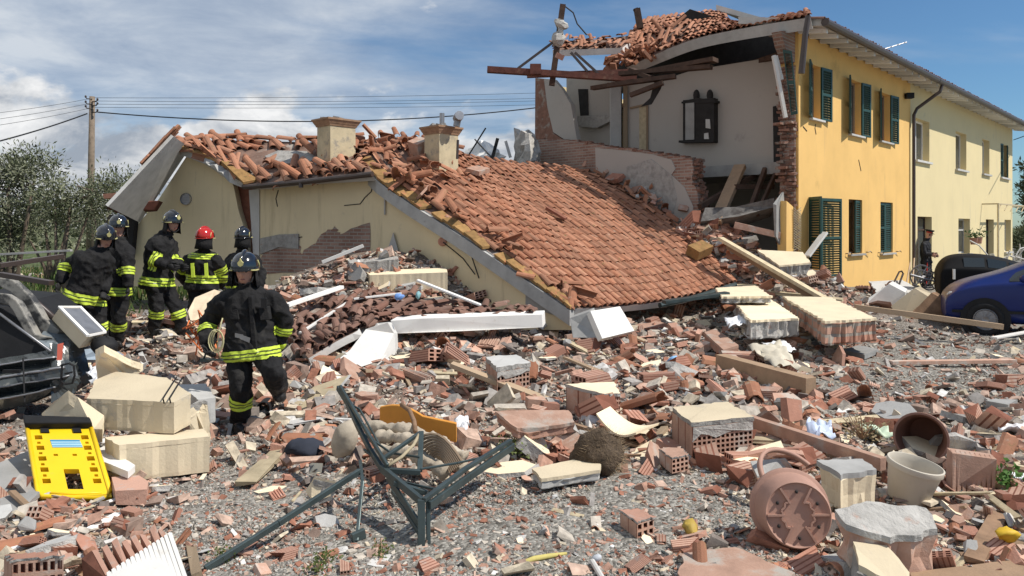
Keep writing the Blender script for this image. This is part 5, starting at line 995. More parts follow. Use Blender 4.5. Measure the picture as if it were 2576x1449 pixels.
# large cabinet-like box with mesh front near the crushed car
bx = thing('speaker_box', 'cream box with a grey mesh panel tilted beside the crushed car', 'box', at(200, 870, 8.6)); q = [at(132, 772, 8.9), at(210, 776, 9.1), at(268, 838, 8.9), at(206, 868, 8.3)]
nn = (q[1] - q[0]).cross(q[3] - q[0]).normalized(); nn = nn if nn.y > 0 else -nn
f = MB(); bk = [q[0] + V((.02, .05, -.04)), q[3]]
g0, g1, g2, g3 = at(150, 773, 7.75), at(201, 773, 8.0), at(265, 837, 7.65), at(222, 846, 7.3); f.prism([g0, g1, g2, g3], V((-.12, .05, -.13))); part('box_shell', f, M['cream'], bx, bevel=.01)
mc = (g0 + g1 + g2 + g3) / 4; f = MB(); f.prism([p.lerp(mc, .10) + V((.004, -.004, .006)) for p in (g0, g1, g2, g3)], V((-.004, .004, -.004))); part('mesh_panel', f, M['steel'], bx)
f = MB()
for a, b in ((g0, g1), (g1, g2), (g2, g3), (g3, g0)): f.bar(a + V((0, -.004, .006)), b + V((0, -.004, .006)), .028, .02)
part('box_rim', f, M['white'], bx)
f = MB(); f.prism([at(205, 880, 8.1), at(262, 872, 8.2), at(300, 885, 8.4), at(285, 905, 8.2), at(190, 905, 7.9)], V((0, .1, -.05))); solo('blue_grey_panel', f, mat('panel_bluegrey', (.30, .36, .42), .5, .1), 'pale blue grey panel lying under the tilted cream box', 'panel')
f = MB(); f.ellipsoid(at(262, 872, 7.5), (.13, .10, .10), Euler((0, .3, .4)).to_matrix(), 12, 8); solo('black_bag', f.jitter(.012), M['black'], 'black crumpled bag in front of the tilted cream box', 'bag', smooth=True)
# ---------------------------------------------------------------- yellow rescue board
yb = thing('spine_board', 'bright yellow plastic rescue board with a black strap propped in the rubble', 'rescue board', at_z(190, 1250, 0))
TLc, TRc, BRc, BLc = at(68, 1072, 5.55), at(228, 1072, 5.65), at(282, 1250, 5.10), at(97, 1250, 5.05)
ex = (TRc - TLc) * .5 + (BRc - BLc) * .5; ey = (BLc - TLc) * .5 + (BRc - TRc) * .5; wd, ht = ex.length, ey.length
P = lambda u, v: TLc.lerp(TRc, u).lerp(BLc.lerp(BRc, u), v); nb = ex.cross(ey).normalized(); nb = nb if nb.y > 0 else -nb
def panel_holes(us, vs, hl, th, P, nrm):
    f = MB(); ins = lambda u, v: any(a < u < b and c < v < d for a, b, c, d in hl)
    for i in range(len(us) - 1):
        for j in range(len(vs) - 1):
            if ins((us[i] + us[i + 1]) / 2, (vs[j] + vs[j + 1]) / 2): continue
            q = [P(us[i], vs[j]), P(us[i + 1], vs[j]), P(us[i + 1], vs[j + 1]), P(us[i], vs[j + 1])]; f.add(q, [(0, 1, 2, 3)]); f.add([k + nrm * th for k in q], [(3, 2, 1, 0)])
    def edge(p, q): f.add([p, q, q + nrm * th, p + nrm * th], [(0, 1, 2, 3)])
    for a, b, c, d in hl:
        for p, q in (((a, c), (b, c)), ((b, c), (b, d)), ((b, d), (a, d)), ((a, d), (a, c))): edge(P(*p), P(*q))
    for p, q in (((0, 0), (1, 0)), ((1, 0), (1, 1)), ((1, 1), (0, 1)), ((0, 1), (0, 0))): edge(P(us[0] + p[0] * (us[-1] - us[0]), p[1]), P(us[0] + q[0] * (us[-1] - us[0]), q[1]))
    return f
hl = [(.42, .64, .63, .90)]
for k in range(5): v = .14 + k * .155; hl += [(.09, .205, v, v + .062), (.80, .915, v, v + .062)]
for k in range(4): v = .235 + k * .155; hl += [(.11, .16, v, v + .03), (.84, .89, v, v + .03)]
hl += [(.32, .385, .415, .445), (.60, .665, .415, .445)]
us = sorted({0, 1, *[q for h in hl for q in h[:2]]}); vs = sorted({0, 1, *[q for h in hl for q in h[2:]]})
YEL = mat('plastic_yellow', (.80, .53, .010), .42, .08, 3, .06, 30, spec=.45, spots=[((.58, .42, .10), 7, .60, .78), ((.40, .31, .16), 16, .70, .80)])
part('board_panel', panel_holes(us, vs, hl, .045, P, nb), YEL, yb, bevel=.006)
f = MB(); f.tube([P(.0, .02), P(.0, .93), P(.06, .995), P(.5, 1.01), P(.94, .995), P(1.0, .93), P(1.0, .02)], .016, 8); f.tube([P(.12, .95), P(.5, .965), P(.88, .945)], .007, 6); part('raised_rim', f, YEL, yb, smooth=True)
f = MB(); f.prism([P(-.04, -.09), P(1.02, -.06), P(1.03, .035), P(-.03, .045)], nb * -.06); f.prism([P(-.04, -.09), P(1.02, -.06), P(1.03, .035), P(-.03, .045)], nb * .05); part('strap_roll', f, M['black'], yb, bevel=.012)
f = MB()
for u in (.20, .70): f.prism([P(u, .03), P(u + .13, .03), P(u + .13, .11), P(u, .11)], nb * -.012)
part('strap_loop', f, M['black'], yb, kind='stuff')
f = MB(); f.prism([P(.315, .21), P(.765, .215), P(.785, .325), P(.33, .325)], nb * -.003); lb = part('sticker', f, mat('sticker_white', (.45, .66, .70), .5, .03), yb); f = MB()
for k, v in enumerate((.214, .243, .268, .292, .314)): f.prism([P(.317 + (v - .21) * .13, v), P(.767 + (v - .21) * .17, v + .003), P(.767 + (v - .21) * .17, v + (.02 if k == 0 else .010)), P(.317 + (v - .21) * .13, v + (.018 if k == 0 else .008))], nb * -.005)
part('sticker_print', f, mat('sticker_blue', (.02, .22, .42), .5, .03), lb, kind='stuff')
f = MB(); f.bar(at(150, 1100, 5.75), at(200, 1240, 5.5), .05, .05); solo('prop_batten', f, M['wood'], 'short batten behind the yellow rescue board holding it up', 'batten')
f = MB(); f.prism(top_poly([(278, 1200), (350, 1195), (372, 1210), (368, 1232), (290, 1236)], .14), V((0, 0, -.10))); solo('brick_piece', f.jitter(.008), M['brick'], 'reddish brick lump beside the lower right corner of the yellow board', 'brick')
# ---------------------------------------------------------------- bent metal frame
mf = thing('bent_metalwork', 'twisted dark green metal frame sprawled across the centre foreground', 'metal frame', at_z(1060, 1380, 0))
def rail(pts, wd, ht, name='rail', m_='metal'):
    f = MB(); w_ = [at(x, y, d) for x, y, d in pts]
    for a, b in zip(w_, w_[1:]):
        f.bar(a, b, wd, ht); t_ = (b - a).normalized(); s_ = t_.cross(UP).normalized()
    part(name, f, M[m_], mf, bevel=.004); return w_
rail([(850, 975, 5.75), (872, 1010, 5.6), (900, 1072, 5.35), (930, 1130, 5.14), (960, 1178, 4.95)], .026, .04); rail([(856, 972, 5.70), (912, 1068, 5.30), (975, 1172, 4.90)], .02, .03)
rail([(960, 1178, 4.95), (1062, 1262, 4.5)], .028, .05); rail([(975, 1200, 4.90), (1062, 1330, 4.46)], .016, .05)
rail([(985, 1235, 4.86), (1060, 1352, 4.44)], .012, .03)
rail([(1060, 1256, 4.48), (1060, 1376, 4.44)], .045, .05, 'post'); rail([(1076, 1252, 4.52), (1078, 1372, 4.47)], .025, .04, 'post')
rail([(1066, 1258, 4.46), (1170, 1180, 4.95), (1285, 1108, 5.5)], .03, .028); rail([(1080, 1272, 4.48), (1180, 1200, 4.95), (1292, 1122, 5.5)], .024, .05)
rail([(958, 1182, 4.97), (1058, 1188, 5.0)], .035, .035); rail([(1060, 1088, 5.35), (1056, 1184, 5.02)], .035, .035); rail([(962, 1155, 5.05), (1058, 1088, 5.36)], .025, .025)
rail([(906, 1160, 5.1), (912, 1210, 4.8), (897, 1362, 4.5)], .022, .022, 'strut'); rail([(885, 1355, 4.5), (918, 1340, 4.55)], .03, .06, 'bracket')
rail([(990, 1215, 4.75), (1075, 1240, 4.75)], .03, .03)
for r_ in ([(905, 1085, 5.3), (985, 1140, 5.2), (1056, 1150, 5.1)], [(915, 1130, 5.15), (1010, 1212, 4.85), (1100, 1232, 4.7)], [(1058, 1180, 5.0), (1150, 1165, 5.1), (1215, 1150, 5.2)], [(870, 1010, 5.6), (905, 1030, 5.55), (955, 1120, 5.3)]): rail(r_, .012, .016, 'thin_bar')
f = MB(); f.tube([at(975, 1172, 4.95), at(1010, 1150, 5.05), at(1040, 1120, 5.2), at(1055, 1092, 5.33)], .012, 6); part('hose', f, M['woodpale'], mf, smooth=True)
f = MB(); f.bar(at(905, 1185, 4.92), at(700, 1317, 4.45), .026, .038); f.bar(at(700, 1317, 4.45), at(515, 1432, 4.12), .026, .038); solo('metal_rail', f, M['metal'], 'long straight dark green rail running to the bottom left from the bent frame', 'rail', bevel=.004)
# rolled mattress / textile bundle, orange seat, cushion behind the frame
TEX = mat('cloth_beige', (.42, .36, .28), .95, .25, 6, .5, 30, 0, [((.25, .20, .16), 5, .58, .7)]); 
cb = thing('textile_bundle', 'rolled beige mattress bundle tangled behind the bent metal frame', 'mattress', at_z(1050, 1200, 0))
for k, (w0_, w1_, r) in enumerate((((925, 1075, 5.9), (1170, 1150, 5.5), .055), ((950, 1100, 5.75), (1165, 1175, 5.35), .05), ((960, 1140, 5.6), (1120, 1190, 5.25), .06))):
    f = MB(); a, b = at(*w0_), at(*w1_); pts = [a.lerp(b, i / 45) + UP * (.07 * math.sin(math.pi * i / 45)) for i in range(46)]; f.tube(pts, [r * (.85 + .18 * math.sin(i * .42 + k) + .08 * math.sin(i * 1.3)) for i in range(46)], 28)
    f.v = [tuple(V(p) + V((.3, .3, 1)) * (.016 * mnoise.fractal(V(p) * 16, 1, 2, 3) + .010 * mnoise.noise(V((p[0] * 60, p[1] * 20, p[2] * 30))))) for p in f.v]; part('mattress_roll', f, TEX, cb, smooth=True)
f = MB()
for k in range(9):
    a, b = at(1055 + k * 3, 1100 + k * 9, 5.35), at(1165 - k * 4, 1165 + k * 3, 5.25); f.tube([a.lerp(b, i / 7) + UP * (.10 * math.sin(math.pi * i / 7)) for i in range(8)], .010, 5)
part('cloth_fold', f, mat('cloth_brown', (.30, .22, .15), .95, .3), cb, kind='stuff')
ORG = mat('plastic_orange', (.62, .27, .045), .6, .12, 4, .1, 30)
f = MB(); A, B = at(955, 1040, 6.3), at(1148, 1082, 5.8)
for k in range(12):
    u0, u1 = k / 12, (k + 1) / 12; h0, h1 = [.05 + .05 * math.sin(math.pi * min(1, u * 1.7)) for u in (u0, u1)]
    a, b = A.lerp(B, u0), A.lerp(B, u1); f.hexa([a - UP * .10, b - UP * .10, b + V((0, .05, -.1)), a + V((0, .05, -.1))], [a + UP * h0, b + UP * h1, b + V((0, .05, h1)), a + V((0, .05, h0))])
solo('orange_shell', f, ORG, 'orange curved plastic shell lying behind the mattress roll', 'plastic shell', bevel=.006)
f = MB(); f.tube([at(1010, 1018, 6.0), at(1030, 1032, 5.9), at(1042, 1060, 5.75), at(1045, 1085, 5.6)], .018, 8); solo('brown_hose', f, M['wood'], 'brown bent hose over the orange shell', 'hose', smooth=True)
f = MB(); f.ellipsoid(at(868, 1105, 5.75), (.10, .10, .15), Euler((.2, .3, 0)).to_matrix(), 16, 12); f.v = [tuple(V(p) + V((1, 1, 1)) * .02 * mnoise.fractal(V(p) * 12, 1, 2, 3)) for p in f.v]; solo('beige_sack', f, TEX, 'beige crumpled sack left of the bent metal frame', 'sack', smooth=True)
f = MB(); f.ellipsoid(at_z(765, 1130, .08), (.16, .12, .085), Euler((0, .1, .3)).to_matrix(), 16, 10); f.v = [tuple(V(p) + V((1, 1, 1)) * .03 * mnoise.fractal(V(p) * 9, 1, 2, 3)) for p in f.v]; solo('dark_cloth', f, mat('cloth_navy', (.03, .035, .05), .9, .3), 'dark navy cloth heap left of the beige sack', 'cloth', smooth=True)
slabpx('plaster_block', [(770, 1232), (790, 1200), (848, 1212), (838, 1240), (790, 1258)], [.10, .20, .18, .10, .06], .05, CRM, 'cream plaster wedge leaning on the long green rail', 'plaster piece', .004)
def leafy(name, c, r, n, col, label, cat, sz=.03, stems=6):
    t_ = thing(name, label, cat, V(c)); f = MB()
    for k in range(stems): f.tube([V(c), V(c) + V((random.gauss(0, r * .5), random.gauss(0, r * .5), r * random.uniform(.5, 1)))], .004, 4)
    part('stem', f, M['wood'], t_, kind='stuff'); g = MB()
    for k in range(n):
        p = V(c) + V((random.gauss(0, r * .45), random.gauss(0, r * .45), abs(random.gauss(r * .4, r * .35)))); d_ = V(RNG.normal(size=3)).normalized(); e = d_.orthogonal().normalized()
        g.add([p, p + d_ * sz * .5 + e * sz * .3, p + d_ * sz, p + d_ * sz * .5 - e * sz * .3], [(0, 1, 2, 3)])
    part('foliage', g, mat('leaf_' + name, col, .7, .5, 20), t_, weld=False); return t_
leafy('uprooted_shrub', at_z(1305, 1140, .04), .16, 420, (.13, .16, .045), 'small pale green shrub at the tip of the bent metal frame', 'shrub')
leafy('green_weed', at_z(2535, 1225, .05), .15, 160, (.06, .14, .02), 'bright green leaves beside the upright ribbed tile', 'plant', .05)
leafy('green_weed', at_z(2455, 1225, .02), .10, 90, (.05, .10, .02), 'dark green leaves between the cream pot and the upright ribbed tile', 'plant', .05)
leafy('dry_twigs', at_z(2170, 1105, .04), .2, 160, (.25, .19, .10), 'dry twigs and leaves left of the brown pot', 'twigs', .035, 30)
for k, (x, y) in enumerate(((820, 1415), (560, 1412), (800, 1440), (960, 1395))):
    leafy('grass_tuft', at_z(x, y, 0), .07, 90, (.07, .095, .02), ('mossy grass tuft on the gravel ' + ('right of the long green rail', 'at the tip of the long green rail', 'lowest of the tufts by the rail', 'left of the frame post foot')[k]), 'grass tuft', .02, 3)
# sheets, bags, small coloured rubbish
def sheet(pts, z, amp, m_, label, cat, name, seed, sub=10):
    A, B, C, D = top_poly(pts, z); f = MB(); g = []
    for i in range(sub + 1):
        for j in range(sub + 1):
            p = A.lerp(B, i / sub).lerp(D.lerp(C, i / sub), j / sub); g.append(p + UP * amp * mnoise.fractal(p * 9 + V((seed, 0, 0)), 1, 2, 4) + V((mnoise.noise(p * 8 + V((0, seed, 0))), mnoise.noise(p * 8 + V((0, 0, seed))), 0)) * amp * .6)
    fs = [(i * (sub + 1) + j, (i + 1) * (sub + 1) + j, (i + 1) * (sub + 1) + j + 1, i * (sub + 1) + j + 1) for i in range(sub) for j in range(sub)]
    f.add(g, fs); o = solo(name, f, m_, label, cat, smooth=True); md = o.modifiers.new('thickness', 'SOLIDIFY'); md.thickness = .006; return o
CANV = mat('canvas_cream', (.55, .50, .40), .9, .15, 4, .3, 30); PAP = mat('paper_white', (.74, .75, .77), .7, .06, 8, .1, 30)
sheet([(1880, 868), (1960, 862), (2015, 925), (1950, 925)], .24, .09, CANV, 'crumpled cream canvas draped on the thick timber beam', 'canvas', 'canvas_sheet', 1)
sheet([(1915, 862), (1975, 860), (2005, 882), (1950, 890)], .22, .05, PAP, 'crumpled white plastic sheet above the cream canvas', 'plastic sheet', 'plastic_sheet', 2)
sheet([(2030, 1065), (2085, 1068), (2100, 1100), (2035, 1095)], .14, .10, mat('plastic_bluewhite', (.55, .62, .78), .3, .2, 9), 'blue and white plastic bag beside the pinkish timber', 'plastic bag', 'plastic_bag', 3)
sheet([(2515, 1068), (2590, 1065), (2590, 1088), (2510, 1086)], .08, .07, PAP, 'crumpled white paper at the right edge of the gravel', 'paper', 'paper_sheet', 4)
sheet([(2150, 1068), (2230, 1075), (2262, 1100), (2190, 1090)], .10, .07, mat('plastic_mint', (.55, .66, .50), .5, .25, 9), 'pale green packet between the twigs and the brown pot', 'packet', 'plastic_packet', 5)
sheet([(225, 925), (262, 918), (270, 948), (218, 955)], .5, .10, PAP, 'crumpled white cloth beside the pointed plaster sheet', 'cloth', 'white_cloth', 6)
sheet([(1820, 800), (1870, 796), (1890, 812), (1835, 820)], .45, .06, PAP, 'white curved sheet above the joined orange bricks', 'sheet', 'white_sheet', 7)
sheet([(1150, 1062), (1175, 1055), (1180, 1082), (1155, 1085)], .18, .10, PAP, 'scrap of white paper right of the orange shell', 'paper', 'paper_sheet', 8)
sheet([(2525, 1192), (2580, 1186), (2585, 1212), (2530, 1212)], .10, .05, PAP, 'white plastic piece behind the bright green leaves', 'plastic piece', 'plastic_sheet', 9)
f = MB(); f.prism([at(470, 782, 8.7), at(492, 748, 9.0), at(538, 728, 9.2), at(536, 770, 9.0), at(520, 800, 8.7), at(500, 832, 8.4), at(478, 815, 8.5)], V((.03, .12, -.05))); solo('tan_board', f.jitter(.015), mat('insulation_tan', (.62, .50, .35), .9, .2, 6), 'tan plaster board leaning behind the walking firefighter', 'board')
for i, (x, y, z, r, col, lb) in enumerate(((1005, 745, .98, .07, (.16, .30, .62), 'blue rag on the brown porch tiles'), (1052, 742, .98, .06, (.20, .38, .40), 'teal rag right of the blue rag'), (1690, 912, .12, .10, (.25, .45, .72), 'light blue crumpled bag in the middle of the rubble'), (2535, 1345, .12, .07, (.62, .40, .03), 'yellow packet in the bottom right rubble'), (2415, 1190, .12, .06, (.65, .40, .05), 'yellow orange carton behind the cream pot'), (1738, 1330, .05, .07, (.40, .28, .06), 'dull yellow sponge on the gravel left of the big pot'), (1500, 1405, .03, .035, (.5, .52, .55), 'grey metal door knob at the bottom edge'))):
    c = at_z(x, y, z); f = MB(); f.ellipsoid(c, (r, r * .7, r * .6), Euler((i, i * 2, i)).to_matrix(), 12, 8)
    if i != 6: f.v = [tuple(V(p) + V((.6, .6, 1)) * r * .5 * mnoise.fractal(V(p) * 14, 1, 2, 3)) for p in f.v]
    solo(('rag', 'rag', 'plastic_bag', 'packet', 'carton', 'sponge', 'door_knob')[i], f, mat('rubbish_' + str(i), col, .6, .15), lb, ('rag', 'rag', 'plastic bag', 'packet', 'carton', 'sponge', 'door knob')[i], smooth=True)
f = MB(); f.tube([at_z(1490, 1412, .03), at_z(1530, 1480, .02)], .016, 8); solo('knob_shaft', f, M['white'], 'white tube below the grey metal door knob', 'tube')
f = MB(); f.tube([at_z(1298, 1422, .02), at_z(1345, 1405, .03), at_z(1385, 1398, .03), at_z(1425, 1392, .02)], [.012, .016, .014, .008], 8); solo('yellow_foam', f, mat('foam_yellow', (.55, .47, .16), .9, .2), 'curved strip of yellow foam on the gravel at the bottom', 'foam strip', smooth=True)
f = MB(); f.tube([at(545, 880, 7.6), at(535, 850, 7.8), at(520, 800, 8.4)], .012, 6); f.tube([at(505, 830, 8.4), at(520, 800, 8.4), at(530, 790, 8.5)], .012, 6)
for k in range(22):
    a = random.uniform(0, 6.3); c = at(505 + random.uniform(-22, 25), 830 + random.uniform(-35, 35), 8.5); f.tube([c, c + V((random.uniform(-.12, .12), random.uniform(-.05, .05), random.uniform(-.12, .12))), c + V((random.uniform(-.15, .15), random.uniform(-.05, .05), random.uniform(-.2, .05)))], .009, 5)
solo('orange_rope', f, mat('rope_orange', (.70, .20, .07), .8, .2), 'tangled orange rope heap behind the walking firefighter', 'rope', smooth=True)
# vertical junk behind the annex ridge: rods, white heap, dark bush-like wreckage
f = MB(); f.tube([at(1178, 392, 21), at(1222, 322, 21)], .022, 5); f.tube([at(1194, 350, 21), at(1240, 400, 21)], .02, 5); f.bar(at(1238, 400, 21), at(1252, 348, 21), .09, .09); solo('bent_rods', f, M['black'], 'crossed dark rods sticking up behind the fallen roof', 'rods')
f = MB(); f.bar(at(1284, 396, 21), at(1272, 355, 21), .10, .08); solo('grey_post', f, M['concretepale'], 'short pale post leaning behind the fallen roof', 'post')
for c, r, m_, lb, nm in ((at(1215, 408, 21.5), (.55, .4, .42), M['white'], 'white heap of plaster behind the fallen roof', 'plaster_heap'), (at(1325, 385, 21), (.38, .4, .72), M['mortar'], 'grey heap of wreckage at the left foot of the broken wall', 'wreckage_heap')):
    f = MB(); f.ellipsoid(c, r, None, 18, 12); f.v = [tuple(V(p) + (V(p) - c) * .6 * mnoise.fractal(V(p) * 3.1, 1, 2, 4)) for p in f.v]; solo(nm, f, m_, lb, 'rubble heap')
for k in range(7): pass
# ================================================================ rubble, piece by piece
def frag_hollow(seed):
    r = random.Random(seed); f = MB(); L, W_, T = r.uniform(.14, .30), r.uniform(.10, .20), r.uniform(.07, .11); nx, nz = r.choice(((3, 2), (4, 2), (3, 3), (2, 2)))
    x, y, z = W_ / 2, L / 2, T / 2; e = lambda: r.uniform(-.02, .02)
    bk = [V((-x, y + e() * 3, -z)), V((x, y + e() * 3, -z)), V((x, y + e() * 4, z)), V((-x, y + e() * 4, z))]
    fr = [V((-x, -y, -z)), V((x, -y, -z)), V((x, -y, z)), V((-x, -y, z))]
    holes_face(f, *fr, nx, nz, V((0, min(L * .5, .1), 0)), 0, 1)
    nr = r.choice((3, 4, 5))
    for p, q, p2, q2 in ((fr[3], fr[2], bk[3], bk[2]), (fr[1], fr[0], bk[1], bk[0]), (fr[2], fr[1], bk[2], bk[1]), (fr[0], fr[3], bk[0], bk[3])):
        n_ = (q - p).cross(p2 - p).normalized() * .006
        for k in range(nr):
            u0, u1, u2 = k / nr, (k + .7) / nr, (k + 1) / nr
            f.add([p.lerp(q, u0), p.lerp(q, u1), p2.lerp(q2, u1), p2.lerp(q2, u0)], [(0, 1, 2, 3)]); f.add([p.lerp(q, u1), p.lerp(q, u2), p2.lerp(q2, u2), p2.lerp(q2, u1)], [(0, 1, 2, 3)], 1)
    f.add(bk, [(0, 1, 2, 3)], 1); return f, T
def frag_poly(seed, rx, ry, th, n=6, jag=.25):
    r = random.Random(seed); a0 = r.uniform(0, 6); P_ = []
    for k in range(n):
        a = a0 + 2 * math.pi * (k + r.uniform(-.28, .28)) / n; q = 1 + r.uniform(-jag, jag); P_.append(V((rx * q * math.cos(a), ry * q * math.sin(a), th / 2)))
    f = MB(); f.prism(P_, V((r.uniform(-.3, .3) * th, r.uniform(-.3, .3) * th, -th)), 0, 1, 1); k = len(P_)
    f.v = f.v[:k] + [(x * r.uniform(.85, 1.1), y * r.uniform(.85, 1.1), z + r.uniform(-.12, .12) * th) for x, y, z in f.v[k:]]; return f, th
def frag_lump(seed, s):
    r = random.Random(seed); bm = bmesh.new()
    for k in range(22): bm.verts.new((max(-.8, min(.8, r.uniform(-1.3, 1.3))) * s, max(-.7, min(.7, r.uniform(-1.2, 1.2))) * s * .8, max(-.7, min(.7, r.uniform(-1.4, 1.4))) * s * .5))
    bmesh.ops.convex_hull(bm, input=bm.verts); bm.verts.ensure_lookup_table(); f = MB(); bmesh.ops.delete(bm, geom=[v for v in bm.verts if not v.link_faces], context='VERTS'); bm.verts.index_update()
    f.add([v.co.copy() for v in bm.verts], [[v.index for v in q.verts] for q in bm.faces]); bm.free(); return f, s * .9
def frag_rib(seed):
    r = random.Random(seed); f = MB(); L, W_ = r.uniform(.14, .3), r.uniform(.10, .2); n = r.choice((5, 6, 8)); T = .022
    f.box((0, 0, 0), (W_, L, T))
    for k in range(n):
        u = -W_ / 2 + W_ * (k + .5) / n; f.box((u, r.uniform(-.01, .01), T / 2 + .006), (W_ / n * .55, L * r.uniform(.8, 1), .012))
        if k % 2 == 0: f.box((u, 0, -T / 2 - .016), (.010, L * r.uniform(.5, .95), .032))
    return f.jitter(.003, seed), .05
def frag_tile(seed):
    r = random.Random(seed); f = tile_mesh('t', .085, .075, r.uniform(.14, .36), .014, None, 6, .025, seed); f.v = [(x, y - .12, z - .03) for x, y, z in f.v]; return f, .07
def frag_brick(seed):
    r = random.Random(seed); f = MB(); f.box((0, 0, 0), (r.uniform(.10, .14), r.uniform(.12, .26), r.uniform(.05, .075))); return f.jitter(.010, seed), .06
def frag_wood(seed):
    r = random.Random(seed); f = MB(); L = r.uniform(.3, .95); f.box((0, 0, 0), (r.uniform(.025, .08), L, r.uniform(.015, .04))); return f.jitter(.008, seed), .04
KINDS_ = [   # name, category, noun, count, maker, variants, materials
    ('hollow_brick_piece', 'brick piece', 'hollow brick piece', 230, frag_hollow, 10, lambda k: [M['brick'] if k % 3 else M['pink'], M['brickdark']]),
    ('brick_piece', 'brick', 'solid brick piece', 160, frag_brick, 8, lambda k: [M['brick'] if k % 2 else M['pink']]),
    ('terracotta_shard', 'shard', 'flat terracotta shard', 260, lambda s: frag_poly(s, random.uniform(.07, .17), random.uniform(.06, .12), random.uniform(.014, .03), random.choice((4, 5, 6))), 12, lambda k: [M['pink'] if k % 2 else M['brick'], M['brick']]),
    ('ribbed_tile_piece', 'tile piece', 'ribbed clay tile piece', 120, frag_rib, 8, lambda k: [M['pink'] if k % 3 else M['brick']]),
    ('roof_tile_piece', 'roof tile', 'curved roof tile piece', 150, frag_tile, 8, lambda k: [M['tile']]),
    ('plaster_piece', 'plaster piece', 'cream plaster piece', 130, lambda s: frag_poly(s, random.uniform(.08, .2), random.uniform(.07, .14), random.uniform(.02, .07), random.choice((4, 5, 6))), 10, lambda k: [M['cream'], M['mortar']]),
    ('mortar_lump', 'mortar lump', 'grey mortar lump', 110, lambda s: frag_lump(s, random.uniform(.04, .10)), 10, lambda k: [M['mortar'] if k % 2 else M['concrete']]),
    ('white_plaster_piece', 'plaster piece', 'white plaster piece', 60, lambda s: frag_poly(s, random.uniform(.05, .12), random.uniform(.04, .09), random.uniform(.01, .03), 5), 6, lambda k: [M['concretepale'] if k % 2 else M['white'], M['concretepale']]),
    ('wood_splinter', 'wood splinter', 'splintered wooden batten', 95, frag_wood, 8, lambda k: [M['wood'] if k % 3 else M['woodpale']]),
    ('wall_slab_piece', 'wall piece', 'plastered wall slab', 64, lambda s: frag_poly(s, random.uniform(.16, .30), random.uniform(.11, .2), random.uniform(.05, .11), random.choice((5, 6, 7)), .2), 8, lambda k: [M['cream'] if k % 3 == 0 else M['pink'] if k % 3 == 1 else M['concrete'], M['mortar'] if k % 3 != 1 else M['brick']]),
    ('broken_plank', 'plank', 'long broken plank', 40, lambda s: ((lambda f: (f.box((0, 0, 0), (random.uniform(.05, .12), random.uniform(.7, 1.5), random.uniform(.02, .04))), (f.jitter(.012, s), .05))[1])(MB())), 7, lambda k: [M['wood'] if k % 2 else M['woodpale']]),
    ('thin_panel', 'panel', 'thin flat panel sheet', 46, lambda s: frag_poly(s, random.uniform(.14, .28), random.uniform(.08, .17), .012, random.choice((4, 5)), .15), 7, lambda k: [(M['white'], M['concretepale'], M['cream'], M['concrete'], M['woodpale'])[k % 5], M['concrete']]),
    ('metal_strip', 'metal strip', 'thin dark metal strip', 26, lambda s: ((lambda f: (f.box((0, 0, 0), (.025, random.uniform(.3, .8), .012)), (f, .03))[1])(MB())), 4, lambda k: [M['metal']])]
REG = [  # where rubble lies in the photograph (x0,y0,x1,y1), weight, size of pieces
    ((660, 830, 2050, 1190), 9.0, 1.18), ((1500, 780, 2160, 960), 3.0, 1.05), ((560, 800, 1240, 1010), 2.2, .9), ((620, 585, 1260, 790), 3.6, 1.1), ((1580, 490, 1960, 640), 5.0, 1.55), ((1700, 560, 2300, 790), 4.8, 1.4),
    ((200, 790, 700, 1100), 3.2, .85), ((-220, 900, 60, 1200), .7, .8), ((-220, 590, 230, 700), 1.3, 1.0), ((1860, 1000, 2800, 1270), 4.2, .8), ((2060, 1180, 2800, 1449), 3.0, .65), ((2040, 800, 2800, 1000), 0.9, .8), ((-180, 1180, 420, 1449), 1.9, .6), ((350, 1040, 900, 1449), 1.2, .42), ((880, 1180, 2000, 1449), 1.3, .42), ((1700, 1330, 2250, 1449), .5, .6)]
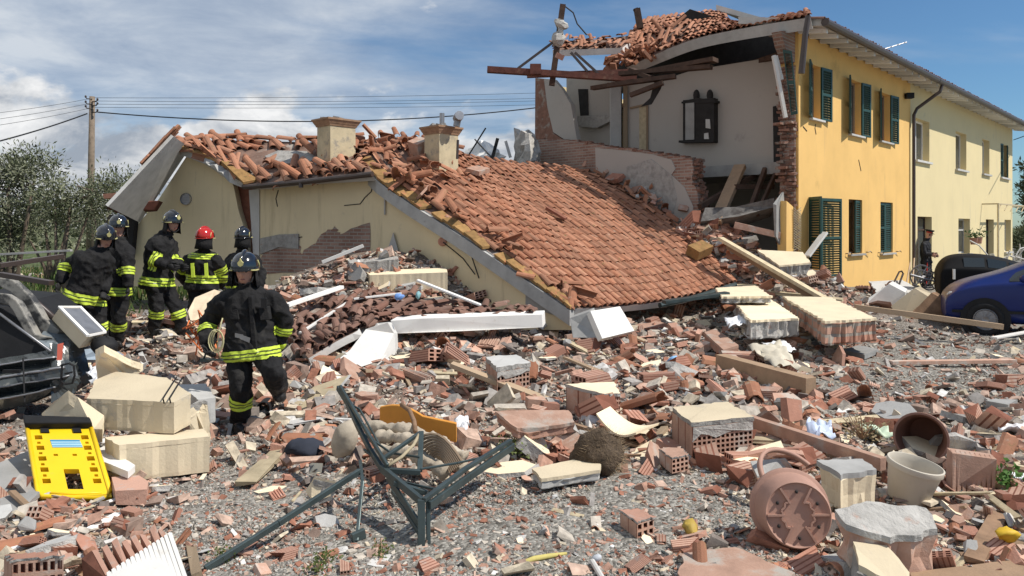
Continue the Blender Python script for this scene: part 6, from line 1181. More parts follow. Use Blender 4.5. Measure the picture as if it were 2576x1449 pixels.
LAND = [((190, 1150), 'the yellow rescue board'), ((350, 990), 'the pale cornice block'), ((1000, 1220), 'the bent metal frame'), ((1780, 1090), 'the large cream topped block'), ((1490, 1000), 'the second brick block'), ((1272, 940), 'the grey faced brick block'), ((2000, 1290), 'the big overturned pot'), ((2280, 1200), 'the cream pot'), ((2320, 1100), 'the brown pot'), ((2450, 1195), 'the upright ribbed tile'), ((1540, 810), 'the clean white panel'), ((2080, 790), 'the largest flat wall slab'), ((1920, 950), 'the thick timber beam'), ((1020, 695), 'the long cream block'), ((620, 1000), 'the walking firefighter'), ((1500, 1110), 'the root ball'), ((1330, 1060), 'the long pink slab'), ((1100, 830), 'the white concrete edge'), ((900, 900), 'the torn porch roof corner'), ((2140, 670), 'the pale masonry lump'), ((1900, 600), 'the open ground floor room'), ((1960, 690), 'the yellowish plank'), ((800, 600), 'the annex wall'), ((100, 950), 'the crushed car'), ((2450, 800), 'the blue car'), ((330, 1390), 'the ribbed white tile'), ((1425, 1175), 'the cream coping stone'), ((1600, 1300), 'the lone small brick'), ((2230, 1340), 'the big lump of wall'), ((430, 780), 'the group of firefighters'), ((1650, 520), 'the broken brick wall'), ((700, 1320), 'the long green rail'), ((2400, 910), 'the straight orange batten'), ((80, 1420), 'the bottom left hollow brick'), ((1850, 1420), 'the broad dusty slab'), ((2330, 795), 'the long brown pole'), ((1960, 1140), 'the tilted paving tile'), ((60, 640), 'the grey plank on the grass'), ((1680, 560), 'the slab right edge'), ((1905, 578), 'the pink brick lintel'), ((2250, 725), 'the slab by the drainpipe'), ((1980, 655), 'the cream mound piece'), ((1830, 690), 'the lower roof corner'), ((1770, 600), 'the mossy yellow block'), ((1940, 770), 'the chipped cream slab'), ((1960, 895), 'the crumpled canvas'), ((2060, 1085), 'the blue and white bag'), ((2130, 1205), 'the grey topped block'), ((2190, 1090), 'the dry twigs'), ((1815, 850), 'the joined orange bricks')]
KEEP = [((60, 1050, 290, 1255)), ((1690, 1015, 1890, 1145)), ((1890, 1200, 2095, 1390)), ((215, 940, 480, 1060)), ((265, 1085, 540, 1190)), ((2215, 1145, 2345, 1260)), ((1985, 745, 2205, 850)), ((1480, 770, 1595, 850)), ((985, 790, 1365, 840)), ((560, 640, 720, 1085)), ((920, 668, 1126, 724)), ((2265, 1040, 2380, 1140)), ((2100, 1255, 2360, 1430)), ((1215, 893, 1330, 985)), ((1425, 962, 1560, 1045)), ((1450, 1070, 1560, 1185)), ((2365, 650, 2800, 830)), ((0, 690, 200, 1035)), ((840, 960, 1290, 1390))]
def spot():
    while True:
        (x0, y0, x1, y1), _, sz = random.choices(REG, [q[1] for q in REG])[0]; x, y = random.uniform(x0, x1), random.uniform(y0, y1)
        if y < 584: y = 584 + random.random() * 40
        p = gnd(x, y)
        if p.y > 24 or (p.x > 6.2 and p.y > 15.9 + (p.x - 6.2) * 1.0): continue
        if any(a < x < c and b < y < d for a, b, c, d in KEEP) and random.random() < .85: continue
        if p.y > 12.2 and abs(x - 1300) < 420 and y < 770 and S_top(p.x, p.y) : continue
        return x, y, p, sz
SX = [S(u / 12, v / 12) for u in range(13) for v in range(13)]
def S_top(x, y): return any((q.x - x) ** 2 + (q.y - y) ** 2 < .16 and q.z > .5 for q in SX)
_lab = {}
def describe(x, y, noun, s, flat, land=LAND):
    for (lx, ly), nm in sorted(land, key=lambda q: ((q[0][0] - x) ** 2 + ((q[0][1] - y) * 1.6) ** 2))[:10]:
        l_ = describe1(x, y, noun, s, flat, lx, ly, nm)
        if l_ not in _lab: break
    _lab[l_] = 1; return l_
def describe1(x, y, noun, s, flat, lx, ly, nm):
    dx, dy = x - lx, (y - ly) * 1.4
    if abs(dx) + abs(dy) < 45: rel = 'lying right beside'
    elif abs(dx) > abs(dy): rel = ('right of', 'a little right of', 'well right of')[min(2, int(abs(dx) / 90))] if dx > 0 else ('left of', 'a little left of', 'well left of')[min(2, int(abs(dx) / 90))]
    else: rel = ('in front of', 'further in front of')[min(1, int(abs(dy) / 110))] if dy > 0 else ('behind', 'further behind')[min(1, int(abs(dy) / 110))]
    return '%s %s%s %s %s' % (('small', 'medium', 'big')[s], noun, '' if flat else ' on edge', rel, nm)
order_ = 0
for name, cat, noun, cnt, mk, nv, ms in KINDS_:
    var = []
    for k in range(nv):
        f, T = mk(1000 + k * 17 + len(name)); var.append((f.mesh(name, ms(k)), T))
    for k in range(cnt):
        x, y, p, sz = spot(); me, T = var[k % nv]; sc = sz * random.choice((.42, .52, .62, .75, .9, 1.1, 1.35)); flat = random.random() < .62
        e = Euler((random.gauss(0, .22), random.gauss(0, .22), random.uniform(0, 6.28))) if flat else Euler((random.uniform(-1.3, 1.3), random.uniform(-.9, .9), random.uniform(0, 6.28)))
        if name in ('broken_plank', 'wood_splinter', 'thin_panel', 'metal_strip'): e = Euler((random.gauss(0, .15), random.gauss(0, .2), e.z)); flat = True
        q = p + UP * (T * sc * (.35 if flat else .7) + random.random() ** 2 * .10 * float(rubble(p.x, p.y)))
        o = linkmesh(name, me, Matrix.Translation(q) @ e.to_matrix().to_4x4() @ Matrix.Diagonal((sc, sc, sc * random.uniform(.85, 1.15), 1)))
        s_ = 0 if sc * sz < .62 else 1 if sc * sz < .95 else 2
        o['label'] = describe(x, y, noun, s_, flat); o['category'] = cat; o['group'] = noun + 's in the rubble'
# mid-size rubble beyond the counted pieces, crumbs and gravel: real geometry joined
def sample(n, regs=None):
    w_ = np.array([q[1] * (.38 if q[2] < .5 else .75 if q[2] < .7 else 1) for q in REG]); pick = RNG.choice(len(REG), n, p=w_ / w_.sum()); B = np.array([q[0] for q in REG], float)[pick]; u = RNG.random((n, 2))
    return B[:, 0] + (B[:, 2] - B[:, 0]) * u[:, 0], np.maximum(B[:, 1] + (B[:, 3] - B[:, 1]) * u[:, 1], 586)
def bits(name, px, py, size, asp, m_, sink=.25, tone=None, lift=0.0, octa=False):
    d = gdepth(px, py); x = (px - PX) / FX * d; n = len(px)
    ok = ~((x > 6.3) & (d > 16.0 + (x - 6.3) * 1.0)) & (d < 30); x, d, size = x[ok], d[ok], size[ok]; n = len(x); tone = RNG.random(n) if tone is None else tone[ok]
    lum = ((nz2(x, d, 2.1) - .5) * .14 + (nz2(x, d, 5.3) - .5) * .09 + (nz2(x, d, 11.7) - .5) * .05) * rubble(x, d) * .9 - .03 * rubble(x, d)
    z = H(x, d) + lum + size * sink + lift * RNG.random(n) ** 2 * rubble(x, d)
    if octa: base = np.array([(1, 0, 0), (-1, 0, 0), (0, 1, 0), (0, -1, 0), (0, 0, 1), (0, 0, -1)], float); F = np.array([(0, 2, 4), (2, 1, 4), (1, 3, 4), (3, 0, 4), (2, 0, 5), (1, 2, 5), (3, 1, 5), (0, 3, 5)])
    else: base = np.array([(-1, -1, -1), (1, -1, -1), (1, 1, -1), (-1, 1, -1), (-1, -1, 1), (1, -1, 1), (1, 1, 1), (-1, 1, 1)], float); F = np.array([(3, 2, 1, 0), (4, 5, 6, 7), (0, 1, 5, 4), (1, 2, 6, 5), (2, 3, 7, 6), (3, 0, 4, 7)])
    k = len(base); A = RNG.choice(len(asp), n); asp_ = np.array(asp)[A]
    v = base[None] * (1 + RNG.uniform(-.24, .24, (n, k, 3))) * asp_[:, None] * size[:, None, None]
    a, b, c = RNG.uniform(0, 6.28, n), RNG.normal(0, .45, n), RNG.normal(0, .45, n)
    ca, sa, cb, sb, cc, sc_ = np.cos(a), np.sin(a), np.cos(b), np.sin(b), np.cos(c), np.sin(c); o, l = np.zeros(n), np.ones(n)
    Rz = np.array([[ca, -sa, o], [sa, ca, o], [o, o, l]]).transpose(2, 0, 1); Rx = np.array([[l, o, o], [o, cb, -sb], [o, sb, cb]]).transpose(2, 0, 1); Ry = np.array([[cc, o, sc_], [o, l, o], [-sc_, o, cc]]).transpose(2, 0, 1)
    v = np.einsum('nij,nkj->nki', Rz @ Rx @ Ry, v) + np.stack([x, d, z], -1)[:, None]
    faces = (F[None] + (np.arange(n) * k)[:, None, None]).reshape(-1, F.shape[1]); me = bpy.data.meshes.new(name)
    me.vertices.add(n * k); me.vertices.foreach_set('co', v.astype(np.float32).ravel()); me.loops.add(faces.size); me.loops.foreach_set('vertex_index', faces.astype(np.int32).ravel()); me.polygons.add(len(faces)); me.polygons.foreach_set('loop_start', np.arange(0, faces.size, F.shape[1], dtype=np.int32)); me.update(calc_edges=True)
    me.polygons.foreach_set('use_smooth', np.zeros(len(faces), bool)); t_ = me.attributes.new('tone', 'FLOAT', 'FACE'); t_.data.foreach_set('value', np.repeat(tone, len(F)).astype(np.float32)); me.materials.append(m_)
    ob = bpy.data.objects.new(name, me); COL.objects.link(ob); ob['kind'] = 'stuff'; return ob
def tone_mat(name, stops, bump=.4):
    m = mat(name, (.3, .3, .3), .92, .2, 5, bump, 60); nt = m.node_tree; n, l = nt.nodes, nt.links; b = n['Principled BSDF']; a = N(n, 'ShaderNodeAttribute', attribute_name='tone')
    r = N(n, 'ShaderNodeValToRGB'); r.color_ramp.interpolation = 'CONSTANT'; e = r.color_ramp.elements
    while len(e) < len(stops): e.new(.5)
    for el, (p, c) in zip(e, stops): el.position = p; el.color = (*c, 1)
    l.new(a.outputs['Fac'], r.inputs[0]); nz = N(n, 'ShaderNodeTexNoise'); nz.inputs['Scale'].default_value = 18; g = N(n, 'ShaderNodeNewGeometry'); l.new(g.outputs['Position'], nz.inputs['Vector'])
    mx = N(n, 'ShaderNodeMixRGB', blend_type='MULTIPLY'); mx.inputs[0].default_value = .7; l.new(r.outputs[0], mx.inputs[1]); l.new(ramp(n, l, nz.outputs['Fac'], [(.3, (.6, .6, .6)), (.7, (1.3, 1.3, 1.3))]), mx.inputs[2]); l.new(mx.outputs[0], b.inputs['Base Color']); return m
RUB = tone_mat('rubble_mix', [(0, (.32, .145, .095)), (.12, (.41, .24, .175)), (.25, (.48, .34, .265)), (.40, (.27, .19, .15)), (.47, (.46, .41, .345)), (.64, (.33, .305, .28)), (.74, (.19, .16, .14)), (.80, (.56, .48, .36)), (.92, (.60, .58, .55)), (.97, (.10, .075, .06))])
GRV = tone_mat('gravel_mix', [(0, (.33, .31, .275)), (.2, (.22, .205, .18)), (.4, (.42, .395, .35)), (.6, (.13, .122, .108)), (.74, (.46, .44, .40)), (.84, (.29, .235, .185)), (.95, (.33, .17, .125))], .2)
x, y = sample(4600); bits('brick_rubble', x, y, np.exp(RNG.normal(-2.75, .38, len(x))) * np.where(y > 1180, .6, 1.0), [(1, .55, .3), (1, .8, .2), (.7, .7, .5), (1.3, .25, .2), (.9, .8, .14), (1.1, .6, .12)], RUB, .2, lift=.10)
x, y = sample(52000); bits('rubble_crumbs', x, y, np.exp(RNG.normal(-4.35, .5, len(x))) * (.45 + gdepth(x, y) / 10), [(1, .6, .35), (1, .8, .2), (.7, .7, .5), (1.4, .3, .25)], RUB, .3, lift=.02)
n_ = 112000; x = RNG.uniform(-280, 2880, n_); y = 800 + 680 * RNG.random(n_) ** .75; bits('gravel', x, y, np.exp(RNG.normal(-4.75, .32, n_)) * (.75 + gdepth(x, y) / 22), [(1, .8, .55), (.9, .9, .7), (1.2, .7, .5)], GRV, .12, octa=True)
n_ = 16000; x = RNG.uniform(-280, 2880, n_); y = 790 + 680 * RNG.random(n_); bits('brick_crumbs', x, y, np.exp(RNG.normal(-4.5, .45, n_)) * (.5 + gdepth(x, y) / 12), [(1, .6, .3), (1, .8, .2), (1.4, .4, .3)], RUB, .3, tone=RNG.random(n_) ** 1.4)

# bricks and tiles heaped along the right edge of the fallen roof
for k in range(110):
    v = random.uniform(.02, .92); p = S(random.uniform(.93, 1.0), v) + V((random.uniform(.0, .7) * (.4 + v), random.uniform(-.1, .3), 0)); q = p + UP * random.uniform(.0, .22)
    px = PX + p.x / p.y * FX; py = PY - (p.z - CAMH) / p.y * FX; nm = random.choice(('brick_piece', 'roof_tile_piece', 'terracotta_shard', 'plaster_piece', 'mortar_lump')); src = [o for o in bpy.data.objects if o.name.split('.')[0] == nm][k % 40]
    o = linkmesh(nm, src.data, Matrix.Translation(q) @ Euler((random.gauss(0, .6), random.gauss(0, .6), random.uniform(0, 6.3))).to_matrix().to_4x4() @ Matrix.Diagonal((1.25, 1.25, 1.25, 1)))
    noun = {'brick_piece': 'solid brick piece', 'roof_tile_piece': 'curved roof tile piece', 'terracotta_shard': 'flat terracotta shard', 'plaster_piece': 'cream plaster piece', 'mortar_lump': 'grey mortar lump'}[nm]
    o['label'] = describe(px, py, noun, 1, False, [((1500, 440), 'the broken wall foot'), ((1600, 500), 'the broken wall middle'), ((1680, 560), 'the dark room'), ((1740, 600), 'the mossy yellow block'), ((1840, 700), 'the right roof corner')]); o['category'] = src['category']; o['group'] = 'pieces along the right edge of the fallen roof'
for o in [o for o in bpy.data.objects if o.name.startswith('loose_tile')]:
    p = o.matrix_basis.translation; px = PX + p.x / p.y * FX; py = PY - (p.z - CAMH) / p.y * FX
    o['group'] = 'loose tiles on the fallen roof'; o['label'] = describe(px, py, 'loose terracotta tile', 1, True, [((838, 350), 'the left chimney'), ((1105, 380), 'the right chimney'), ((985, 405), 'the square orange block'), ((1060, 345), 'the roof ridge top'), ((945, 440), 'the gutter end'), ((1030, 480), 'the upper verge tiles'), ((1120, 545), 'the round junction box'), ((1240, 640), 'the middle of the verge'), ((1330, 705), 'the grey verge end block'), ((1400, 750), 'the lower left roof corner'), ((1240, 460), 'the flat orange block')]).replace('medium ', '')
# ================================================================ people
FAB = mat('turnout_fabric', (.0095, .009, .0095), .85, .35, 9, .6, 24, 0, [((.034, .031, .028), 6, .52, .76)], spec=.35, dist=.02)
LIME = mat('reflective_lime', (.55, .68, .07), .5, .2, 14, .1, 40); SILV = mat('reflective_grey', (.06, .07, .03), .4, .2, 8, .1, 40)
SKIN = mat('skin', (.46, .25, .18), .55, .10, 12, .1, 60); HELM = mat('helmet_black', (.012, .013, .016), .16, .2, 3, 0, 30, spec=.6, coat=.6); HELR = mat('helmet_red', (.42, .02, .015), .2, .1, 3, 0, 30, coat=.6)
VISR = mat('helmet_visor', (.05, .06, .075), .08, .1, 3, 0, 30, metal=.8, spec=.8); GOLD = mat('helmet_trim', (.50, .46, .20), .4, .1, 8, 0, 30); GLOV = mat('glove_black', (.018, .017, .017), .7, .3, 14, .4, 60); BOOT = mat('boot_black', (.02, .018, .017), .5, .3, 9, .3, 50)
def evalmesh(o):
    bpy.context.view_layer.update(); dg = bpy.context.evaluated_depsgraph_get(); me = bpy.data.meshes.new_from_object(o.evaluated_get(dg)); return me
def keep_big(me):                                       # a band is one strip: drop stray bits of a neighbouring limb
    bm = bmesh.new(); bm.from_mesh(me); seen = set(); best = []
    for f0 in bm.faces:
        if f0 in seen: continue
        st = [f0]; seen.add(f0); cur = []
        while st:
            q = st.pop(); cur.append(q)
            for e in q.edges:
                for g in e.link_faces:
                    if g not in seen: seen.add(g); st.append(g)
        if len(cur) > len(best): best = cur
    bs = set(best); bmesh.ops.delete(bm, geom=[q for q in bm.faces if q not in bs], context='FACES'); bm.to_mesh(me); bm.free()
def loft(f, rings, n=20):
    vs, fs = [], []
    for c, a, b in rings:
        for j in range(n): q = 2 * math.pi * j / n; vs.append(c + a * math.cos(q) + b * math.sin(q))
    for i in range(len(rings) - 1):
        for j in range(n): fs.append((i * n + j, i * n + (j + 1) % n, (i + 1) * n + (j + 1) % n, (i + 1) * n + j))
    fs.append(list(range(n - 1, -1, -1))); fs.append([(len(rings) - 1) * n + j for j in range(n)]); f.add(vs, fs)
def hand(f, wr, el, nrm, side, curl=.7, sc=1.0):
    """palm with four bent fingers and a thumb leaving the side of the palm"""
    t = (wr - el).normalized(); nrm = (nrm - t * nrm.dot(t)).normalized(); s = t.cross(nrm) * side; c = wr + t * .05 * sc
    f.ellipsoid(c, (.046 * sc, .058 * sc, .022 * sc), Matrix((s, t, nrm)).transposed(), 12, 8)
    for k, (o, L) in enumerate(((-.033, .068), (-.011, .078), (.011, .074), (.032, .058))):
        p = c + s * o * sc + t * .04 * sc; pts = [p]; a = 0.15
        for q in (.42, .32, .26): a += curl * .75; pts.append(pts[-1] + (t * math.cos(a) + nrm * math.sin(a)) * L * q * 1.25 * sc)
        f.tube(pts, [.0125 * sc, .0118 * sc, .0108 * sc, .0088 * sc], 7)
    p = c - s * .038 * sc - t * .015 * sc; d_ = (-s * .7 + t * .7 + nrm * .35).normalized(); f.tube([p, p + d_ * .038 * sc, p + d_ * .038 * sc + (t * .8 + nrm * .6).normalized() * .032 * sc], [.0150 * sc, .0135 * sc, .010 * sc], 7)
def person(label, J, hf, bands, helm=HELM, vox=.017, group=None, cap=False, jw=1.10, skirt=True, glove=GLOV, curl=.7, face=True, fab=None, seed=1):
    fab = fab or FAB; J = {k: V(v) for k, v in J.items()}; base = min(J['anL'].z, J['anR'].z) - .09
    foot_ = J['anL'] if J['anL'].z < J['anR'].z else J['anR']; r = thing('person', label, 'person', V((foot_.x, foot_.y, base)), group)
    f = MB(); sh = (J['shL'] - J['shR']).normalized(); hp = (J['hipL'] - J['hipR']).normalized(); ax = (J['neck'] - J['pel']); fw = lambda s_: s_.cross(ax.normalized()).normalized()
    rings = []
    for u, wd, dp in ((-.34 if skirt else -.05, .240, .188), (-.16, .228, .175), (0, .205, .155), (.22, .196, .148), (.45, .21, .155), (.68, .222, .155), (.83, .205, .135), (.93, .13, .105), (1.02, .075, .075)):
        s_ = hp.lerp(sh, min(max(u, 0), 1)).normalized(); c = J['pel'] + ax * u + fw(s_) * -.02 * math.sin(math.pi * min(max(u, 0), 1)); rings.append((c, s_ * wd * jw, fw(s_) * dp * jw))
    loft(f, rings)
    f.tube([J['neck'] - ax * .02, J['neck'] + ax * .10], [.088, .078], 14)
    for S_ in 'LR': f.tube([J['neck'] - ax * .05, J['sh' + S_] - ax * .03], [.085, .075], 12)
    for S_ in 'LR':
        a, b, c = J['sh' + S_], J['el' + S_], J['wr' + S_]; f.tube([a - sh * .0, a.lerp(b, .4), b], [.080 * jw, .078 * jw, .068 * jw], 12); f.ellipsoid(a - ax.normalized() * .012, (.080 * jw,) * 3, None, 12, 8); f.ellipsoid(b, (.070 * jw,) * 3, None, 12, 8); f.tube([b, b.lerp(c, .5), c], [.07 * jw, .066 * jw, .054], 12)
        a, b, c = J['hip' + S_], J['kn' + S_], J['an' + S_]; f.ellipsoid(a, (.12, .12, .12), None, 12, 8); f.tube([a, a.lerp(b, .5), b], [.122, .108, .088], 12); f.ellipsoid(b, (.09,) * 3, None, 12, 8); f.tube([b, b.lerp(c, .35), b.lerp(c, .75), c], [.088, .092, .084, .082], 12)
        t = J.get('toe' + S_, c + V((hf[0], hf[1], 0)).normalized() * .17 - UP * .06); f.tube([c, c - UP * .055], [.07, .062], 12); d_ = (t - c); d_.z = min(d_.z, -.02); f.tube([c - UP * .05 - d_ * .25, c - UP * .055 + d_ * .35, t], [.055, .056, .046], 12)
    hd = J['head']; hfv = V(hf).normalized(); hx = hfv.cross(UP).normalized(); hu = hx.cross(hfv); Rh = Matrix((hx, hfv, hu)).transposed()
    f.ellipsoid(hd, (.076, .096, .112), Rh, 16, 12); f.ellipsoid(hd + hfv * .025 - hu * .062, (.055, .062, .05), Rh, 14, 9); f.tube([J['neck'] - UP * .06, hd - hu * .05], [.072, .062], 12)
    f.ellipsoid(hd + hfv * .098 - hu * .012, (.015, .02, .028), Rh, 8, 6)
    o = bpy.data.objects.new('tmp', f.mesh('tmp', fab, weld=False)); COL.objects.link(o); md = o.modifiers.new('r', 'REMESH'); md.mode = 'VOXEL'; md.voxel_size = vox; ms_ = o.modifiers.new('s', 'SMOOTH'); ms_.factor = .5; ms_.iterations = 3
    me = evalmesh(o); bpy.data.objects.remove(o); me.name = 'body'; me.materials.clear(); [me.materials.append(m_) for m_ in (fab, SKIN, BOOT)]
    n = len(me.vertices); co = np.empty(n * 3); me.vertices.foreach_get('co', co); co = co.reshape(-1, 3); no = np.empty(n * 3); me.vertices.foreach_get('normal', no); no = no.reshape(-1, 3)
    inhead = np.linalg.norm(co - np.array(hd), axis=1) < .155
    for i in range(n):                                     # cloth folds
        if inhead[i]: continue
        p = V(co[i]); q = mnoise.fractal(V((p.x * 13 + seed, p.y * 13, p.z * 6.5)), 1.0, 2.0, 3); q2 = 1 - abs(mnoise.noise(V((p.x * 7, p.y * 7 + seed, p.z * 9 + p.x * 6)))) * 2; co[i] += no[i] * (.016 * q + .017 * q2 * q2 * (1 if q2 > 0 else -1))
    me.vertices.foreach_set('co', (co - np.array(ROOT[r.name])).ravel()); me.update()
    for p in me.polygons:
        c = p.center + ROOT[r.name]; p.use_smooth = True
        if (c - hd).length < .15 and c.z > hd.z - .115: p.material_index = 1
        elif any((c - J['an' + S_]).z < .03 and (c - J['an' + S_]).length < .28 for S_ in 'LR'): p.material_index = 2
    ob = bpy.data.objects.new('body', me); COL.objects.link(ob); ob.parent = r; ROOT[ob.name] = ROOT[r.name]
    for p, axis, wd, mr in bands:                          # reflective bands follow the cloth
        axis = V(axis).normalized(); p = V(p) - ROOT[r.name]
        for k, (lo, hi, m_, off) in enumerate(((-wd, wd, LIME, .007), (-wd * .42, -wd * .22, SILV, .010), (wd * .22, wd * .42, SILV, .010))):
            bm = bmesh.new(); bm.from_mesh(me)
            bmesh.ops.delete(bm, geom=[q for q in bm.faces if (q.calc_center_median() - p).length > mr or abs((q.calc_center_median() - p).dot(axis)) > wd + .05], context='FACES')
            if bm.faces: bmesh.ops.bisect_plane(bm, geom=bm.verts[:] + bm.edges[:] + bm.faces[:], plane_co=p + axis * hi, plane_no=axis, clear_outer=True)
            if bm.faces: bmesh.ops.bisect_plane(bm, geom=bm.verts[:] + bm.edges[:] + bm.faces[:], plane_co=p + axis * lo, plane_no=axis, clear_inner=True)
            bm.normal_update()
            for v in bm.verts: v.co += v.normal * off
            if k == 0: b0 = bpy.data.meshes.new('reflective_band')
            bb = b0 if k == 0 else bpy.data.meshes.new('band_stripe'); bm.to_mesh(bb); bm.free(); bb.materials.clear(); bb.materials.append(m_)
            for q in bb.polygons: q.material_index = 0
            if not len(bb.polygons): continue
            keep_big(bb)
            oo = bpy.data.objects.new(bb.name.split('.')[0], bb); COL.objects.link(oo); oo.parent = r if k == 0 else par_; par_ = oo if k == 0 else par_; ROOT[oo.name] = ROOT[r.name]
    for S_, sd_ in (('L', 1), ('R', -1)):
        f = MB(); hand(f, J['wr' + S_], J['el' + S_], J.get('palm' + S_, hfv), sd_, curl, 1.12); part('glove' if glove is GLOV else 'hand', f, glove, r, smooth=True, weld=False)
    def hpnt(x, y, z): return hd + hx * x + hfv * y + hu * z
    if face:
        f = MB()
        for s_ in (-1, 1): f.ellipsoid(hpnt(s_ * .032, .087, .012), (.013, .008, .008), Rh, 8, 5)
        part('eyes', f, M['dark'], r, smooth=True); f = MB(); f.ellipsoid(hpnt(0, .090, -.062), (.024, .008, .006), Rh, 10, 5); part('mouth', f, mat('lips', (.30, .12, .10), .6), r, smooth=True)
        f = MB()
        for s_ in (-1, 1): f.bar(hpnt(s_ * .016, .092, .028), hpnt(s_ * .048, .080, .030), .006, .008); f.ellipsoid(hpnt(s_ * .078, .0, -.01), (.012, .022, .032), Rh, 8, 6)
        part('eyebrows', f, M['wooddark'], r)
    if cap:
        f = MB(); Mh = Matrix((hx, hfv, hu)).transposed().to_4x4(); Mh.translation = hpnt(0, 0, .05); f.lathe([(.09, 0), (.095, .04), (.135, .085), (.125, .10), (0, .108)], 20, Mh); f.lathe([(.09, .0), (.15, -.015), (.15, -.008), (.09, .012)], 12, Mh, 0, .35, math.pi - .35); part('peaked_cap', f, fab, r, smooth=True); f = MB(); f.lathe([(.093, .002), (.097, .032)], 20, Mh); part('cap_band', f, HELR, r); return r
    h0 = hpnt(0, -.012, .052); f = MB(); f.ellipsoid(h0, (.122, .150, .132), Rh, 24, 12, 0, -.25, 1.0); hs = part('helmet', f, helm, r, smooth=True)
    f = MB(); ring = [h0 + Rh @ V((.124 * math.cos(a), .152 * math.sin(a), -.034 + (.02 if math.sin(a) > 0 else -.02 * -math.sin(a)))) for a in np.linspace(0, 2 * math.pi, 25)]; f.tube(ring, .008, 6, 0, False); part('helmet_rim', f, helm, hs, smooth=True)
    f = MB(); f.tube([h0 + Rh @ V((0, .150 * math.sin(a), .134 * math.cos(a))) for a in np.linspace(-1.3, 1.15, 14)], [.010 + .008 * math.sin(math.pi * k / 13) for k in range(14)], 7); part('helmet_comb', f, helm, hs, smooth=True)
    f = MB(); ra = np.linspace(.42, math.pi - .42, 15); vs = [h0 + Rh @ V((.129 * math.cos(a) * (1 if k < 2 else .9), .158 * math.sin(a) * (1 if k < 2 else .92), (-.030, .01, .055)[k])) for k in range(3) for a in ra]; f.add(vs, [(k * 15 + j, k * 15 + j + 1, (k + 1) * 15 + j + 1, (k + 1) * 15 + j) for k in range(2) for j in range(14)]); part('visor', f, VISR, hs, smooth=True)
    f = MB(); bt_ = [h0 + Rh @ V((x, .150, z)) for x, z in ((-.020, .03), (0, .018), (.020, .03), (.026, .055), (.008, .075), (0, .098), (-.010, .072), (-.026, .055))]; f.prism(bt_, hfv * .02); part('helmet_badge', f, GOLD, hs)
    f = MB()
    for s_ in (-1, 1): f.tube([h0 + Rh @ V((s_ * .128, .03, -.035)), h0 + Rh @ V((s_ * .118, .085, -.03)), h0 + Rh @ V((s_ * .085, .13, -.022))], .007, 6)
    for s_ in (-1, 1): f.tube([h0 + Rh @ V((s_ * .116, -.0, .05)), h0 + Rh @ V((s_ * .124, -.02, .01)), h0 + Rh @ V((s_ * .126, -.02, -.03))], .006, 6)
    part('helmet_trim', f, GOLD, hs, smooth=True)
    f = MB(); aa = np.linspace(math.pi + .15 - .55, 2 * math.pi - .15 + .55, 17); vs = [hd + Rh @ V((r_ * math.cos(a), r_ * 1.12 * math.sin(a) - .01, z)) for r_, z in ((.112, .02), (.115, -.06), (.128, -.15), (.118, -.15), (.105, -.06), (.102, .02)) for a in aa]; f.add(vs, [(k * 17 + j, k * 17 + j + 1, (k + 1) * 17 + j + 1, (k + 1) * 17 + j) for k in range(5) for j in range(16)]); part('neck_flap', f, fab, r, smooth=True)
    f = MB(); f.tube([hpnt(.085, .02, -.02), hpnt(.07, .05, -.09), hpnt(.0, .075, -.125), hpnt(-.07, .05, -.09), hpnt(-.085, .02, -.02)], .009, 6); part('chin_strap', f, M['black'], hs, smooth=True)
    return r
def pj(d, **k): return {n: at(v[0], v[1], d + (v[2] if len(v) > 2 else 0)) for n, v in k.items()}
# the firefighter walking towards the viewer
d = 6.95; J = pj(d, head=(616, 682), neck=(620, 728, .05), pel=(632, 858, .02), shR=(560, 756), shL=(680, 753, .06), elR=(524, 812, .05), wrR=(522, 866, -.12), elL=(718, 805, .12), wrL=(700, 866, .16), hipR=(600, 880), hipL=(664, 880, .05), knR=(606, 972, -.14), knL=(688, 936, -.28), anR=(606, 1055, .0), anL=(700, 975, .10))
J['toeR'] = at(600, 1084, d - .20); J['toeL'] = at(704, 1000, d + .02); J['palmR'] = V((.8, -.5, 0)); J['palmL'] = V((-.9, .3, 0))
F1 = person('firefighter walking towards the viewer over the rubble, nearest of all', J, V((.10, -.96, -.13)), [(J['pel'] - (J['neck'] - J['pel']) * .24, J['neck'] - J['pel'], .048, .36), (J['elR'].lerp(J['wrR'], .38), J['wrR'] - J['elR'], .03, .13), (J['elL'].lerp(J['wrL'], .38), J['wrL'] - J['elL'], .038, .13), (J['knR'].lerp(J['anR'], .42), J['anR'] - J['knR'], .05, .17)], vox=.0135, seed=3)
# things in his right hand: coiled pale cord
f = MB(); c = at(548, 862, 6.78)
for k in range(3): f.tube([c + V((math.sin(a) * (.045 + .012 * k), -.02 * k, math.cos(a) * (.085 + .01 * k) + .02)) for a in np.linspace(0, 6.2, 16)], .006, 5)
f.tube([at(560, 800, 6.75), at(552, 830, 6.75), at(546, 880, 6.76), at(556, 905, 6.8)], .006, 5); solo('coiled_rope', f, mat('cord_pale', (.55, .50, .28), .8, .2), 'pale coiled rope in the hand of the walking firefighter', 'rope', smooth=True)
f = MB(); f.tube([at(520, 885, 6.85), at(512, 905, 6.85), at(560, 905, 6.75)], .012, 6); f.box(at(516, 905, 6.85), (.08, .05, .03)); solo('hand_tool', f, M['metal'], 'small dark tool held low by the walking firefighter', 'tool')
f = MB(); f.prism([at(592, 838, 6.78), at(612, 842, 6.77), at(612, 852, 6.77), at(592, 848, 6.78)], V((0, -.01, 0))); f.prism([at(606, 842, 6.77), at(630, 850, 6.77), at(628, 862, 6.77), at(604, 852, 6.77)], V((0, -.01, 0))); part('chest_clip', f, M['steel'], F1, kind='stuff')
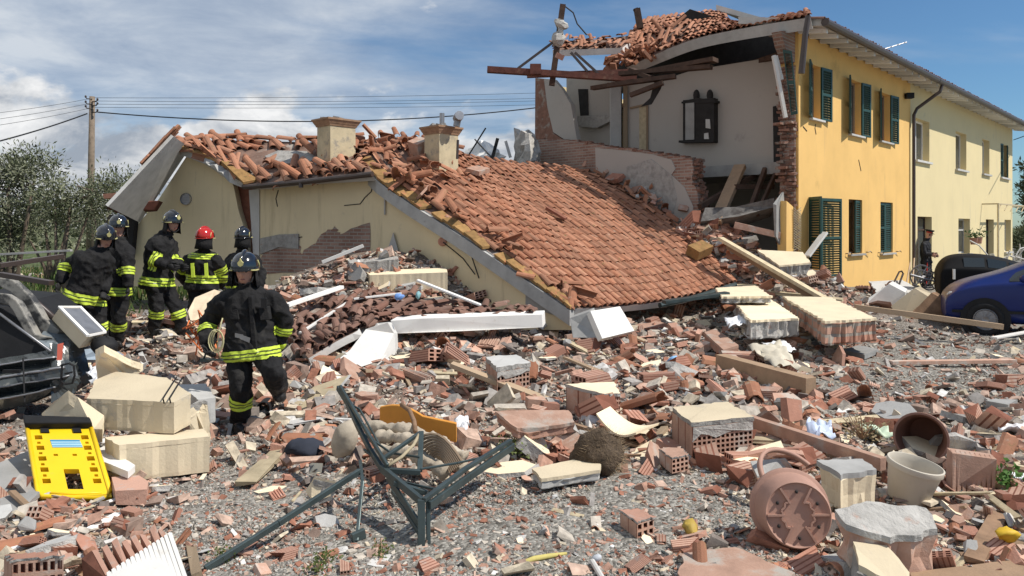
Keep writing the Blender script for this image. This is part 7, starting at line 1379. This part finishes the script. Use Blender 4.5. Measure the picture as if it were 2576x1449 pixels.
for nm_, q_, m_ in (('jacket_flap', [(622, 745, 6.815), (634, 745, 6.815), (645, 880, 6.78), (633, 880, 6.78)], FAB), ('chest_pocket', [(650, 774, 6.815), (674, 772, 6.84), (678, 804, 6.83), (654, 806, 6.80)], FAB), ('chest_pocket', [(574, 778, 6.84), (598, 778, 6.82), (600, 804, 6.80), (578, 804, 6.82)], FAB)):
    f = MB(); f.prism([at(*q) for q in q_], V((0, .07, 0))); part(nm_, f.jitter(.004), m_, F1, bevel=.006)
f = MB(); f.box(at(664, 762, 6.80), (.05, .03, .09), Euler((.1, 0, .2)).to_matrix()); f.tube([at(666, 752, 6.79), at(668, 736, 6.79)], .006, 5); part('radio', f, M['black'], F1)
# the group at the gable
d = 10.9; J = pj(d, head=(434, 562), neck=(412, 592), pel=(398, 692), shR=(390, 610, -.05), shL=(428, 614, .25), elR=(383, 655, -.18), wrR=(420, 668, -.22), elL=(440, 660, .15), wrL=(452, 668, -.05), hipR=(385, 705, -.08), hipL=(412, 705, .1), knR=(395, 775, -.12), knL=(440, 770, .05), anR=(388, 825, -.05), anL=(462, 830, .1))
FWD = V((.85, -.35, 0)); J['palmR'] = V((.3, .8, 0)); J['toeR'] = J['anR'] + V((.15, -.08, -.07)); J['toeL'] = J['anL'] + V((.16, -.06, -.07))
person('tall firefighter in profile facing right in front of the annex gable', J, V((.80, -.55, -.12)), [(J['pel'] - (J['neck'] - J['pel']) * .14, J['neck'] - J['pel'], .06, .36), (J['elR'].lerp(J['wrR'], .2), J['wrR'] - J['elR'], .05, .14), (J['elL'].lerp(J['wrL'], .3), J['wrL'] - J['elL'], .05, .14), (J['knR'].lerp(J['anR'], .25), J['anR'] - J['knR'], .055, .18), (J['knL'].lerp(J['anL'], .35), J['anL'] - J['knL'], .055, .18)], seed=11)
d = 9.9; J = pj(d, head=(266, 600), neck=(252, 628), pel=(216, 728), shR=(205, 645, -.05), shL=(262, 650, .2), elR=(165, 672, -.05), wrR=(150, 712, -.15), elL=(268, 700, .2), wrL=(262, 735, .05), hipR=(205, 745, -.05), hipL=(238, 748, .1), knR=(215, 815), knL=(250, 810, .05), anR=(215, 868), anL=(258, 865, .1)); J['palmR'] = V((.5, -.3, -.6))
person('leaning firefighter farthest left beside the crushed car', J, V((.62, -.70, -.30)), [(J['pel'] - (J['neck'] - J['pel']) * .16, J['neck'] - J['pel'], .06, .36), (J['elR'].lerp(J['wrR'], .1), J['wrR'] - J['elR'], .05, .14), (J['knL'].lerp(J['anL'], .2), J['anL'] - J['knL'], .05, .2)], seed=17)
d = 10.5; J = pj(d, head=(298, 572), neck=(300, 608), pel=(288, 712), shR=(272, 628, .15), shL=(322, 630, -.05), elR=(262, 672, .1), wrR=(270, 715, .0), elL=(322, 680, -.15), wrL=(322, 722, -.2), hipR=(276, 730, .08), hipL=(304, 730, -.05), knR=(270, 795, .05), knL=(298, 795, -.1), anR=(268, 852, .05), anL=(296, 855)); J['palmL'] = V((-.6, -.4, 0))
person('firefighter standing just behind the leaning one, helmet shining', J, V((.45, -.80, -.15)), [(J['pel'] - (J['neck'] - J['pel']) * .16, J['neck'] - J['pel'], .055, .36), (J['elL'].lerp(J['wrL'], .05), J['wrL'] - J['elL'], .055, .14), (J['knL'].lerp(J['anL'], .40), J['anL'] - J['knL'], .055, .2), (J['knR'].lerp(J['anR'], .35), J['anR'] - J['knR'], .05, .2)], seed=23)
d = 11.3; J = pj(d, head=(516, 602, -.05), neck=(512, 636), pel=(508, 704), shR=(545, 652, -.05), shL=(476, 652, .05), elR=(560, 690, .1), wrR=(556, 716, .3), elL=(456, 690, .1), wrL=(470, 716, .3), hipR=(528, 712), hipL=(490, 712), knR=(528, 760, -.05), knL=(492, 762, -.05), anR=(528, 812), anL=(490, 812)); J['palmL'] = V((0, 1, 0)); J['palmR'] = V((0, 1, 0))
bk = J['neck'] - J['pel']
fr5 = person('crouching firefighter in a red helmet seen from behind', J, V((.30, .90, -.1)), [(J['pel'] + bk * .05, bk, .06, .36), (J['shR'].lerp(J['elR'], .65), J['elR'] - J['shR'], .06, .14), (J['shL'].lerp(J['elL'], .65), J['elL'] - J['shL'], .06, .14), (J['pel'] + bk * .88 , bk, .04, .22)], helm=HELR, face=False, seed=31)
f = MB()
for px in (484, 518): f = MB(); f.bar(at(px, 662, 11.10), at(px + 2, 698, 11.06), .05, .015, up=(0, 1, 0)); part('reflective_band', f, LIME, fr5)
d = 12.0; J = pj(d, head=(612, 600), neck=(610, 636), pel=(600, 730), shR=(640, 652), shL=(582, 652, .1), elR=(658, 690), wrR=(650, 730, -.1), elL=(574, 690, .1), wrL=(580, 730), hipR=(614, 740), hipL=(588, 740), knR=(614, 800, -.05), knL=(588, 800, -.05), anR=(614, 850), anL=(588, 850))
person('firefighter mostly hidden behind the walking one, facing away', J, V((.2, .9, -.05)), [(J['pel'] + UP * .02, UP, .06, .36), (J['shL'].lerp(J['elL'], .65), J['elL'] - J['shL'], .06, .14)], face=False, seed=37)
# the officer by the cream house
d = 23.4; UNI = mat('uniform_black', (.016, .016, .020), .8, .3, 8, .3, 30); J = pj(d, head=(2337, 590), neck=(2330, 606), pel=(2330, 655), shR=(2324, 616, -.15), shL=(2332, 616, .2), elR=(2326, 638, -.2), wrR=(2343, 641, -.25), elL=(2336, 638, .22), wrL=(2348, 641, 0), hipR=(2327, 660, -.1), hipL=(2333, 660, .12), knR=(2330, 690, -.1), knL=(2336, 690, .1), anR=(2326, 718, -.1), anL=(2333, 718, .1)); J['palmR'] = V((.2, .8, .3))
of = person('officer in a dark uniform and peaked cap reading beside the drainpipe', J, V((.96, -.20, -.20)), [], cap=True, skirt=False, fab=UNI, glove=SKIN, vox=.02, jw=.92, seed=41)
f = MB(); f.box(J['wrR'] + V((.16, .1, .0)), (.06, .2, .14)); solo('notebook', f, M['black'], 'dark notebook held by the officer', 'notebook')
f = MB(); f.bar(J['hipR'] + V((.0, -.135, 0)), J['anR'] + V((0, -.10, .05)), .03, .01); part('trouser_stripe', f, HELR, of)
# ================================================================ vehicles
def car(name, label, org, yaw, st, hw_, paint, cabin, wheels, wr=.31, windows=True):
    """st: stations (x, z_low, z_belt, z_top, half-width at roof); body lofted across them, wheels proud of dark arches"""
    t_ = thing(name, label, 'car', V((org[0], org[1], 0))); Mw = Matrix.Translation(V(org)) @ Matrix.Rotation(yaw, 4, 'Z')
    def sec(x, zl, zb, zt, wt):
        k = hw_ * (1 - .12 * max(0, (0.5 - x)) ** 1.0) if x < .5 else hw_
        h = [(k * .80, zl), (k * .97, zl + .10), (k, zl + (zb - zl) * .55), (k * .975, zb - .02), (k * .93, zb)] + ([(wt, zt - .05), (wt * .86, zt), (0, zt + .02)] if zt > zb + .12 else [(k * .80, zb + (zt - zb) * .5), (k * .55, zt), (0, zt + .015)])
        return [V((x, -a, z)) for a, z in h] + [V((x, a, z)) for a, z in reversed(h[:-1])]
    f = MB(); ss = [sec(*s) for s in st]; n = len(ss[0]); g = MB()
    for q in ss: f.v += [tuple(Mw @ p) for p in q]
    for i in range(len(ss) - 1):
        for j in range(n):
            fc = (i * n + j, i * n + (j + 1) % n, (i + 1) * n + (j + 1) % n, (i + 1) * n + j); f.f.append(fc); f.m.append(0); f.c.append(None)
            if windows and cabin[0] <= i < cabin[1] and j in (4, 9):
                a, b, c, e = [V(f.v[q]) for q in fc]; nn = (b - a).cross(e - a).normalized(); m_ = (a + b + c + e) / 4
                if nn.dot(m_ - Mw @ V((m_.x * 0 + (st[i][0] + st[i + 1][0]) / 2, 0, .8))) < 0: nn = -nn
                g.add([m_ + (q - m_) * .86 + nn * .006 for q in (a, b, c, e)], [(0, 1, 2, 3)])
            if False:
                a, b, c, e = [V(f.v[q]) for q in fc]; g.add([q + UP * .010 for q in (a, b, c, e)], [(0, 1, 2, 3)])
    for i in (0, len(ss) - 1): f.f.append([i * n + j for j in range(n)]); f.m.append(0); f.c.append(None)
    b_ = part('car_body', f, paint, t_, smooth=True); md = b_.modifiers.new('sub', 'SUBSURF'); md.levels = 2; md.render_levels = 2
    if g.v: part('car_window', g, M['panecar'], t_, weld=False)
    for wx in wheels:
        for s_ in (-1, 1):
            c = Mw @ V((wx, s_ * (hw_ - .085), wr)); Mc = lathe_M(c, Mw.to_3x3() @ V((0, s_, 0)))
            f = MB(); f.lathe([(0, .09), (wr + .09, .09), (wr + .09, .098), (0, .098)], 24, Mc); part('wheel_arch', f, M['black'], t_)
            f = MB(); f.lathe([(wr * .62, .02), (wr * .66, .115), (wr * .95, .12), (wr, .10), (wr, -.08), (0, -.08)], 28, Mc); ty = part('wheel', f, M['black'], t_, smooth=True)
            f = MB(); f.lathe([(0, .10), (.06, .118), (.07, .108), (wr * .55, .102), (wr * .62, .122), (wr * .66, .11)], 28, Mc)
            for k in range(12): a = k * .5236; f.bar(Mc @ V((.05 * math.cos(a), .05 * math.sin(a), .112)), Mc @ V((wr * .6 * math.cos(a), wr * .6 * math.sin(a), .112)), .022, .012)
            part('wheel_cover', f, M['steel'], ty)
    return t_, Mw
BLUE = mat('car_paint_blue', (.007, .018, .115), .3, .1, 2, 0, 30, 0, [((.05, .06, .12), 4, .60, .85)], coat=.06, spec=.3); BLK = mat('car_paint_black', (.006, .006, .007), .75, .2, 3, 0, 30, spec=.2)
bc, Mb = car('blue_car', 'dark blue compact car parked at the right edge behind the long pole', (at(2372, 700, 13.3).x + .38, 14.0, 0), math.radians(-27), [(.0, .28, .52, .56, .5), (.05, .22, .66, .72, .5), (.22, .20, .80, .88, .5), (.55, .19, .90, 1.0, .52), (.95, .18, .94, 1.10, .56), (1.45, .18, .96, 1.36, .60), (1.9, .18, .97, 1.46, .62), (2.6, .18, .98, 1.48, .62), (3.2, .18, .99, 1.42, .60), (3.55, .2, .98, 1.15, .56), (3.68, .3, .8, .86, .5)], .80, BLUE, (4, 9, 3, 4), (.62, 3.05), .29)
f = MB(); f.ellipsoid(Mb @ V((.13, -.60, .68)), (.05, .14, .07), None, 12, 8); part('headlight', f, mat('lamp_glass', (.55, .57, .6), .1, .1), bc, smooth=True)
f = MB(); f.bar(Mb @ V((.12, -.80, .42)), Mb @ V((3.5, -.815, .46)), .02, .05); part('side_moulding', f, M['black'], bc); f = MB(); f.ellipsoid(Mb @ V((1.18, -.90, 1.02)), (.07, .10, .07), None, 10, 8); part('wing_mirror', f, BLUE, bc, smooth=True)
kc, Mk = car('black_car', 'black car with a rounded tail standing behind the blue car', (at(2356, 700, 16.4).x + .38, 17.1, 0), math.radians(-25), [(.0, .45, .80, .86, .5), (.06, .3, .98, 1.08, .5), (.20, .26, 1.02, 1.24, .52), (.45, .24, 1.02, 1.30, .55), (.9, .24, 1.02, 1.30, .56), (1.3, .24, .98, 1.22, .56), (1.7, .24, .96, 1.08, .56), (2.4, .24, .9, .96, .55), (3.2, .24, .8, .84, .5), (3.5, .3, .6, .64, .5)], .80, BLK, (3, 6, 6, 7), (.65, 2.8), .3)
f = MB(); f.box(Mk @ V((.28, -.82, .88)), (.05, .03, .22)); part('tail_light', f, M['white'], kc)
# crushed car at the left edge, lying tilted in the rubble
cc = thing('crushed_car', 'crushed dark grey car with empty window opening at the left edge', 'car', at(60, 1030, 7.4)); CP = mat('car_paint_crushed', (.05, .057, .057), .26, .4, 5, .25, 10, 0, [((.24, .225, .20), 5, .60, .74), ((.015, .015, .017), 6, .58, .68)], spec=.6, dist=.015, coat=.4); CP2 = mat('car_pillar', (.27, .255, .225), .5, .3, 5, .3, 16, 0, [((.05, .05, .05), 4, .48, .62)])
rows = [[(-160, 925, 7.2), (-40, 908, 7.25), (60, 893, 7.3), (130, 878, 7.3)], [(-160, 940, 7.1), (-40, 926, 7.15), (60, 908, 7.2), (140, 898, 7.22)], [(-160, 950, 7.2), (-40, 938, 7.25), (60, 920, 7.3), (150, 910, 7.3)], [(-160, 965, 7.05), (-40, 958, 7.1), (60, 940, 7.15), (165, 925, 7.2)], [(-160, 990, 7.0), (-40, 982, 7.05), (60, 965, 7.1), (178, 945, 7.2)], [(-160, 1005, 7.12), (-40, 997, 7.16), (60, 982, 7.2), (160, 962, 7.25)], [(-160, 1018, 7.0), (-40, 1010, 7.0), (60, 995, 7.05), (140, 975, 7.15)], [(-160, 1040, 7.1), (-40, 1034, 7.1), (60, 1020, 7.15), (110, 1000, 7.2)]]
f = MB(); k = len(rows[0]); pts = [[at(*q) for q in r_] for r_ in rows]; dense = []
for r_ in pts:
    line = []
    for i in range(k - 1): line += [r_[i].lerp(r_[i + 1], u / 6) for u in range(6)]
    line.append(r_[-1]); dense.append([p + V((0, .03 * mnoise.noise(p * 5), .012 * mnoise.noise(p * 9))) for p in line])
w_ = len(dense[0])
for s_ in (0, .25): f.v += [tuple(p + V((-.03 if s_ else 0, s_, -.02 if s_ else 0))) for r_ in dense for p in r_]
N_ = len(rows) * w_
for a in range(len(rows) - 1):
    for b in range(w_ - 1):
        for o_ in (0, N_): f.f.append([o_ + a * w_ + b, o_ + a * w_ + b + 1, o_ + (a + 1) * w_ + b + 1, o_ + (a + 1) * w_ + b]); f.m.append(0); f.c.append(None)
part('door_panel', f, CP, cc, smooth=False, weld=False)
def crumple(f, pts, th, amp, sub=7, seed=0):
    A, B, C, D = [at(*q) for q in pts]; g = []
    for i in range(sub + 1):
        for j in range(sub + 1):
            p = A.lerp(B, i / sub).lerp(D.lerp(C, i / sub), j / sub); g.append(p + V((0, -amp * math.sin(math.pi * i / sub) * math.sin(math.pi * j / sub), 0)) + V((0, 1, .4)) * amp * .45 * mnoise.fractal(p * 5 + V((seed, 0, 0)), 1, 2, 3))
    fs = [(i * (sub + 1) + j, (i + 1) * (sub + 1) + j, (i + 1) * (sub + 1) + j + 1, i * (sub + 1) + j + 1) for i in range(sub) for j in range(sub)]; f.add(g, fs); f.add([p + V((.01, th, -.01)) for p in g], [q[::-1] for q in fs]); return f
for a_ in (1, 3, 4, 6):
    f = MB(); f.tube([p + V((0, -.012, .004)) for p in dense[a_]], .009 if a_ != 3 else .014, 5); part('crease_highlight', f, M['steel'], cc, smooth=True)  # bright strips stand in for highlights along the creased ribs
f = MB(); f.box(at(30, 934, 7.02), (.16, .03, .03)); part('door_handle', f, M['black'], cc)
f = MB(); f.bar(at(58, 900, 7.14), at(62, 1012, 7.05), .012, .02); part('door_gap', f, M['black'], cc)
part('front_wing', crumple(MB(), [(120, 868, 7.3), (172, 868, 7.4), (208, 962, 7.35), (128, 1015, 7.15)], .2, .10, 9, 1), CP, cc)
part('bonnet', crumple(MB(), [(82, 838, 7.6), (150, 812, 8.0), (226, 872, 7.7), (128, 900, 7.25)], .06, .08, 9, 2), mat('car_bonnet', (.17, .20, .22), .4, .4, 4, .4, 10, 0, [((.05, .055, .06), 5, .5, .66)], spec=.5, dist=.02), cc)
f = MB(); f.prism([at(-160, 760, 7.7), at(0, 775, 7.6), at(40, 805, 7.55), at(132, 882, 7.5), at(60, 905, 7.45), at(-160, 930, 7.4)], V((-.1, 1.2, .05))); part('cabin', f, M['black'], cc)
for o_, dd in (([(-160, 690), (0, 698), (30, 703), (52, 722), (72, 742), (92, 772), (108, 800), (150, 832), (128, 858), (100, 838), (80, 806), (62, 775), (44, 752), (25, 735), (0, 722), (-160, 715)], 7.72), ([(-160, 728), (12, 738), (40, 754), (55, 778), (66, 800), (88, 840), (118, 848), (86, 862), (64, 838), (48, 812), (34, 786), (20, 766), (-160, 752)], 7.5)):
    f = MB(); f.prism([at(x, y, dd) for x, y in o_], V((.02, .09, -.02))); part('roof_pillar', f, CP2, cc, bevel=.012)
f = MB(); f.tube([at(-120, 765, 7.45), at(0, 790, 7.42), at(40, 820, 7.4), at(128, 884, 7.25)], .014, 6); part('window_seal', f, M['steel'], cc, smooth=True); f = MB(); f.tube([at(-120, 690, 8.0), at(20, 712, 7.95), at(70, 742, 7.9), at(150, 812, 7.8)], .03, 7); part('roof_edge', f, M['brown'], cc, smooth=True)
f = MB(); ring = [at(162 + x, 940 + y, 7.08) for x, y in ((-6, -22), (12, -26), (24, -20), (26, 4), (20, 24), (2, 26), (-8, 18), (-6, -22))]; f.tube(ring, .010, 6, 0, False); f.tube([at(163, 940, 7.07), at(182, 936, 7.07)], .009, 5); part('lamp_socket', f, M['black'], cc)
f = MB(); f.prism([at(148, 865, 7.1), at(160, 862, 7.12), at(156, 905, 7.08), at(146, 905, 7.06)], V((0, -.02, 0))); part('strap_scrap', f, mat('strap_red', (.42, .09, .06), .8, .2), cc)
# ================================================================ small yard things by the house
f = MB()
for cx_, cy_, r in ((2318, 695, .26), (2338, 706, .22)):
    c = at(cx_, cy_, 17.5)
    for q in (1, .55): f.tube([c + V((r * q * math.cos(a), 0, r * q * math.sin(a))) for a in np.linspace(0, 2 * math.pi, 20)], .018, 5, 0, False)
    for a in np.linspace(0, 2 * math.pi, 7)[:-1]: f.tube([c, c + V((r * math.cos(a), 0, r * math.sin(a)))], .012, 4)
f.tube([at(2290, 690, 17.5), at(2365, 712, 17.3)], .02, 5); solo('wrought_iron_grille', f, M['steel'], 'curled wrought iron rings lying at the officer\'s feet', 'iron grille')
f = MB(); f.tube([at(2246, 716, 17.6), at(2262, 684, 17.8), at(2268, 682, 17.8), at(2272, 688, 17.8), at(2260, 720, 17.6)], .022, 6); solo('trolley_handle', f, M['brown'], 'thin bent trolley handle leaning on the yellow wall', 'handle')
f = MB(); f.tube([at(2290, 660, 19.5), at(2280, 716, 18.2)], .02, 5); f.tube([at(2300, 650, 19.8), at(2296, 716, 18.4)], .02, 5); solo('leaning_rods', f, M['wood'], 'two thin brown rods leaning beside the drainpipe', 'rods')
for i, (x, y, d_) in enumerate(((2225, 748, 15), (2290, 760, 14.6), (2335, 775, 14.3))):
    c = at(x, y, d_); f = MB(); f.prism([c + V((-.35, 0, -.1)), c + V((.1, 0, .28)), c + V((.4, 0, .1)), c + V((.3, 0, -.3)), c + V((-.2, 0, -.35))], V((.1, .08, .05))); solo('plaster_board', f.jitter(.03, i), [M['concretepale'], M['cream'], M['wood']][i], ('pale broken board propped on the rubble behind the long pole', 'cream broken board tilted just left of the blue car', 'brown broken board touching the front of the blue car')[i], 'board')
f = MB()
for k in range(26):
    p = at(random.uniform(2486, 2570), random.uniform(640, 684), random.uniform(24, 27)); q = p + V((random.uniform(-.7, .7), random.uniform(-.2, .2), random.uniform(-.4, .6))); f.tube([p, p.lerp(q, .5) + V((0, 0, .1)), q], .025, 4)
o = solo('pale_branches', f, M['concretepale'], 'tangle of pale branches by the far door of the cream house', 'branches'); o['kind'] = 'stuff'
# ================================================================ trees, pole and wires, far hedge
BARK = mat('olive_bark', (.13, .10, .075), .95, .35, 8, .6, 25); OLV = [mat('olive_leaf_' + str(i), c, .75, .35, 9, 0, 30) for i, c in enumerate(((.14, .155, .085), (.22, .23, .155), (.075, .09, .045)))]
def olive(label, base, crowns, limbs, nleaf, lw=.11, cols=(0, 1, 2), group='olive trees at the left', name='olive_tree'):
    t_ = thing(name, label, 'tree', base, group); f = MB()
    for pts, r in limbs: f.tube(pts, [r * (1 - .75 * i / (len(pts) - 1)) for i in range(len(pts))], 7)
    tr = part('trunk', f, BARK, t_, smooth=True); g = MB(); tips = []
    for c, r in crowns:
        for k in range(max(6, int(r[0] * 14))): tips.append((V(c) + V(V(RNG.normal(size=3)).normalized()[:]) * 0 + V((RNG.normal() * r[0] * .5, RNG.normal() * r[1] * .5, RNG.normal() * r[2] * .5)), random.choice(cols)))
    tw = MB()
    for p, _ in tips[::3]:
        q = limbs[0][0][-1]; tw.tube([q.lerp(p, .35) + V(RNG.normal(size=3)) * .1, q.lerp(p, .75) + V(RNG.normal(size=3)) * .12, p], [.022, .012, .006], 4)
    part('twig', tw, BARK, tr, kind='stuff')
    per = max(4, nleaf // len(tips))
    for p, ci in tips:
        for k in range(per):
            c = p + V(RNG.normal(size=3)) * .17; d_ = (V(RNG.normal(size=3)) + UP * .5 + (c - p) * 4).normalized(); e = d_.cross(V(RNG.normal(size=3))).normalized(); L = lw * random.uniform(.6, 1.3)
            g.add([c, c + d_ * L * .5 + e * L * .14, c + d_ * L, c + d_ * L * .5 - e * L * .14], [(0, 1, 2, 3)], ci if random.random() < .75 else random.choice(cols))
    part('crown', g, OLV, t_, weld=False)
def tree_px(label, px, pyb, d, cr, nleaf, lean=(0, 0), r=.12, lw=.11, cols=(0, 1, 2), **kw):
    b = at(px, pyb, d); b.z = 0; cs = [(at(x, y, d + random.uniform(-.4, .4)), (w_ * d / FX, w_ * d / FX * .8, h_ * d / FX)) for x, y, w_, h_ in cr]; lims = []
    for i, (c, _) in enumerate(cs[:3]): m_ = b.lerp(c, .45) + V((lean[0] * .5, 0, 0)); lims.append(([b, b + (m_ - b) * .5 + V((lean[0] * .2, 0, .1)), m_, c], r if i == 0 else r * .7))
    olive(label, b, cs, lims, nleaf, lw, cols, **kw)
tree_px('large olive tree with a dense grey green crown at the left edge', 30, 620, 19, [(20, 470, 75, 70), (-60, 490, 70, 70), (85, 460, 55, 60), (40, 425, 50, 40), (-10, 560, 90, 60), (90, 545, 50, 60), (20, 600, 70, 40)], 15000, r=.16)
tree_px('olive tree with a leaning bare trunk left of the tilted roof slab', 190, 610, 17.5, [(180, 500, 50, 40), (235, 500, 45, 45), (140, 510, 40, 40), (280, 490, 36, 35)], 4200, (-.5, 0), .11)
tree_px('thin olive tree beyond the tilted roof slab with a sparse crown', 275, 600, 23, [(270, 490, 45, 40), (320, 480, 40, 36), (230, 520, 45, 45), (355, 460, 22, 28)], 3200, (.1, 0), .10)
tree_px('low olive tree between the large olive and the leaning one', 120, 600, 25, [(110, 550, 60, 50), (170, 560, 55, 45), (60, 575, 50, 40), (240, 560, 60, 40)], 6500, (.2, 0), .12)
tree_px('dark evergreen tree standing beyond the end of the cream house', 2600, 650, 44, [(2600, 480, 34, 60), (2590, 560, 30, 70), (2650, 520, 50, 90)], 5000, r=.25, lw=.3, cols=(2,), group='trees on the right', name='evergreen_tree')
tree_px('lower dark bush at the corner of the cream house', 2572, 668, 40, [(2574, 620, 16, 40), (2585, 590, 20, 40)], 2200, r=.08, lw=.22, cols=(2, 0), group='trees on the right', name='evergreen_bush')
hd = MB()                                                # far hedge and low woodland along the fields
for k in range(16000):
    x = random.uniform(-95, 30); y = random.uniform(62, 84); h_ = 1.6 + 2.4 * float(nz2(np.array(x), np.array(3.0), .12)) + 1.6 * float(nz2(np.array(x), np.array(7.0), .5)); c = V((x, y, abs(random.gauss(0, .5)) * h_)); d_ = V(RNG.normal(size=3)).normalized(); e = d_.orthogonal().normalized(); L = random.uniform(.35, .8)
    hd.add([c, c + d_ * L * .5 + e * L * .35, c + d_ * L, c + d_ * L * .5 - e * L * .35], [(0, 1, 2, 3)], random.choice((0, 0, 2, 1)))
setting('far_hedge', hd, OLV, 'stuff')
gr = MB()                                                # tall grass and brush on the left field
for k in range(15000):
    x = random.uniform(-26, -6.5); y = random.uniform(13, 34)
    if x > -7.5 - (y - 13) * .12: continue
    z = float(H(x, y)); h_ = random.uniform(.06, .26) * (2.2 if nz2(np.array(x), np.array(y), .5) > .62 else 1); a = random.uniform(0, 6.28); b = V((math.cos(a), math.sin(a), 0)) * .03; t_ = V((random.gauss(0, .08), random.gauss(0, .08), h_)); p = V((x, y, z)); gr.add([p - b, p + b, p + t_], [(0, 1, 2)], random.choice((0, 0, 1, 2)))
setting('field_grass', gr, [mat('grass_green', (.075, .125, .028), .8, .4), mat('grass_dry', (.26, .22, .11), .85, .3), mat('grass_dark', (.035, .06, .018), .8, .4)], 'stuff')
for i in range(9):
    px = 12 + i * 26; b = gnd(px, 625 + (i % 3) * 16); o = linkmesh('plank', None, Matrix()) if False else None
dp = 33.0; up_ = thing('utility_pole', 'tall wooden utility pole with insulators rising above the olive trees', 'utility pole', V((at(226, 560, dp).x, dp, 0)))
f = MB(); f.tube([V((at(226, 560, dp).x, dp, 0)), at(232, 243, dp)], [.17, .11], 12); part('pole_shaft', f, mat('pole_wood', (.20, .155, .115), .9, .3, 6, .4, 25), up_, smooth=True)
for y_, s_ in ((249, -1), (262, -1), (273, -1), (256, 1), (266, 1), (283, 1)):
    f = MB(); p = at(232, y_, dp - .1); f.tube([p, p + V((s_ * .2, -.05, -.0)), p + V((s_ * .26, -.05, .07))], .025, 6); f.ellipsoid(p + V((s_ * .26, -.05, .10)), (.045, .045, .06), None, 8, 6); part('insulator', f, M['brown'], up_, smooth=True)
def wire(p, q, sag, r, label, n=24):
    f = MB(); p, q = V(p), V(q); f.tube([p.lerp(q, i / n) - UP * sag * 4 * (i / n) * (1 - i / n) for i in range(n + 1)], r, 5); solo('power_line', f, M['black'], label, 'power line', 'wires of the utility pole')
wire(at(245, 282, dp), at(1420, 262, 37), .62, .028, 'thick dark cable running right from the pole behind the chimneys')
wire(at(219, 286, dp), at(-160, 392, 24), .12, .030, 'thick dark cable running down left from the pole')
for i, (y0_, y1_) in enumerate(((246, 232), (254, 246), (262, 252), (270, 262))): wire(at(236, y0_, dp), at(1420, y1_, 39), .10, .009, ('topmost thin wire', 'second thin wire', 'third thin wire', 'lowest thin wire')[i] + ' running right from the pole')
for i, (y0_, y1_) in enumerate(((248, 300), (260, 318), (272, 336))): wire(at(226, y0_, dp), at(-160, y1_, 24), .08, .008, ('topmost thin wire', 'middle thin wire', 'lowest thin wire')[i] + ' running left from the pole')
f = MB(); f.tube([at(2550, 352, 36), at(2640, 320, 30)], .02, 5); solo('power_line', f, M['black'], 'dark cable leaving the far end of the cream house', 'cable')
# every thing says what it is
for o in list(bpy.data.objects):
    if o.get('category') and 'kind' not in o: o['kind'] = 'thing'
